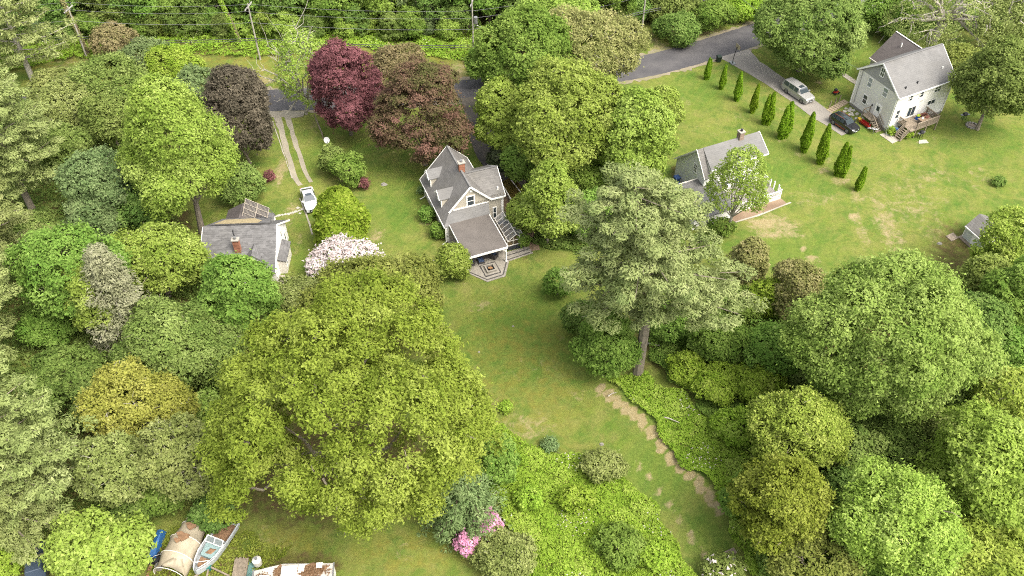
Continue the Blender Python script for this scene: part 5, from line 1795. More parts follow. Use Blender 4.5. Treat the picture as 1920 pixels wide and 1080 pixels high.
# stepping stones to the white sedan, and flat stones by the grey house
STEP = plain('stepping_stone', S(212, 206, 190, .55), .9, noise=.1)
w = thing('stepping_stone_path', 'pale stepping stones across the lawn from the left white house to the driveway', 'path', tuple(at(535, 404)))
w['kind'] = 'structure'
for i, (x, y) in enumerate(((512, 407), (517, 406), (523, 404.5), (529, 403), (535, 402), (541, 401.5), (545, 400), (549.5, 399), (555, 397), (561, 395), (566.5, 392.5), (559, 390), (562.5, 400.5))):
    c = at(x, y); rr = .2 + .04 * (i % 3)
    ring = lambda z: [(c.x + rr * math.cos(a) * 1.15, c.y + rr * math.sin(a), z) for a in [R(30 + 14 * i) + k * math.pi / 2 + .1 * ((i + k) % 3) for k in range(4)]]
    MB().solid(ring(-.05), ring(.05 + .004 * (i % 4))).build('stone', STEP, w)
w = thing('stepping_stone_path', 'tan slabs laid side by side from the driveway to the grey house corner', 'path', tuple(at(1578, 203)))
w['kind'] = 'structure'
for i in range(8):
    c = at(1556 + i * 4.2, 208 - i * 2.5); d = Vector((.45, .3, 0)); e = Vector((.34, -.5, 0)) * 1.1
    MB().solid([c - d * .5 - e * .8, c + d * .35 - e * .8, c + d * .35 + e * .8, c - d * .5 + e * .8], [q + Vector((0, 0, .07)) for q in (c - d * .5 - e * .8, c + d * .35 - e * .8, c + d * .35 + e * .8, c - d * .5 + e * .8)]).build('slab', plain('tan_slab', S(206, 184, 152, .52), .9) if i == 0 else bpy.data.materials['tan_slab'], w)
w = thing('flagstone_patch', 'scattered pale flagstones in the grass between black car and grey house', 'paving', tuple(at(1592, 212)))
w['kind'] = 'structure'
rr_ = random.Random(4)
for i in range(34):
    x, y = 1583 + rr_.uniform(0, 38), 203 + rr_.uniform(0, 22)
    if (x - 1583) * .55 + 198 > y + 2 or y > 214 + (x - 1583) * .45: continue
    c = at(x, y); q = rr_.uniform(.2, .34); n = rr_.choice((5, 6))
    ring = lambda z: [(c.x + q * math.cos(a), c.y + q * .9 * math.sin(a), z) for a in [2 * math.pi * k / n + i for k in range(n)]]
    MB().solid(ring(-.05), ring(.03 + .0035 * i)).build('flagstone', STEP, w)
MB_ = MB().slab([GF(a, b, .06) for a, b in ((-1.3, .1), (-.1, .05), (.35, -1.4), (.5, -2.3), (-1.1, -2.45))][::-1], .08)
tag(MB_.build('concrete_pad', CONC), kind='structure')
c = GF(3.32, -4.2, .05)
MB_ = MB().slab([c + Vector(v) for v in ((-.8, -.5, 0), (.7, -.3, 0), (.6, .5, 0), (-.5, .35, 0))], .06)
tag(MB_.build('paving_slab', STEP), kind='structure')

RED = plain('red_plastic', S(204, 56, 48, .5), .45, noise=.05)
YEL = plain('yellow_plastic', S(226, 190, 60, .5), .5, noise=.05)


def wagon():
    c = GF(-1.75, 2.9)
    t = thing('wagon', 'long red toy wagon with a yellow scoop beside the side landing', 'toy wagon', tuple(c), None, R(-62))
    m = MB(); m.box(WORLD, -.85, .85, -.25, .25, .28, .34); m.build('floor', RED, t, local=True)
    for s in (-1, 1):
        m = MB(); m.box(WORLD, -.9, .9, s * .27 - .02, s * .27 + .02, .28, .62); m.build('side', RED, t, local=True)
        for x in (-.6, .6):
            m = MB(); m.tube([(x, s * .25, .16), (x, s * .33, .16)], .16, 12); m.build('wheel', BLACK, t, local=True)
    m = MB(); m.solid([(-1.35, -.2, .3), (-.95, -.25, .3), (-.95, .25, .3), (-1.35, .2, .3)], [(-1.4, -.25, .7), (-1.0, -.3, .62), (-1.0, .3, .62), (-1.4, .25, .7)]); m.build('scoop', YEL, t, local=True)


wagon()


def lounge():
    c = GF(-1.75, 1.15)
    t = thing('folding_chair', 'navy and white striped folding lounge chair leaning by the side steps', 'chair', tuple(c), None, R(-62))
    nv = plain('navy_webbing', S(62, 60, 96, .4), .8, noise=0)
    for s in (-1, 1):
        m = MB(); m.bar((-.8, s * .32, .25), (.75, s * .32, .85), .05); m.build('frame', METAL, t, local=True)
        m = MB(); m.bar((.45, s * .34, .0), (.35, s * .34, .7), .05); m.build('leg', METAL, t, local=True)
    for k in range(9):
        x = -.76 + k * .17; z = .26 + (x + .8) * .387
        m = MB(); m.solid([(x, -.34, z), (x + .12, -.34, z + .046), (x + .12, .34, z + .046), (x, .34, z)], [(x, -.34, z + .02), (x + .12, -.34, z + .066), (x + .12, .34, z + .066), (x, .34, z + .02)])
        m.build('strap', nv if k % 2 else WHITE, t, local=True)


lounge()


def deck_clutter():
    c = GF(4.9, -1.9, 1.47)
    t = thing('patio_table', 'low wooden table on the deck covered with small things', 'table', tuple(c), None, R(28))
    m = MB(); m.box(WORLD, -.9, .9, -.45, .45, .6, .66); m.build('table_top', plain('tan_table', S(186, 160, 130, .5), .7), t, local=True)
    for x in (-.8, .8):
        for y in (-.35, .35): MB().box(WORLD, x - .04, x + .04, y - .04, y + .04, 0, .599).build('leg', WOOD, t, local=True)
    c = GF(4.6, -1.8, 2.13)
    q = MB(); q.disc_solid((c.x, c.y), .16, .1, c.z, c.z + .24, 10); tag(q.build('pot', WHITE), 'white pot on the low table on the deck', 'pot')
    c = GF(5.3, -1.95, 2.13)
    q = MB(); q.solid([c + Vector(v) for v in ((-.2, -.14, 0), (.2, -.14, 0), (.2, .14, 0), (-.2, .14, 0))], [c + Vector(v) for v in ((-.22, -.16, .16), (.22, -.16, .16), (.2, .16, .2), (-.2, .16, .2))]); tag(q.build('box', plain('red_brown_box', S(150, 92, 76, .5), .7)), 'reddish brown box on the right end of the deck table', 'box')
    c = GF(4.7, -.9, 1.47)
    t = thing('toy_slide', 'blue plastic toy with a lime green top on the deck', 'toy', tuple(c), None, R(40))
    m = MB(); m.solid([(-.3, -.25, 0), (.3, -.25, 0), (.3, .25, 0), (-.3, .25, 0)], [(-.2, -.2, .55), (.2, -.2, .55), (.2, .2, .55), (-.2, .2, .55)]); m.build('base', plain('toy_blue', S(60, 110, 200, .5), .4), t, local=True)
    m = MB(); m.solid([(-.26, -.22, .552), (.26, -.22, .552), (.26, .22, .552), (-.26, .22, .552)], [(-.2, -.16, .7), (.26, -.16, .7), (.26, .16, .7), (-.2, .16, .7)]); m.build('top', plain('toy_lime', S(196, 220, 60, .5), .4), t, local=True)
    for i, (a, b, lab) in enumerate(((6.1, -1.3, 'reddish wooden chair on the deck near the right rail'), (5.6, -.8, 'reddish wooden chair on the deck close to the house wall'))):
        c = GF(a, b, 1.47)
        t = thing('deck_chair', lab, 'chair', tuple(c), 'wooden chairs on the deck', R(120 + 60 * i))
        wm = plain('red_wood', S(172, 116, 98, .5), .8) if i == 0 else bpy.data.materials['red_wood']
        m = MB(); m.box(WORLD, -.3, .3, -.3, .3, .36, .42); m.build('seat', wm, t, local=True)
        m = MB(); m.solid([(-.3, .28, .42), (.3, .28, .42), (.3, .33, .42), (-.3, .33, .42)], [(-.3, .45, 1.0), (.3, .45, 1.0), (.3, .5, 1.0), (-.3, .5, 1.0)]); m.build('backrest', wm, t, local=True)
        for x in (-.26, .26):
            for y in (-.26, .26): MB().box(WORLD, x - .035, x + .035, y - .035, y + .035, 0, .359).build('leg', wm, t, local=True)


deck_clutter()
grill(GF(3.6, -3.2), 'black grill on the grass in front of the deck', R(28))
grill(at(1806, 224), 'black grill on the lawn near the swing tree on the right', R(10))


def fire_ring():
    c = at(1822, 236)
    t = thing('fire_ring', 'low ring of stones and logs in the lawn beside the right-hand tree', 'fire ring', tuple(c))
    for k in range(12):
        a = 2 * math.pi * k / 12
        q = Vector((math.cos(a) * .75, math.sin(a) * .75, 0))
        m = MB(); m.solid([q + Vector(v) for v in ((-.2, -.15, 0), (.18, -.17, 0), (.2, .15, 0), (-.16, .18, 0))], [q + Vector(v) for v in ((-.14, -.1, .22), (.13, -.12, .24), (.14, .1, .2), (-.12, .12, .24))]); m.build('stone', STONE, t, local=True)
    m = MB(); m.disc_solid((0, 0), .55, .55, 0, .08, 12); m.build('ash_bed', WOOD, t, local=True)


fire_ring()


def swing():
    c = at(1840, 224)
    t = thing('swing', 'green child swing hanging from the big tree on the right', 'swing', (c.x, c.y, .5))
    g = plain('swing_green', S(110, 190, 60, .5), .5, noise=0)
    m = MB(); m.solid([(-.22, -.16, 0), (.22, -.16, 0), (.22, .16, 0), (-.22, .16, 0)], [(-.24, -.18, .18), (.24, -.18, .18), (.24, .18, .3), (-.24, .18, .3)]); m.build('seat', g, t, local=True)
    for s in (-1, 1):
        m = MB(); m.tube([(s * .2, 0, .2), (s * .08, .1, 3.6)], .02, 4); m.build('rope', WHITE_D, t, local=True)


swing()


def garden_posts():
    c = at(1567, 176)
    t = thing('ride_on_toy', 'small red and black ride-on toy standing in the lawn by the short posts', 'toy', tuple(c), None, R(30))
    m = MB(); m.solid([(-.45, -.22, .3), (.4, -.22, .3), (.4, .22, .3), (-.45, .22, .3)], [(-.4, -.18, .6), (.2, -.18, .55), (.2, .18, .55), (-.4, .18, .6)]); m.build('body', RED, t, local=True)
    m = MB(); m.box(WORLD, -.4, -.05, -.2, .2, .602, .95); m.build('seat', BLACK, t, local=True)
    for x in (-.35, .35):
        for s in (-1, 1):
            m = MB(); m.tube([(x, s * .22, .2), (x, s * .32, .2)], .2, 12); m.build('wheel', BLACK, t, local=True)
    for (x, y), lab in (((1555, 201), 'short grey post nearest the driveway beside the tan slabs'), ((1565, 195), 'short grey post in the middle beside the tan slabs'), ((1573, 190), 'short grey post nearest the grey house beside the tan slabs')):
        c = at(x, y); q = MB(); q.solid([c + Vector(v) for v in ((-.07, -.07, 0), (.07, -.07, 0), (.07, .07, 0), (-.07, .07, 0))], [c + Vector(v) for v in ((.0, -.05, 1.1), (.12, -.05, 1.1), (.12, .07, 1.1), (.0, .07, 1.1))])
        tag(q.build('post', WOOD), lab, 'post', 'short posts beside the slab path')


garden_posts()


def bench():
    c = at(1368, 1040)
    t = thing('bench', 'weathered wooden bench with a pale slab beside it at the bottom of the lawn strip', 'bench', tuple(c), None, R(25))
    for k in range(3):
        m = MB(); m.box(WORLD, -.55, .55, -.27 + k * .19, -.1 + k * .19, .42, .47); m.build('seat_board', WOOD, t, local=True)
    for x in (-.45, .45):
        m = MB(); m.box(WORLD, x - .05, x + .05, -.24, .26, 0, .419); m.build('leg', WOOD, t, local=True)
    c = at(1374, 1049)
    q = MB(); q.solid([c + Vector(v) for v in ((-.3, -.35, 0), (.3, -.35, 0), (.35, .3, 0), (-.25, .35, 0))], [c + Vector(v) for v in ((-.28, -.3, .18), (.25, -.32, .18), (.3, .28, .16), (-.22, .3, .18))])
    tag(q.build('stone_slab', STEP), 'pale stone slab on the grass beside the bench', 'stone')


bench()
for (x0, y0, x1, y1, r, lab) in ((1180, 641, 1262, 652, .13, 'long pale fallen trunk lying behind the tall pine'), (1140, 743, 1156, 736, .06, 'short pale branch at the edge of the dirt strip'), (1235, 780, 1275, 793, .08, 'pale fallen branch in the weeds right of the dirt strip')):
    a, b = at(x0, y0, .3), at(x1, y1, .3)
    q = MB(); q.tube([a, a.lerp(b, .5) + Vector((0, .1, .06)), b], [r, r * .85, r * .5], 6); tag(q.build('fallen_log', BARK_P), lab, 'log')
rk = np.random.default_rng(8)
for i, (x, y, s, lab) in enumerate(((1128, 833, .28, 'pale flat rock in the lower lawn strip'), (820, 523, .3, 'pale rock on the grass below the patio shrub'), (812, 490, .3, 'pale rock left of the patio shrub'), (1762, 457, .35, 'pale log-like stone in the right lawn'),
                                    (720, 346, .45, 'flat pale stone set in the lawn left of the cottage'), (898, 660, .14, 'small pale stone on the left of the lawn strip'), (962, 612, .16, 'small pale stone in the middle of the lawn strip'), (1870, 345, .4, 'grey stone among weeds at the right lawn edge'))):
    c = at(x, y); m = MB()
    n = 7
    r0 = [c + Vector((s * rk.uniform(.8, 1.2) * math.cos(k * 6.283 / n), s * .8 * rk.uniform(.8, 1.2) * math.sin(k * 6.283 / n), 0)) for k in range(n)]
    r1 = [c + (q - c) * rk.uniform(.5, .75) + Vector((0, 0, s * .45)) for q in r0]
    m.solid(r0, r1); tag(m.build('rock', STONE), lab, 'rock')

# ================================================================== BOTTOM YARD: boats, tarp shelter, trailer
TARP = plain('beige_tarp', S(206, 192, 164, .55), .85, noise=.15, scale=1.5)


def tarp_shelter():
    o = at(345, 1035)
    t = thing('boat_shelter', 'sagging beige tarp stretched over hoops, leaf litter on top, beside the open boat', 'shelter', tuple(o), None, R(-12))
    hoops = [(-2.6, 1.5, 1.75), (-1.0, 1.6, 1.95), (.7, 1.55, 1.9), (2.2, 1.15, 1.7)]       # along y from the open end, half width, height
    m = MB(); rows = []
    NY = 25
    for j in range(NY):
        u = j / (NY - 1) * (len(hoops) - 1); i = min(int(u), len(hoops) - 2); fr_ = u - i
        y = hoops[i][0] + (hoops[i + 1][0] - hoops[i][0]) * fr_; hw = hoops[i][1] + (hoops[i + 1][1] - hoops[i][1]) * fr_; hh = hoops[i][2] + (hoops[i + 1][2] - hoops[i][2]) * fr_
        sag = 4 * fr_ * (1 - fr_) * .16
        row = []
        for k in range(15):
            a = math.pi * (k / 14)
            row.append(Vector((-math.cos(a) * (hw - sag * .6), y + .03 * math.sin(7 * a + j), (math.sin(a) ** .75) * (hh - sag) + .02 * math.sin(9 * a + j * 1.7))))
        rows.append(row)
    # the open end is cut slanting: its right half is folded back
    for k in range(15):
        rows[0][k].y += max(0, 1.5 - abs(k - 9) * .34) * 1.1
    m.v = [p for r_ in rows for p in r_]
    for j in range(NY - 1):
        for k in range(14): m.f.append([j * 15 + k, j * 15 + k + 1, (j + 1) * 15 + k + 1, (j + 1) * 15 + k])
    cov = m.build('cover', TARP, t, smooth=True, local=True)
    sd = cov.modifiers.new('thick', 'SOLIDIFY'); sd.thickness = .02
    # gathered tail
    m = MB()
    for k in range(9):
        a = math.pi * (.2 + .6 * k / 8)
        m.tube([(-math.cos(a) * 1.0, 2.15, math.sin(a) * 1.6), (-math.cos(a) * .45, 2.9, 1.5 + .2 * math.sin(a)), (-math.cos(a) * .9, 3.5, 1.2 + .3 * math.sin(a))], [.16, .14, .1], 6)
    m.build('gathered_tail', TARP, t, smooth=True, local=True)
    for y, hw, hh in hoops:
        m = MB(); m.tube([(-math.cos(a) * (hw + .02), y, (math.sin(a) ** .75) * (hh + .03)) for a in [math.pi * k / 14 for k in range(15)]], .035, 6); m.build('hoop', WHITE_D, t, local=True)
    for x, y, s in ((.1, .6, 1.0), (.35, 1.7, .8), (-.2, .1, .5)):
        ring = lambda z: [(x + s * .6 * math.cos(k * .7) * (1 + .3 * math.sin(k * 2.1)), y + s * .42 * math.sin(k * .7) * (1 + .3 * math.cos(k * 1.7)), z) for k in range(9)]
        m = MB(); m.solid(ring(1.84), ring(1.97)); q = m.build('leaf_litter', DEBRIS, t, local=True)


tarp_shelter()


def boat():
    o = at(405, 1030)
    t = thing('boat', 'open pale blue boat hull with windscreen, full of leaves, bow towards the yard', 'boat', tuple(o), None, R(-21 + 180))
    hull = paint('faded_hull', S(200, 204, 204, .6), 0, .5)
    W = 1.05
    st = [(-2.7, 1.0, .9), (-1.5, 1.05, .9), (-.2, 1.08, .92), (1.0, 1.0, .96), (1.9, .75, 1.0), (2.6, .38, 1.05), (2.85, .16, 1.08)]   # y forward
    L, Rr, B1, B2 = [], [], [], []
    m = MB()
    ringo = []
    for y, w, z in st: ringo.append([(-w, y, z), (-w * .92, y, .35), (-w * .3, y, .12), (w * .3, y, .12), (w * .92, y, .35), (w, y, z), (w - .16, y, z), (w * .8, y, .45), (-w * .8, y, .45), (-w + .16, y, z)] if w > .3 else [(-w, y, z), (-w * .9, y, .4), (-w * .3, y, .2), (w * .3, y, .2), (w * .9, y, .4), (w, y, z), (w * .5, y, z), (w * .4, y, .8), (-w * .4, y, .8), (-w * .5, y, z)])
    for r_ in ringo: m.v += [Vector(p) for p in r_]
    for i in range(len(ringo) - 1):
        for k in range(10): m.f.append([i * 10 + k, i * 10 + (k + 1) % 10, (i + 1) * 10 + (k + 1) % 10, (i + 1) * 10 + k])
    m.f.append(list(range(10))); e = (len(ringo) - 1) * 10; m.f.append([e + k for k in range(9, -1, -1)])
    m.build('hull', hull, t, local=True)
    m = MB(); m.solid([(-.8, .0, .47), (.8, .0, .47), (.62, 1.25, .47), (-.62, 1.25, .47)], [(-.8, .0, .8), (.8, .0, .8), (.6, 1.25, .82), (-.6, 1.25, .82)]); m.build('deck', plain('aqua_deck', S(176, 204, 200, .5), .7, noise=.15), t, local=True)
    m = MB(); m.solid([(-.6, 1.3, .46), (.6, 1.3, .46), (.25, 2.3, .7), (-.25, 2.3, .7)], [(-.58, 1.3, .56), (.58, 1.3, .56), (.22, 2.3, .82), (-.22, 2.3, .82)]); m.build('leaf_litter', DEBRIS, t, local=True)
    m = MB(); m.solid([(-.5, .3, .82), (.1, .4, .82), (.3, 1.0, .83), (-.3, .9, .83)], [(-.4, .4, .87), (0, .45, .87), (.2, .9, .88), (-.25, .8, .88)]); m.build('leaf_litter', DEBRIS, t, local=True)
    m = MB(); m.solid([(-.82, -2.5, .46), (.82, -2.5, .46), (.82, -.8, .46), (-.82, -.8, .46)], [(-.8, -2.5, .54), (.8, -2.5, .54), (.8, -.8, .54), (-.8, -.8, .54)]); m.build('leaf_litter', DEBRIS, t, local=True)
    ws = bpy.data.objects.new('windscreen', None); COL.objects.link(ws); ws.parent = t
    m = MB()
    for a, b in (((-.9, .0, .95), (.9, .0, .95)), ((-.85, -.45, 1.35), (.85, -.45, 1.35)), ((-.9, .0, .95), (-.85, -.45, 1.35)), ((.9, .0, .95), (.85, -.45, 1.35)), ((0, .0, .95), (0, -.45, 1.35))): m.bar(a, b, .07)
    m.build('frame', WHITE, ws, local=True)
    pg, n, l, b = new_mat('milky_screen'); b.inputs['Base Color'].default_value = S(180, 190, 186, .5); b.inputs['Alpha'].default_value = .6
    for x0, x1 in ((-.86, -.04), (.04, .86)):
        m = MB(); m.slab([(x0, -.02, .97), (x1, -.02, .97), (x1 * .97, -.43, 1.33), (x0 * .97, -.43, 1.33)], .02); m.build('pane', pg, ws, local=True)
    for s in (-1, 1):
        m = MB(); m.tube([(s * .98, -.3, 1.05), (s * .9, 1.0, 1.12), (s * .62, 1.9, 1.2), (s * .28, 2.55, 1.24)], .035, 6); m.build('rail', WHITE, t, local=True)
    m = MB(); m.bar((-.6, 1.6, 1.08), (.45, 2.2, 1.1), .05); m.build('boat_pole', WHITE, t, local=True)
    c = at(405, 1030)
    tr = thing('boat_trailer', 'wooden and metal trailer tongue under the bow of the open boat', 'trailer', tuple(at(395, 1070)))
    p0 = at(392, 1062, .4)
    for x, y in ((360, 1085), (430, 1080), (385, 1095)): MB().bar(p0, at(x, y, .3), .14).build('beam', WOOD, tr)
    MB().box(WORLD, p0.x - .2, p0.x + .2, p0.y - .3, p0.y + .1, .1, .6).build('winch', plain('teal_winch', S(60, 140, 130, .5), .5), tr)


boat()


def camper():
    f = Fr(*at(478, 1078)[:2], 4, 94)
    o = f(3.5, 0)
    t = thing('camper_trailer', 'old white camper trailer seen from above, its roof strewn with leaf litter and vents', 'camper', (o.x, o.y, 0))
    wm = plain('stained_white_roof', S(214, 208, 196, .6), .7, noise=.25, scale=1.1)
    g = lambda z, d: [f(.5 + d, -2.6, z), f(7.4 - d, -2.6, z), f(7.4 - d, -.55 - d, z), f(3.0, -.3 - d, z), f(.5 + d, -.8 - d, z)]
    m = MB(); m.solid(g(.5, 0), g(2.2, 0)); m.build('body', WHITE_D, t)
    m = MB(); m.solid(g(2.202, -.03), g(2.3, .05)); m.build('roof', wm, t)
    m = MB(); m.bar(f(.45, -.75, 2.25), f(.45, -2.6, 2.25), .14, .1); m.bar(f(7.45, -.5, 2.25), f(7.45, -2.6, 2.25), .12, .1); m.build('trim', METAL, t)
    for (a, b, w, d, h) in ((3.6, -1.15, .75, .55, .28), (4.65, -.9, .3, .4, .14), (6.2, -.75, .3, .3, .14), (1.45, -1.75, .45, .4, .2)):
        m = MB(); m.solid([f(a - w, b - d, 2.302), f(a + w, b - d, 2.302), f(a + w, b + d, 2.302), f(a - w, b + d, 2.302)], [f(a - w * .85, b - d * .8, 2.3 + h), f(a + w * .85, b - d * .8, 2.3 + h), f(a + w * .85, b + d * .8, 2.3 + h), f(a - w * .85, b + d * .8, 2.3 + h)])
        m.build('roof_vent', WHITE_D, t)
    p = f(4.55, -1.5); m = MB(); m.disc_solid((p.x, p.y), .34, .34, 2.302, 2.36, 14); m.build('round_cover', WHITE, t)
    m = MB(); m.solid([f(6.0, -2.3, 2.302), f(7.1, -2.2, 2.302), f(7.1, -1.95, 2.302), f(6.0, -2.05, 2.302)], [f(6.0, -2.3, 2.34), f(7.1, -2.2, 2.34), f(7.1, -1.95, 2.34), f(6.0, -2.05, 2.34)]); m.build('skylight', GLASS, t)
    rng = np.random.default_rng(2)
    for (a, b, w, d) in ((5.6, -1.1, 1.25, .6), (2.75, -1.2, .42, .75), (1.4, -1.65, .65, .42), (5.2, -1.55, .5, .3)):
        ring = lambda z, k_=1.0: [f(a + w * k_ * math.cos(q) * (1 + .2 * math.sin(3 * q)), b + d * k_ * math.sin(q) * (1 + .2 * math.cos(4 * q)), z) for q in [2 * math.pi * k / 16 for k in range(16)]]
        m = MB(); m.solid(ring(2.301), ring(2.35, .8)); m.build('leaf_litter', DEBRIS, t)
    n = 1400
    cx_ = rng.choice(4, n, p=[.6, .18, .1, .12]); cc = np.array([(5.6, -1.1), (2.75, -1.2), (1.4, -1.65), (5.2, -1.55)])[cx_]; ww = np.array([(1.3, .65), (.45, .8), (.7, .45), (.6, .35)])[cx_]
    ab = cc + rng.normal(size=(n, 2)) * ww * .5
    ok = (ab[:, 0] > .6) & (ab[:, 0] < 7.3) & (ab[:, 1] < -.75)
    ab = ab[ok]; P_ = np.array([tuple(f(a, b, 2.38)) for a, b in ab]) - np.array([o.x, o.y, 0])
    s = link('dead_leaves', leaf_mesh('dead_leaves', P_, np.array([0, 0, 1.0]) + rng.normal(size=(len(P_), 3)) * .3, .17, .12, rng.random(len(P_)), leaf_mat('dead_leaf', (150, 108, 76), (184, 142, 106), (206, 168, 132), .5)), t)
    s['kind'] = 'stuff'
    q = at(485, 1060)
    tk = thing('gas_tank', 'round white gas tank at the left end of the camper', 'tank', tuple(q))
    m = MB(); m.disc_solid((0, 0), .38, .42, .3, 1.0, 14); m.disc_solid((0, 0), .42, .2, 1.002, 1.2, 14); m.build('tank', WHITE_D, tk, local=True)
    m = MB(); m.disc_solid((0, 0), .14, .14, 1.202, 1.34, 10); m.build('collar', METAL, tk, local=True)
    m = MB(); m.disc_solid((0, 0), .3, .3, 0, .299, 10); m.build('stand', BLACK, tk, local=True)


camper()


def lumber():
    c = at(452, 1068)
    t = thing('lumber_stack', 'stack of grey weathered planks beside a teal sheet, left of the camper', 'lumber', tuple(c), None, R(94))
    rng = random.Random(3)
    for k in range(9):
        y = .55 - k * .12; l = rng.uniform(.9, 1.3)
        m = MB(); m.box(WORLD, -l, l * rng.uniform(.7, 1), y - .055, y + .055, .32, .4 + rng.uniform(0, .03)); m.build('plank', WOOD, t, local=True)
    m = MB(); m.box(WORLD, -1.3, .95, -.62, .6, .0, .318); m.build('bearer', WOOD, t, local=True)
    c2 = at(472, 1070)
    q = MB(); q.solid([c2 + Vector(v) for v in ((-.35, -1.2, .12), (.45, -1.1, .05), (.45, 1.1, .05), (-.35, 1.0, .12))], [c2 + Vector(v) for v in ((-.35, -1.2, .16), (.45, -1.1, .09), (.45, 1.1, .09), (-.35, 1.0, .16))])
    tag(q.build('sheet', plain('teal_sheet', S(126, 168, 158, .5), .7)), 'teal sheet leaning beside the plank stack', 'sheet')


lumber()
c = at(296, 1024)
q = MB(); q.solid([c + Vector(v) for v in ((-.4, -1.5, .1), (.35, -1.4, .1), (.45, 1.4, .1), (-.3, 1.5, .1))], [c + Vector(v) for v in ((-.3, -1.3, .75), (.25, -1.3, .6), (.3, 1.2, .9), (-.2, 1.3, .7))])
tag(q.build('tarp', plain('blue_tarp', S(64, 124, 190, .5), .5, noise=.25)), 'bright blue tarp bundled over a pile under the lime tree', 'tarp')
c = at(277, 1050)
q = MB(); q.solid([c + Vector(v) for v in ((-.4, -.5, 0), (.4, -.4, 0), (.4, .5, 0), (-.4, .4, 0))], [c + Vector(v) for v in ((-.3, -.4, .5), (.3, -.3, .4), (.3, .4, .5), (-.3, .3, .45))])
tag(q.build('tarp', plain('navy_tarp', S(40, 60, 140, .5), .5, noise=.25)), 'small navy tarp at the edge of the lime tree, left of the blue one', 'tarp')
c = at(300, 1066)
t = thing('metal_drum', 'rusty metal drum lid down beside the beige tarp shelter', 'drum', tuple(c))
m = MB(); m.disc_solid((0, 0), .34, .36, 0, .55, 14); m.build('body', plain('rusty_drum', S(170, 160, 140, .5), .6, noise=.4), t, local=True)
m = MB(); m.disc_solid((0, 0), .3, .26, .552, .6, 14); m.build('lid', METAL, t, local=True)
c = at(292, 1050)
t = thing('engine_heap', 'black heap of engine parts and pipes beside the beige tarp shelter', 'scrap', tuple(c))
for k in range(5):
    m = MB(); a = k * 1.3
    m.box(Fr(.35 * math.cos(a), .35 * math.sin(a), 40 * k, 40 * k + 90), -.3, .3, -.18, .18, 0, .3 + .06 * k); m.build('block', BLACK, t, local=True)
m = MB(); m.tube([(-.3, -.3, .6), (.1, 0, .75), (.6, .3, .6)], .04, 5); m.build('pipe', METAL, t, local=True)
c = at(281, 1070)
q = MB(); q.bar(c + Vector((0, -1.2, .08)), c + Vector((0, 1.3, .08)), .3, .14)
tag(q.build('timber_beam', plain('brown_beam', S(170, 126, 96, .5), .9)), 'brown timber beam lying under the lime tree edge', 'timber')

# ================================================================== TREES AND PLANTS
# --- large crowns of the foreground
tree('oak_tree', 'huge spreading yellow-green oak filling the lower middle, left of the lawn strip', 'tree', 655, 775, 275, 240, 'oak', 3, 'dome', .09, 46, 1.05, .25, 3.6, cap=150000, twigs=60, bark=BARK)
tree('oak_tree', 'duller olive oak behind the huge oak, just below the pale blossom shrub', 'tree', 705, 570, 128, 92, 'oakdull', 3, 'dome', .16, 20, .8, .3, 2.6)
tree('small_tree', 'low pale olive tree in front of the left white house bay', 'tree', 562, 560, 60, 40, 'olive', 1, 'dome', .22, 14, .55, .28, 2.2, twigs=40, bark=BARK_P)
tree('ash_tree', 'broad light green tree of rounded puffs, alone right of the lawn strip', 'tree', 1662, 638, 164, 172, 'ash', 3, 'round', .19, 34, .9, .26, 3.2, cap=100000)
tree('locust_tree', 'slim yellow-green tree at lower right beside the lawn strip bend', 'tree', 1492, 815, 92, 92, 'yellow', 2, 'egg', .15, 24, .75, .24, 2.6, keep=.78, twigs=60, spread=.55)
tree('locust_tree', 'lower yellow-green tree in front of the slim one, at the edge of the lawn strip', 'tree', 1462, 945, 92, 100, 'oak', 1.0, 'dome', .15, 24, .75, .24, 2.5, keep=.78, twigs=60, spread=.55)
tree('maple_tree', 'fresh lime green tree near the lower right, next to the slim yellow-green tree', 'tree', 1680, 985, 112, 110, 'lime', 2, 'round', .17, 22, .75, .25, 2.5, twigs=30)
tree('maple_tree', 'bright lime tree on the right edge below the puffy light green tree', 'tree', 1838, 880, 105, 112, 'lime', 2, 'round', .22, 24, .75, .3, 2.5)
tree('maple_tree', 'lime tree with yellow tips cut off by the bottom right corner', 'tree', 1830, 1060, 110, 80, 'yellow', 2, 'round', .22, 20, .75, .3, 2.4)
tree('small_tree', 'olive green tree at the bottom edge right of the lawn strip end', 'tree', 1530, 1045, 90, 68, 'oakdull', 1.5, 'dome', .22, 16, .6, .28, 2.2, twigs=40)
tree('shrub', 'dense dark green shrub under the puffy light green tree', 'shrub', 1690, 850, 85, 62, 'deep', .3, 'dome', .3, 18, .55, .26, 2.4)
tree('shrub', 'narrow grey-olive shrub between the puffy tree and the bright lime tree', 'shrub', 1752, 815, 38, 62, 'olive', .3, 'egg', .3, 12, .45, .26, 2.2)
tree('small_tree', 'golden olive tree hanging over the garden shed at the right edge', 'tree', 1900, 458, 68, 66, 'yellow', 1.5, 'dome', .22, 18, .6, .28, 2.2, keep=.85, twigs=40, spread=.55)
tree('small_tree', 'dark olive tree just below the garden shed', 'tree', 1846, 532, 50, 56, 'oakdull', 1, 'dome', .22, 14, .6, .28, 2.3, keep=.85)
tree('small_tree', 'fresh green tree at the right edge under the golden olive tree', 'tree', 1905, 560, 62, 80, 'fresh', 1, 'dome', .22, 16, .6, .3, 2.4)
tree('shrub', 'rounded green shrub at the right edge behind the puffy light green tree', 'shrub', 1885, 655, 50, 50, 'fresh', .3, 'dome', .3, 14, .5, .28, 2.3)
tree('shrub', 'yellowish shrub with star-like sprays at the right edge', 'shrub', 1880, 745, 52, 66, 'yellow', .3, 'dome', .3, 16, .5, .3, 1.5, keep=.7, twigs=40)
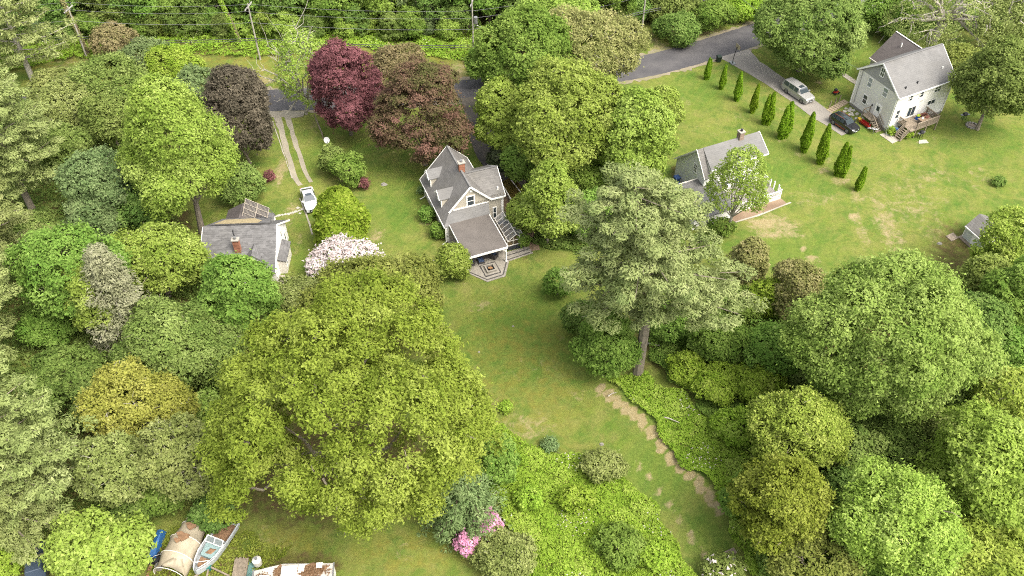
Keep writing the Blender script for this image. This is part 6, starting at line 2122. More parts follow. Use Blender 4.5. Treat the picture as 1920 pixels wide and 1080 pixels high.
tree('shrub', 'dark green thicket low at the right edge', 'shrub', 1830, 620, 50, 80, 'deep', .3, 'dome', .3, 14, .5, .28, 2.2)
pine('pine_tree', 'tall feathery grey-green pine with bare lower trunk, right of the cottage lawn', 1195, 704, 27, 10.2, 11.8, 15, 'pinedark', needles=70000, up=.04, prof=.5, r0=.5, lean=-.1)
# --- plants right of the lawn strip
tree('shrub', 'large fresh green shrub against the trunk of the tall feathery pine', 'shrub', 1138, 648, 58, 68, 'fresh', .3, 'dome', .3, 20, .6, .28, 2.6)
tree('shrub', 'dark green shrub at the lawn edge left of the tall pine', 'shrub', 1100, 598, 42, 36, 'deep', .3, 'dome', .3, 14, .5, .28, 2.4)
tree('shrub', 'small glossy shrub alone at the top right of the lawn strip', 'shrub', 1047, 528, 27, 28, 'fresh', .2, 'dome', .32, 12, .42, .24, 2.2)
tree('small_tree', 'small yellow-olive tree at the lower edge of the right lawn beside the pine', 'tree', 1405, 492, 34, 50, 'brown', .6, 'egg', .3, 12, .5, .26, 2.2, keep=.85)
tree('small_tree', 'brownish green tree between the yellow-olive tree and the puffy tree', 'tree', 1487, 545, 42, 62, 'brown', .6, 'egg', .3, 14, .5, .26, 2.2, keep=.85)
tree('shrub', 'round fresh green shrub right of the tall pine branches', 'shrub', 1388, 578, 40, 34, 'fresh', .3, 'dome', .3, 14, .5, .28, 2.5)
tree('shrub', 'bright shrub between the two small brownish trees', 'shrub', 1440, 560, 34, 40, 'weeds', .3, 'dome', .3, 12, .5, .28, 2.4)
tree('shrub', 'leafy green thicket under the left side of the puffy tree', 'shrub', 1450, 660, 62, 55, 'fresh', .3, 'dome', .3, 16, .55, .28, 2.4)
tree('shrub', 'green shrub right of the pine trunk behind the fallen trunk', 'shrub', 1265, 605, 45, 36, 'fresh', .3, 'dome', .3, 14, .5, .26, 2.2)
tree('shrub', 'vine-covered mound at the right of the pine trunk', 'shrub', 1345, 640, 55, 48, 'fresh', .3, 'dome', .3, 16, .55, .26, 2.3)
# --- middle: maples beside the cottage driveway
tree('maple_tree', 'deep green maple behind the cottage driveway, left of the brownish feathery tree', 'tree', 985, 115, 95, 100, 'fresh', 4, 'dome', .20, 26, .8, .34, 2.8)
tree('maple_tree', 'green maple crown behind the brownish feathery tree at the top', 'tree', 1050, 40, 85, 52, 'bright', 5, 'dome', .22, 18, .8, .36, 2.6)
tree('honey_locust', 'feathery brownish green tree with visible pale stems above the bright maples', 'tree', 1100, 95, 100, 68, 'brown', 6, 'dome', .20, 22, .75, .3, 1.9, keep=.8, twigs=70, bark=BARK_P, spread=.6)
tree('maple_tree', 'bright yellow-green maple in the middle of the crowns right of the cottage', 'tree', 1065, 225, 112, 108, 'bright', 4, 'dome', .20, 28, .8, .32, 2.8, twigs=30)
tree('maple_tree', 'bright yellow-green maple reaching out over the right lawn', 'tree', 1192, 262, 70, 102, 'bright', 3, 'egg', .21, 22, .75, .32, 2.7)
tree('maple_tree', 'pale lime tree with drooping layers beside the cottage driveway', 'tree', 938, 215, 48, 84, 'lime', 2, 'egg', .3, 18, .6, .3, 2.6, flat=.45)
tree('small_tree', 'bright green tree between the mossy outbuilding and the tall pine', 'tree', 1030, 375, 52, 78, 'bright', 1.5, 'egg', .22, 18, .65, .3, 2.5)
tree('small_tree', 'deep green tree leaning over the cottage driveway above the mossy outbuilding', 'tree', 985, 300, 42, 42, 'fresh', 2, 'dome', .3, 14, .55, .3, 2.4)
tree('shrub', 'dark laurel hedge along the right side of the cottage driveway', 'shrub', 943, 292, 26, 34, 'laurel', .2, 'dome', .32, 14, .5, .26, 2.4)
tree('beech_tree', 'brown-green copper beech directly behind the cottage', 'tree', 790, 213, 93, 104, 'copper', .9, 'egg', .13, 44, .6, .26, 3.0, flat=.5, vary=.26)
tree('maple_tree', 'deep maroon tree left of the copper beech', 'tree', 645, 163, 66, 92, 'maroon', .8, 'egg', .15, 32, .6, .26, 2.9, flat=.5, vary=.22)
tree('maple_tree', 'pinkish russet tree half hidden behind the maroon tree and the copper beech', 'tree', 745, 128, 52, 42, 'russet', 2, 'dome', .19, 18, .55, .3, 2.5)
tree('maple_tree', 'dark purple-grey maple standing over the left end of the road', 'tree', 445, 214, 62, 100, 'crimson', 1.0, 'egg', .19, 36, .6, .3, 3.0)
pale = tree('ash_tree', 'pale-branched tree with sparse lime leaves by the gravel track mouth', 'tree', 572, 132, 55, 76, 'lime', 1.5, 'egg', .22, 16, .55, .28, .6, keep=.5, twigs=170, bark=BARK_P, limbs=6, bend=.4, foot=(574, 214))
bare_limbs(pale, at(574, 214), ((498, 84), (528, 62), (552, 52), (580, 60), (486, 128), (512, 108), (476, 138), (545, 92), (602, 92), (536, 214), (606, 212), (520, 190), (596, 180)), .3, 3.0, 6, BARK_P, 9)
# --- left side
tree('tulip_tree', 'tall bright green tapering tree behind the left white house', 'tree', 325, 270, 122, 138, 'bright', 5, 'cone', .22, 36, .8, .3, 3.0, low=-.8)
tree('maple_tree', 'fresh green maple covering the front corner of the left white house', 'tree', 450, 558, 74, 90, 'fresh', 2, 'egg', .19, 26, .65, .3, 2.8, flat=.5)
tree('maple_tree', 'olive green round tree below the grey spruce on the left', 'tree', 322, 655, 108, 86, 'mid', 2, 'dome', .20, 26, .75, .3, 2.7, twigs=40)
tree('ash_tree', 'green airy tree with visible pale limbs left of the grey spruce', 'tree', 125, 510, 92, 92, 'fresh', 4, 'round', .21, 22, .75, .32, 2.2, keep=.82, twigs=60, limbs=14)
tree('ash_tree', 'light green airy tree right behind the grey spruce', 'tree', 290, 485, 95, 62, 'bright', 3, 'dome', .21, 20, .7, .32, 2.3, keep=.85, twigs=40, limbs=12)
tree('ash_tree', 'yellow-green airy crown left of the grey spruce top', 'tree', 178, 560, 55, 75, 'bright', 3, 'egg', .22, 16, .65, .3, 2.3, keep=.85, twigs=40)
tree('small_tree', 'blue-green tree above the brown clearing on the left', 'tree', 190, 345, 68, 66, 'blue', 3, 'dome', .21, 18, .7, .32, 2.5, twigs=20)
tree('small_tree', 'deep green layered tree beside the brown clearing on the left', 'tree', 258, 385, 48, 46, 'deep', 1.5, 'dome', .3, 14, .6, .32, 2.4, flat=.4)
tree('small_tree', 'dark blue-green tree between the pines and the airy green tree', 'tree', 170, 410, 48, 44, 'blue', 2, 'dome', .3, 14, .6, .32, 2.4)
tree('small_tree', 'deep green round tree low on the left between the pines', 'tree', 122, 700, 66, 52, 'deep', 2, 'dome', .22, 18, .65, .3, 2.6)
tree('locust_tree', 'golden yellow tree left of the huge oak', 'tree', 258, 762, 92, 76, 'gold', 3, 'dome', .20, 22, .7, .28, 2.3, keep=.85, twigs=60, bark=BARK_P, spread=.6)
tree('small_tree', 'thin olive tree with bare twigs between the golden tree and the huge oak', 'tree', 340, 860, 78, 80, 'olive', 2, 'dome', .21, 20, .65, .28, 1.8, keep=.75, twigs=110, bark=BARK_P, limbs=12)
tree('small_tree', 'thin olive tree with bare twigs between the golden tree and the lower left pine', 'tree', 215, 880, 66, 72, 'olive', 2, 'dome', .21, 18, .65, .28, 1.9, keep=.78, twigs=80, bark=BARK_P)
tree('maple_tree', 'bright lime maple at the bottom left beside the blue tarp', 'tree', 182, 1030, 94, 68, 'lime', 1.5, 'dome', .20, 22, .65, .36, 2.4)
tree('shrub', 'yellow-green shrub in the bottom left corner beside the pickup truck', 'shrub', 20, 1045, 40, 28, 'weeds', .2, 'dome', .3, 12, .5, .26, 2.3)
tree('small_tree', 'mid green tree between the tapering tree and the top left pole', 'tree', 212, 160, 74, 52, 'mid', 2, 'dome', .21, 18, .65, .32, 2.4)
tree('small_tree', 'rusty tan small tree beside the leaning pole at the top left', 'tree', 212, 72, 40, 28, 'russet', 1, 'dome', .22, 14, .5, .3, 2.3)
tree('small_tree', 'grey-green tree between the tapering tree and the dark purple-grey maple', 'tree', 372, 165, 48, 42, 'blue', 2, 'dome', .22, 14, .6, .32, 2.4)
tree('small_tree', 'pale olive tree behind the top left pines, thin crowned', 'tree', 140, 195, 70, 46, 'olive', 2, 'dome', .21, 18, .65, .3, 1.9, keep=.8, twigs=50)
tree('small_tree', 'mid green tree left of the tapering tree, lower than the olive one', 'tree', 205, 225, 45, 48, 'mid', 2, 'dome', .22, 14, .6, .32, 2.4)
tree('small_tree', 'soft green shrubby tree between purple-grey maple and white house', 'tree', 455, 345, 42, 34, 'mid', .6, 'dome', .22, 14, .5, .28, 2.3)
tree('shrub', 'pale green shrub on the verge behind the tapering tree', 'shrub', 275, 105, 44, 26, 'blue', .4, 'dome', .3, 12, .5, .3, 2.3)
pine('pine_tree', 'pale pine filling the upper left edge below the sparse pine', 62, 395, 21, 9.5, 5, 15, 'pine', needles=50000, up=.16, prof=.5, share='a')
pine('pine_tree', 'sparse pale pine with bare branches in the top left corner', 62, 150, 17, 9.0, 4, 12, 'pine', needles=14000, up=.22, prof=.45, bark=BARK_P, tuft=.7)
pine('pine_tree', 'large pale pine at the left edge beside the golden tree', 60, 960, 21, 8.6, 4, 16, 'pine', needles=60000, up=.16, prof=.5, share='b')
pine('pine_tree', 'pale pine on the left edge in the middle of the photograph', 0, 690, 20, 8.0, 5, 14, 'pine', rz=2.0, share='a')
pine('pine_tree', 'pale pine in the lower left corner above the pickup truck', 30, 1000, 13, 6.6, 4, 11, 'pine', rz=2.7, share='b')
pine('pine_tree', 'pine on the left edge between the airy green tree and the upper pines', 10, 560, 19, 8.0, 5, 13, 'pine', rz=4.1, share='a')
pine('spruce_tree', 'grey drooping spruce standing among the bright airy trees on the left', 262, 655, 15, 4.6, 2, 20, 'grey', needles=22000, up=-.2, prof=.7, tuft=.5, bark=BARK_P)
pine('hemlock_tree', 'dark drooping hemlock between the huge oak and the pink rhododendron', 868, 985, 9.5, 4.4, .8, 16, 'hemlock', needles=20000, up=-.22, prof=.65, tuft=.42, bark=BARK_D)
tree('juniper_shrub', 'pale olive juniper below the pink rhododendrons at the bottom edge', 'shrub', 945, 1043, 58, 46, 'olive', .2, 'dome', .22, 20, .5, .24, 2.3, twigs=50, bark=BARK_P, spread=.6)
tree('rhododendron', 'larger pink flowering rhododendron beside the dark hemlock', 'shrub', 912, 986, 27, 26, 'deep', .15, 'dome', .32, 14, .38, .22, 2.6, flowers=('pink', .62))
tree('rhododendron', 'smaller deep pink rhododendron left of the larger pink one', 'shrub', 877, 1019, 18, 22, 'deep', .15, 'dome', .34, 11, .34, .2, 2.6, flowers=('pink', .66))
tree('rhododendron', 'large pale pink blossom shrub below the clipped cedar', 'shrub', 648, 494, 62, 42, 'deep', .2, 'dome', .22, 24, .45, .24, 2.8, flowers=('white', .72))
tree('shrub', 'green mixed shrub above the clipped cedar, right of the gravel track', 'shrub', 652, 318, 34, 30, 'fresh', .2, 'dome', .3, 14, .45, .26, 2.4)
tree('shrub', 'darker shrub with reddish tips left of the green mixed shrub above the cedar', 'shrub', 622, 300, 24, 28, 'mid', .2, 'dome', .3, 12, .42, .26, 2.3)
tree('shrub', 'tiny maroon shrub between the mixed shrub and the cedar', 'shrub', 682, 344, 8, 11, 'maroon', .1, 'dome', .35, 8, .25, .2, 2.3)
tree('shrub', 'tiny maroon shrub on the bare patch left of the gravel track', 'shrub', 505, 330, 9, 10, 'maroon', .1, 'dome', .35, 8, .25, .2, 2.4)
tree('shrub', 'bright green shrub at the left corner of the paved patio', 'shrub', 848, 490, 32, 32, 'bright', .2, 'dome', .3, 16, .42, .24, 2.5)
tree('shrub', 'small round shrub at the cottage wall, the one farther up', 'shrub', 801, 401, 14, 13, 'fresh', .1, 'dome', .32, 10, .34, .22, 2.3)
tree('shrub', 'small round shrub at the cottage wall, the one nearer the patio', 'shrub', 822, 433, 15, 14, 'fresh', .1, 'dome', .32, 10, .34, .22, 2.3)
tree('shrub', 'low green shrub beside the greenhouse and the footpath', 'shrub', 983, 452, 9, 14, 'fresh', .1, 'dome', .34, 8, .3, .22, 2.2)
tree('shrub', 'small bluish shrub at the back of the cottage lawn wall', 'shrub', 791, 357, 6, 6, 'blue', .1, 'dome', .34, 8, .28, .2, 2.2)
tree('birch_tree', 'slender birch with thin fresh leaves in front of the white railed-deck house', 'tree', 1385, 345, 58, 76, 'bright', 2.5, 'egg', .20, 20, .6, .26, .8, keep=.6, twigs=90, bark=BARK_P, limbs=14, spread=.6)
tree('shrub', 'low green shrub below the slender birch', 'shrub', 1352, 425, 26, 14, 'fresh', .1, 'dome', .34, 9, .35, .24, 2.2)
tree('fern', 'low weed clump alone in the right lawn edge', 'plant', 1872, 340, 11, 8, 'deep', .05, 'dome', .36, 8, .28, .2, 2.0)
tree('plant', 'low leafy weed clump on the left of the lawn strip', 'plant', 948, 764, 11, 10, 'weeds', .05, 'dome', .36, 8, .28, .2, 2.2)
tree('juniper_shrub', 'low blue-green spruce seedling at the lower edge of the lawn strip', 'shrub', 1030, 832, 15, 12, 'blue', .05, 'dome', .34, 9, .3, .2, 2.2)
tree('shrub', 'grey-green shrub with lilac flowers at the lower edge of the lawn strip', 'shrub', 1130, 872, 42, 27, 'olive', .1, 'dome', .3, 16, .42, .24, 2.3)
tree('shrub', 'darker green thicket inside the bright weed patch at the bottom', 'shrub', 1160, 1020, 46, 34, 'fresh', .1, 'dome', .3, 16, .5, .24, 2.3)
tree('plant', 'yellow-green leafy plant beside the deck steps', 'plant', 1704, 252, 7, 7, 'weeds', .05, 'dome', .36, 7, .25, .2, 2.0)
tree('plant', 'leafy plant at the front corner of the tall grey house', 'plant', 1670, 245, 7, 7, 'weeds', .05, 'dome', .36, 7, .25, .2, 2.0)
tree('shrub', 'small pale green bush at the bottom edge below the bench', 'shrub', 1355, 1068, 42, 24, 'mid', .1, 'dome', .3, 14, .42, .24, 2.3, flowers=('white', .02))
# --- top right
tree('maple_tree', 'large round green tree beside the driveway, left of the tall grey house', 'tree', 1518, 55, 100, 76, 'mid', 1.6, 'dome', .23, 34, .75, .34, 3.0)
tree('maple_tree', 'dense round green tree with a swing, right of the tall grey house', 'tree', 1872, 152, 72, 82, 'mid', 2, 'dome', .19, 30, .7, .34, 3.0)
old = tree('locust_tree', 'big old tree with bare spreading pale limbs behind the tall grey house', 'tree', 1800, 20, 125, 75, 'olive', 5, 'dome', .2, 22, .8, .28, .26, keep=.4, twigs=60, bark=BARK_P, limbs=10, bend=.3, foot=(1748, 80))
bare_limbs(old, at(1748, 80), ((1690, -10), (1725, -25), (1752, -30), (1790, -20), (1830, -12), (1872, 8), (1898, 36), (1868, 62), (1842, 92), (1805, 104), (1655, 50), (1640, 64), (1700, 30), (1885, 82)), .62, 4.5, 5, BARK_P)
MB().tube([(0, 0, 0), (.1, 0, 2.4), (0, 0, 4.8)], [.75, .62, .55], 9).build('bole', BARK_P, old, local=True)
tree('small_tree', 'deep green tree behind the lawn, left of the old bare-limbed tree', 'tree', 1668, 25, 52, 34, 'fresh', .6, 'dome', .22, 14, .6, .34, 2.4)
tree('small_tree', 'olive tree at the top right corner behind the round swing tree', 'tree', 1895, 45, 55, 55, 'olive', 1, 'dome', .22, 16, .65, .32, 1.2)
tree('small_tree', 'thin olive tree right of the old bare-limbed tree base', 'tree', 1800, 115, 36, 34, 'oakdull', .5, 'dome', .22, 12, .55, .3, 1.8, keep=.8)

# --- the row of clipped columns on the right lawn
def column_mesh(seed, n, twin, fat=False):
    rng = np.random.default_rng(seed)
    stems = [(0, 0, 1.0, 1.0)] + ([(.42, .1, .93, .8)] if twin else [])
    P_, N_ = [], []
    for sx, sy, sh, sr in stems:
        k = int(n * sh * sr)
        t = rng.random(k) ** .85
        az = rng.random(k) * 6.283
        prof = np.where(t < .14, .32, np.where(t < .24, .32 + (t - .14) * 2.3, .55 * np.clip((1.03 - t) / .79, 0, 1) ** .62))
        if fat: prof = np.where(t < .3, .86 + .14 * t / .3, np.sqrt(np.clip(1 - ((t - .3) / .72) ** 2, 0, 1)) ** 1.15)
        lump = 1 + .1 * np.sin(az * 3 + t * 9 + seed) + .07 * np.sin(az * 7 - t * 23)
        r = prof * sr * lump * rng.uniform(.8, 1.05, k)
        P_.append(np.stack([sx + r * np.cos(az), sy + r * np.sin(az), t * sh * 1.0], 1))
        N_.append(np.stack([np.cos(az), np.sin(az), .35 + 0 * az], 1) + rng.normal(size=(k, 3)) * .45)
    P_, N_ = np.concatenate(P_), np.concatenate(N_)
    P_[:, 2] *= 5.0
    n = len(P_)
    T = np.array([0, 0, 1.0]) + rng.normal(size=(n, 3)) * .35
    low = P_[:, 2] < .8
    tint = .5 + rng.normal(0, .22, n) + .12 * np.sin(P_[:, 2] * 5 + P_[:, 0] * 9)
    return leaf_mesh('crown', P_, N_, .26 * rng.uniform(.7, 1.3, n), .12, tint, PAL['cedar'], T)


c = at(646, 458)
ct = thing('cedar_tree', 'large clipped yellow-green cedar beside the white sedan', 'tree', tuple(c))
cm_ = column_mesh(9, 20000, False, True)
cm_.materials[0] = PAL['arbor']
ct.scale = (3.15, 3.1, 1.72)
link('crown', cm_, ct)
MB().tube([(0, 0, 0), (0, 0, 3.5)], [.1, .05], 7).build('trunk', BARK_D, ct, local=True)
CM = [column_mesh(1, 3600, False), column_mesh(2, 3600, True), column_mesh(3, 3400, False), column_mesh(4, 3600, True)]
TR = MB().tube([(0, 0, 0), (0, 0, 2.2)], [.12, .06], 6).build('trunk', BARK_D)
TRM = TR.data
bpy.data.objects.remove(TR)
cols = ((1323, 149, 3.9, 1, 'nearest the road beside the green bin'), (1352, 167, 4.3, 0, 'second from the road, slim'), (1381, 188, 5.0, 2, 'third from the road, opposite the driveway mouth'),
        (1410, 211, 5.0, 0, 'fourth from the road, single tip'), (1439, 233, 5.4, 1, 'fifth from the road, twin tips'), (1470, 257, 6.1, 1, 'sixth from the road, two equal tips'),
        (1507, 281, 6.3, 3, 'seventh from the road, broad with two tips'), (1537, 306, 6.4, 2, 'eighth from the road, tall single tip'), (1570, 329, 5.4, 1, 'ninth from the road, two tips'), (1606, 357, 4.0, 3, 'last and smallest, farthest from the road'))
for i, (x, y, h, k, lab) in enumerate(cols):
    c = at(x, y)
    t = thing('arborvitae', 'clipped column cedar in the lawn row, ' + lab, 'tree', tuple(c), 'row of column cedars across the right lawn', R(40 * i))
    s = h / 5.0
    t.scale = (s * (1.02 + .14 * (i % 3)), s * 1.12, s)
    t.rotation_euler = (R(1.5 * math.sin(i * 2.1)), R(1.8 * math.cos(i * 1.3)), R(40 * i))
    link('crown', CM[k], t)
    link('trunk', TRM, t)

# --- fillers of the woodland: lower trees and saplings that close the gaps between the big crowns
FILL = [
    (1590, 850, 60, 60, 'mid', 'sapling thicket between the slim yellow-green tree and the puffy tree'), (1580, 930, 50, 50, 'deep', 'dark leafy bush right of the slim yellow-green tree'),
    (1770, 960, 60, 50, 'fresh', 'leafy green bush between the two lime trees at lower right'), (1740, 1060, 60, 40, 'deep', 'green bush at the bottom edge between the lime trees'),
    (1605, 1050, 60, 40, 'fresh', 'fresh bush at the bottom edge left of the lime tree'), (1890, 980, 55, 55, 'bright', 'light green bush at the right edge below the lime trees'),
    (1800, 700, 50, 60, 'mid', 'grey-green small tree right of the puffy tree'), (1420, 720, 50, 40, 'weeds', 'leafy mound in the hollow left of the puffy tree'),
    (1340, 720, 46, 36, 'weeds', 'leafy mound right of the pine foot'), (1530, 760, 44, 40, 'fresh', 'green bush under the lower left of the puffy tree'),
    (1400, 930, 40, 50, 'fresh', 'green bush by the dirt strip left of the slim yellow-green tree'), (1290, 690, 40, 30, 'weeds', 'low green bush just right of the pine foot'),
    (40, 830, 50, 50, 'mid', 'grey-green bush between the left edge pines'), (180, 760, 46, 50, 'mid', 'soft green bush left of the golden tree'),
    (420, 690, 44, 44, 'deep', 'dark green bush between the round olive tree and the huge oak'), (380, 770, 40, 40, 'bramble', 'low bush in the gap left of the huge oak'),
    (90, 610, 50, 44, 'fresh', 'green bush under the airy tree on the left'), (60, 440, 50, 40, 'mid', 'soft green bush under the upper left pine'),
    (280, 330, 44, 50, 'deep', 'dark green bush at the foot of the tapering tree'), (120, 280, 50, 44, 'mid', 'soft green small tree right of the upper left pine'),
    (300, 930, 46, 40, 'fresh', 'green bush above the beige tarp shelter'), (395, 960, 40, 34, 'deep', 'dark bush above the open boat'), (250, 955, 40, 34, 'deep', 'dark bush above the lime maple at the bottom left'),
    (100, 165, 44, 34, 'olive', 'olive bush on the bank right of the sparse corner pine'), (320, 120, 50, 30, 'weeds', 'bright bush on the bank behind the tapering tree'), (30, 230, 46, 40, 'mid', 'soft green bush at the upper left edge'),
    (1120, 330, 60, 50, 'bright', 'bright tree between the big maples and the tall pine'), (985, 400, 36, 34, 'bright', 'bright bush right of the cottage footpath'), (1100, 400, 46, 44, 'fresh', 'green bush behind the left branches of the tall pine'),
    (1235, 215, 40, 60, 'bright', 'bright outer bough-like tree at the right of the maples'), (1015, 165, 50, 40, 'fresh', 'green tree in the middle of the driveway maples'), (905, 120, 30, 40, 'fresh', 'green bush at the road edge left of the maples'),
    (1880, 820, 40, 40, 'mid', 'soft green bush at the right edge above the lime tree'), (1900, 690, 36, 36, 'bramble', 'bramble bush at the right edge'),
    (1690, 60, 34, 22, 'mid', 'soft bush at the foot of the old bare-limbed tree'),
    (990, 935, 30, 20, 'weeds', 'bright weed clump near the pink rhododendrons'), (1080, 935, 36, 18, 'weeds', 'bright weed clump in the middle of the weed patch'), (1230, 1040, 34, 26, 'weeds', 'bright weed clump at the right of the weed patch'),
    (1560, 800, 46, 40, 'fresh', 'fresh bush in the gap under the puffy tree, left part'), (1630, 830, 50, 40, 'fresh', 'fresh bush in the gap under the middle of the puffy tree'),
    (1500, 690, 44, 40, 'mid', 'soft green bush at the left foot of the puffy tree'), (1380, 800, 44, 34, 'weeds', 'bright bush beside the weeds right of the dirt strip'),
    (1450, 780, 40, 40, 'fresh', 'green bush behind the slim yellow-green tree'), (1330, 570, 40, 36, 'deep', 'dark bush under the right boughs of the tall pine'),
    (1640, 900, 46, 40, 'mid', 'soft bush above the fresh lime green tree'), (1760, 900, 44, 40, 'fresh', 'fresh bush left of the bright lime tree'),
    (930, 870, 40, 50, 'fresh', 'fresh green bush at the right foot of the huge oak'), (500, 640, 40, 40, 'oakdull', 'olive bush at the upper left of the huge oak'),
]
for x, y, rx, ry, pal, lab in FILL:
    tree('small_tree' if rx > 42 and 'bush' not in lab else 'shrub', lab, 'shrub' if 'tree' not in lab.split(' ')[:5] else 'tree', x, y, rx, ry, pal, .15, 'dome', .24, 16, .6, .28, 2.4)

# --- the wood behind the road: a few kinds, every tree an object of its own
def wood_proto(seed, pal, Rr, Rz, base, n, **kw):
    rng = np.random.default_rng(seed)
    cl = .6
    LC, LR, C, D, I = crown_shape(rng, Rr, Rr, Rz, 70, .24, 'egg', cl, .86)
    P_, N_, L_, W_, t_, T_ = crown_leaves(rng, C, D, I, len(LC), cl, n, .42)
    up = np.array([0, 0, base + Rz * .95])
    me = leaf_mesh('crown', P_ + up, N_, L_, W_, t_, PAL[pal])
    mb = MB()
    limb_mb(rng, mb, (0, 0, 0), [LC[k] + up for k in rng.permutation(len(LC))[:8]], .3, base + .3, .25)
    for k in rng.permutation(len(C))[:25]:
        a = LC[I[k]] + up; b = C[k] + up + D[k] * .8
        mb.tube([tuple(a), tuple(b)], [.07, .02], 4)
    tmp = mb.build('trunk', BARK)
    d = tmp.data
    bpy.data.objects.remove(tmp)
    return me, d


KINDS = [('deep', 'dark green leafy tree in the wood behind the road'), ('fresh', 'fresh green leafy tree in the wood behind the road'), ('mid', 'soft grey-green tree in the wood behind the road'),
         ('bright', 'light yellow-green tree in the wood behind the road'), ('blue', 'blue-green tree in the wood behind the road')]
WP = [wood_proto(40 + i, k[0], 4.8, 6.6, .3, 13000) for i, k in enumerate(KINDS)]
rw = np.random.default_rng(77)
spots = []
for row, (y0, dx) in enumerate(((52, 52), (28, 58), (-2, 64), (-38, 76))):
    x = -60 + row * 20
    while x < 2000:
        spots.append((x + rw.uniform(-14, 14), y0 + rw.uniform(-8, 8), row))
        x += dx * rw.uniform(.8, 1.2)
for x, y, row in spots:
    gx = at(x, y)
    near = min((Vector((gx.x, gx.y, 0)) - Vector((q.x, q.y, 0))).length for q in ROAD)
    if near < 6.5 or gx.x > 42 and gx.y < 152: continue
    if x > 1180 and y > 20 and x < 1480: continue
    k = int(rw.choice(5, p=[.28, .3, .18, .14, .1]))
    s = rw.uniform(.75, 1.15) * (.85 if row == 0 else 1.05)
    t = thing('woodland_tree', KINDS[k][1], 'tree', (gx.x, gx.y, 0), 'trees of the wood behind the road: ' + KINDS[k][0], float(rw.uniform(0, 6.28)))
    t.scale = (s, s, s * rw.uniform(.85, 1.15))
    link('crown', WP[k][0], t)
    link('trunk', WP[k][1], t)
for j in range(46):                                                # saplings and bushes that close the edge of the wood
    x = -30 + j * 27 + rw.uniform(-10, 10)
    if 880 < x < 1100: continue
    y = 66 + rw.uniform(-9, 9) - max(0, x - 900) * .09
    gx = at(x, y)
    if min((Vector((gx.x, gx.y, 0)) - Vector((q.x, q.y, 0))).length for q in ROAD) < 5.5: continue
    k = int(rw.choice(5, p=[.3, .3, .16, .16, .08])); s = rw.uniform(.32, .52)
    t = thing('sapling', 'low ' + KINDS[k][1].replace('tree in the wood', 'sapling at the edge of the wood'), 'tree', (gx.x, gx.y, -.9), 'saplings at the edge of the wood: ' + KINDS[k][0], float(rw.uniform(0, 6.28)))
    t.scale = (s * 1.1, s * 1.1, s)
    link('crown', WP[k][0], t)
    link('trunk', WP[k][1], t)
# ivy-clad trunks that stand out against the wood
for x0, y0, h, lean, lab in ((165, 100, 12, -.1, 'bare leaning trunk right beside the leaning utility pole'), (201, 56, 9, .05, 'ivy-covered trunk at the front of the wood, top left'), (240, 45, 7, -.15, 'thin crooked trunk in the wood left of the second pole'),
                             (452, 82, 11, -.22, 'ivy-covered trunk leaning left beside the double crossarm pole'), (865, 55, 9, .02, 'brown vine-draped trunk in the wood left of the transformer pole')):
    c = at(x0, y0)
    t = thing('tree_trunk', lab, 'tree', tuple(c))
    m = MB(); m.tube([(0, 0, 0), (lean * h * .4 + .2, 0, h * .4), (lean * h, .3, h)], [.32, .25, .15], 7)
    m.build('trunk', BARK_D, t, local=True)
    n = 900
    rng = np.random.default_rng(int(x0))
    z = rng.random(n) * h; az = rng.random(n) * 6.283; r = .3 + .12 * rng.random(n)
    P_ = np.stack([lean * z + r * np.cos(az), r * np.sin(az), z], 1)
    link('ivy', leaf_mesh('ivy', P_, np.stack([np.cos(az), np.sin(az), .4 + 0 * az], 1) + rng.normal(size=(n, 3)) * .4, .28, .2, rng.random(n), PAL['weeds' if 'ivy' in lab else 'brown']), t)
# low thickets along the road bank, right of the middle
for x, y, rx, ry, pal, lab in ((1265, 55, 45, 28, 'deep', 'dark thicket on the bank behind the road, left of the sandy strip'), (1330, 30, 46, 26, 'fresh', 'green thicket on the bank behind the sandy strip'), (1395, 15, 36, 22, 'weeds', 'bright thicket on the bank at the top, left of the round tree'),
                               (1255, 15, 50, 26, 'mid', 'grey-green thicket at the top edge behind the brown pole'), (1170, 20, 45, 26, 'deep', 'dark thicket at the top edge left of the brown pole'), (1440, -8, 40, 18, 'deep', 'dark thicket touching the top edge by the road end')):
    tree('shrub', lab, 'shrub', x, y, rx, ry, pal, .2, 'dome', .3, 14, .6, .32, 2.3)

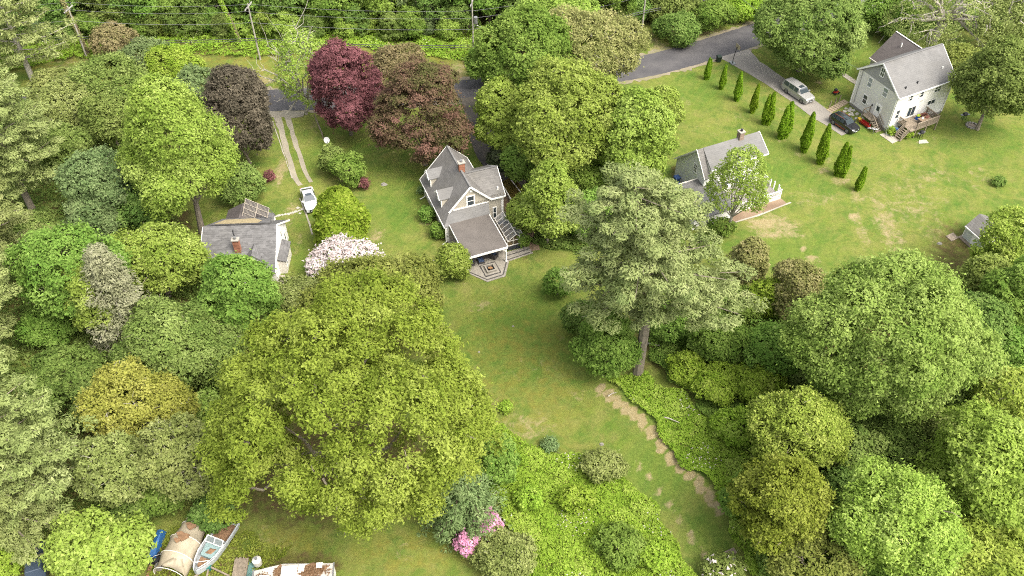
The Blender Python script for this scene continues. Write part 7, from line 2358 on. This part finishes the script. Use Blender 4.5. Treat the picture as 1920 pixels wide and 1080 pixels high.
# --- leafy low growth
scatter_patch('undergrowth', 'bright green weeds covering the ground below the lawn strip', ((880, 800), (945, 800), (1010, 850), (1090, 862), (1180, 905), (1235, 965), (1290, 1050), (1320, 1110), (1000, 1120), (975, 1010), (915, 950), (895, 880)), 'weeds', .24, 2.6, .75, .15, seed=3, flower=('white', .05, 'small white wild flowers in the weeds'))
scatter_patch('undergrowth', 'bright leafy weeds along the right side of the dirt strip', ((1140, 722), (1200, 760), (1240, 815), (1285, 880), (1340, 920), (1370, 1000), (1420, 1100), (1560, 1100), (1480, 960), (1400, 850), (1330, 790), (1260, 730), (1190, 700)), 'weeds', .24, 2.4, .7, .12, seed=5, flower=('white', .06, 'small white wild flowers beside the dirt strip'), holes=.3)
scatter_patch('undergrowth', 'tangled green brambles filling the hollow right of the pine trunk', ((1215, 655), (1260, 720), (1330, 785), (1400, 850), (1500, 960), (1620, 960), (1620, 800), (1520, 700), (1440, 560), (1370, 520), (1330, 600), (1240, 620)), 'fresh', .24, 2.6, 1.2, .15, seed=6)
scatter_patch('undergrowth', 'weeds on the road bank between the wood and the road', ((-60, 150), (120, 115), (300, 95), (480, 110), (640, 92), (760, 95), (860, 118), (905, 140), (905, 50), (640, 45), (300, 40), (-60, 70)), 'weeds', .34, 1.6, .8, .12, seed=7, flower=('white', .05, 'white wild flowers on the road bank'), holes=.5)
scatter_patch('undergrowth', 'low shade plants under the trees of the left woodland', ((-40, 260), (200, 200), (300, 330), (350, 500), (430, 640), (420, 760), (300, 950), (280, 1000), (-60, 1010)), 'deep', .34, 1.0, .6, .12, seed=8, holes=.6)
scatter_patch('undergrowth', 'low plants under the trees on the right', ((1560, 760), (1800, 600), (1960, 440), (2000, 1120), (1400, 1120), (1480, 960)), 'bramble', .32, 2.0, .8, .15, seed=9)
scatter_patch('undergrowth', 'green plants under the bright maples beside the cottage driveway', ((920, 250), (960, 200), (1180, 170), (1230, 300), (1250, 400), (1100, 480), (1005, 460), (985, 330)), 'deep', .3, 1.5, .5, .12, seed=10)
scatter_patch('undergrowth', 'weeds and grass around the boats in the bottom yard', ((420, 1000), (560, 1020), (480, 1080), (420, 1100), (330, 1100), (280, 1090), (300, 1000), (360, 985)), 'oak', .2, .9, .25, .08, seed=12, holes=.7)
scatter_patch('undergrowth', 'low plants behind the lawn at the top right corner', ((1600, -30), (1640, 25), (1740, 62), (1860, 60), (2000, 120), (2000, -60)), 'deep', .34, 1.6, .8, .15, seed=13)
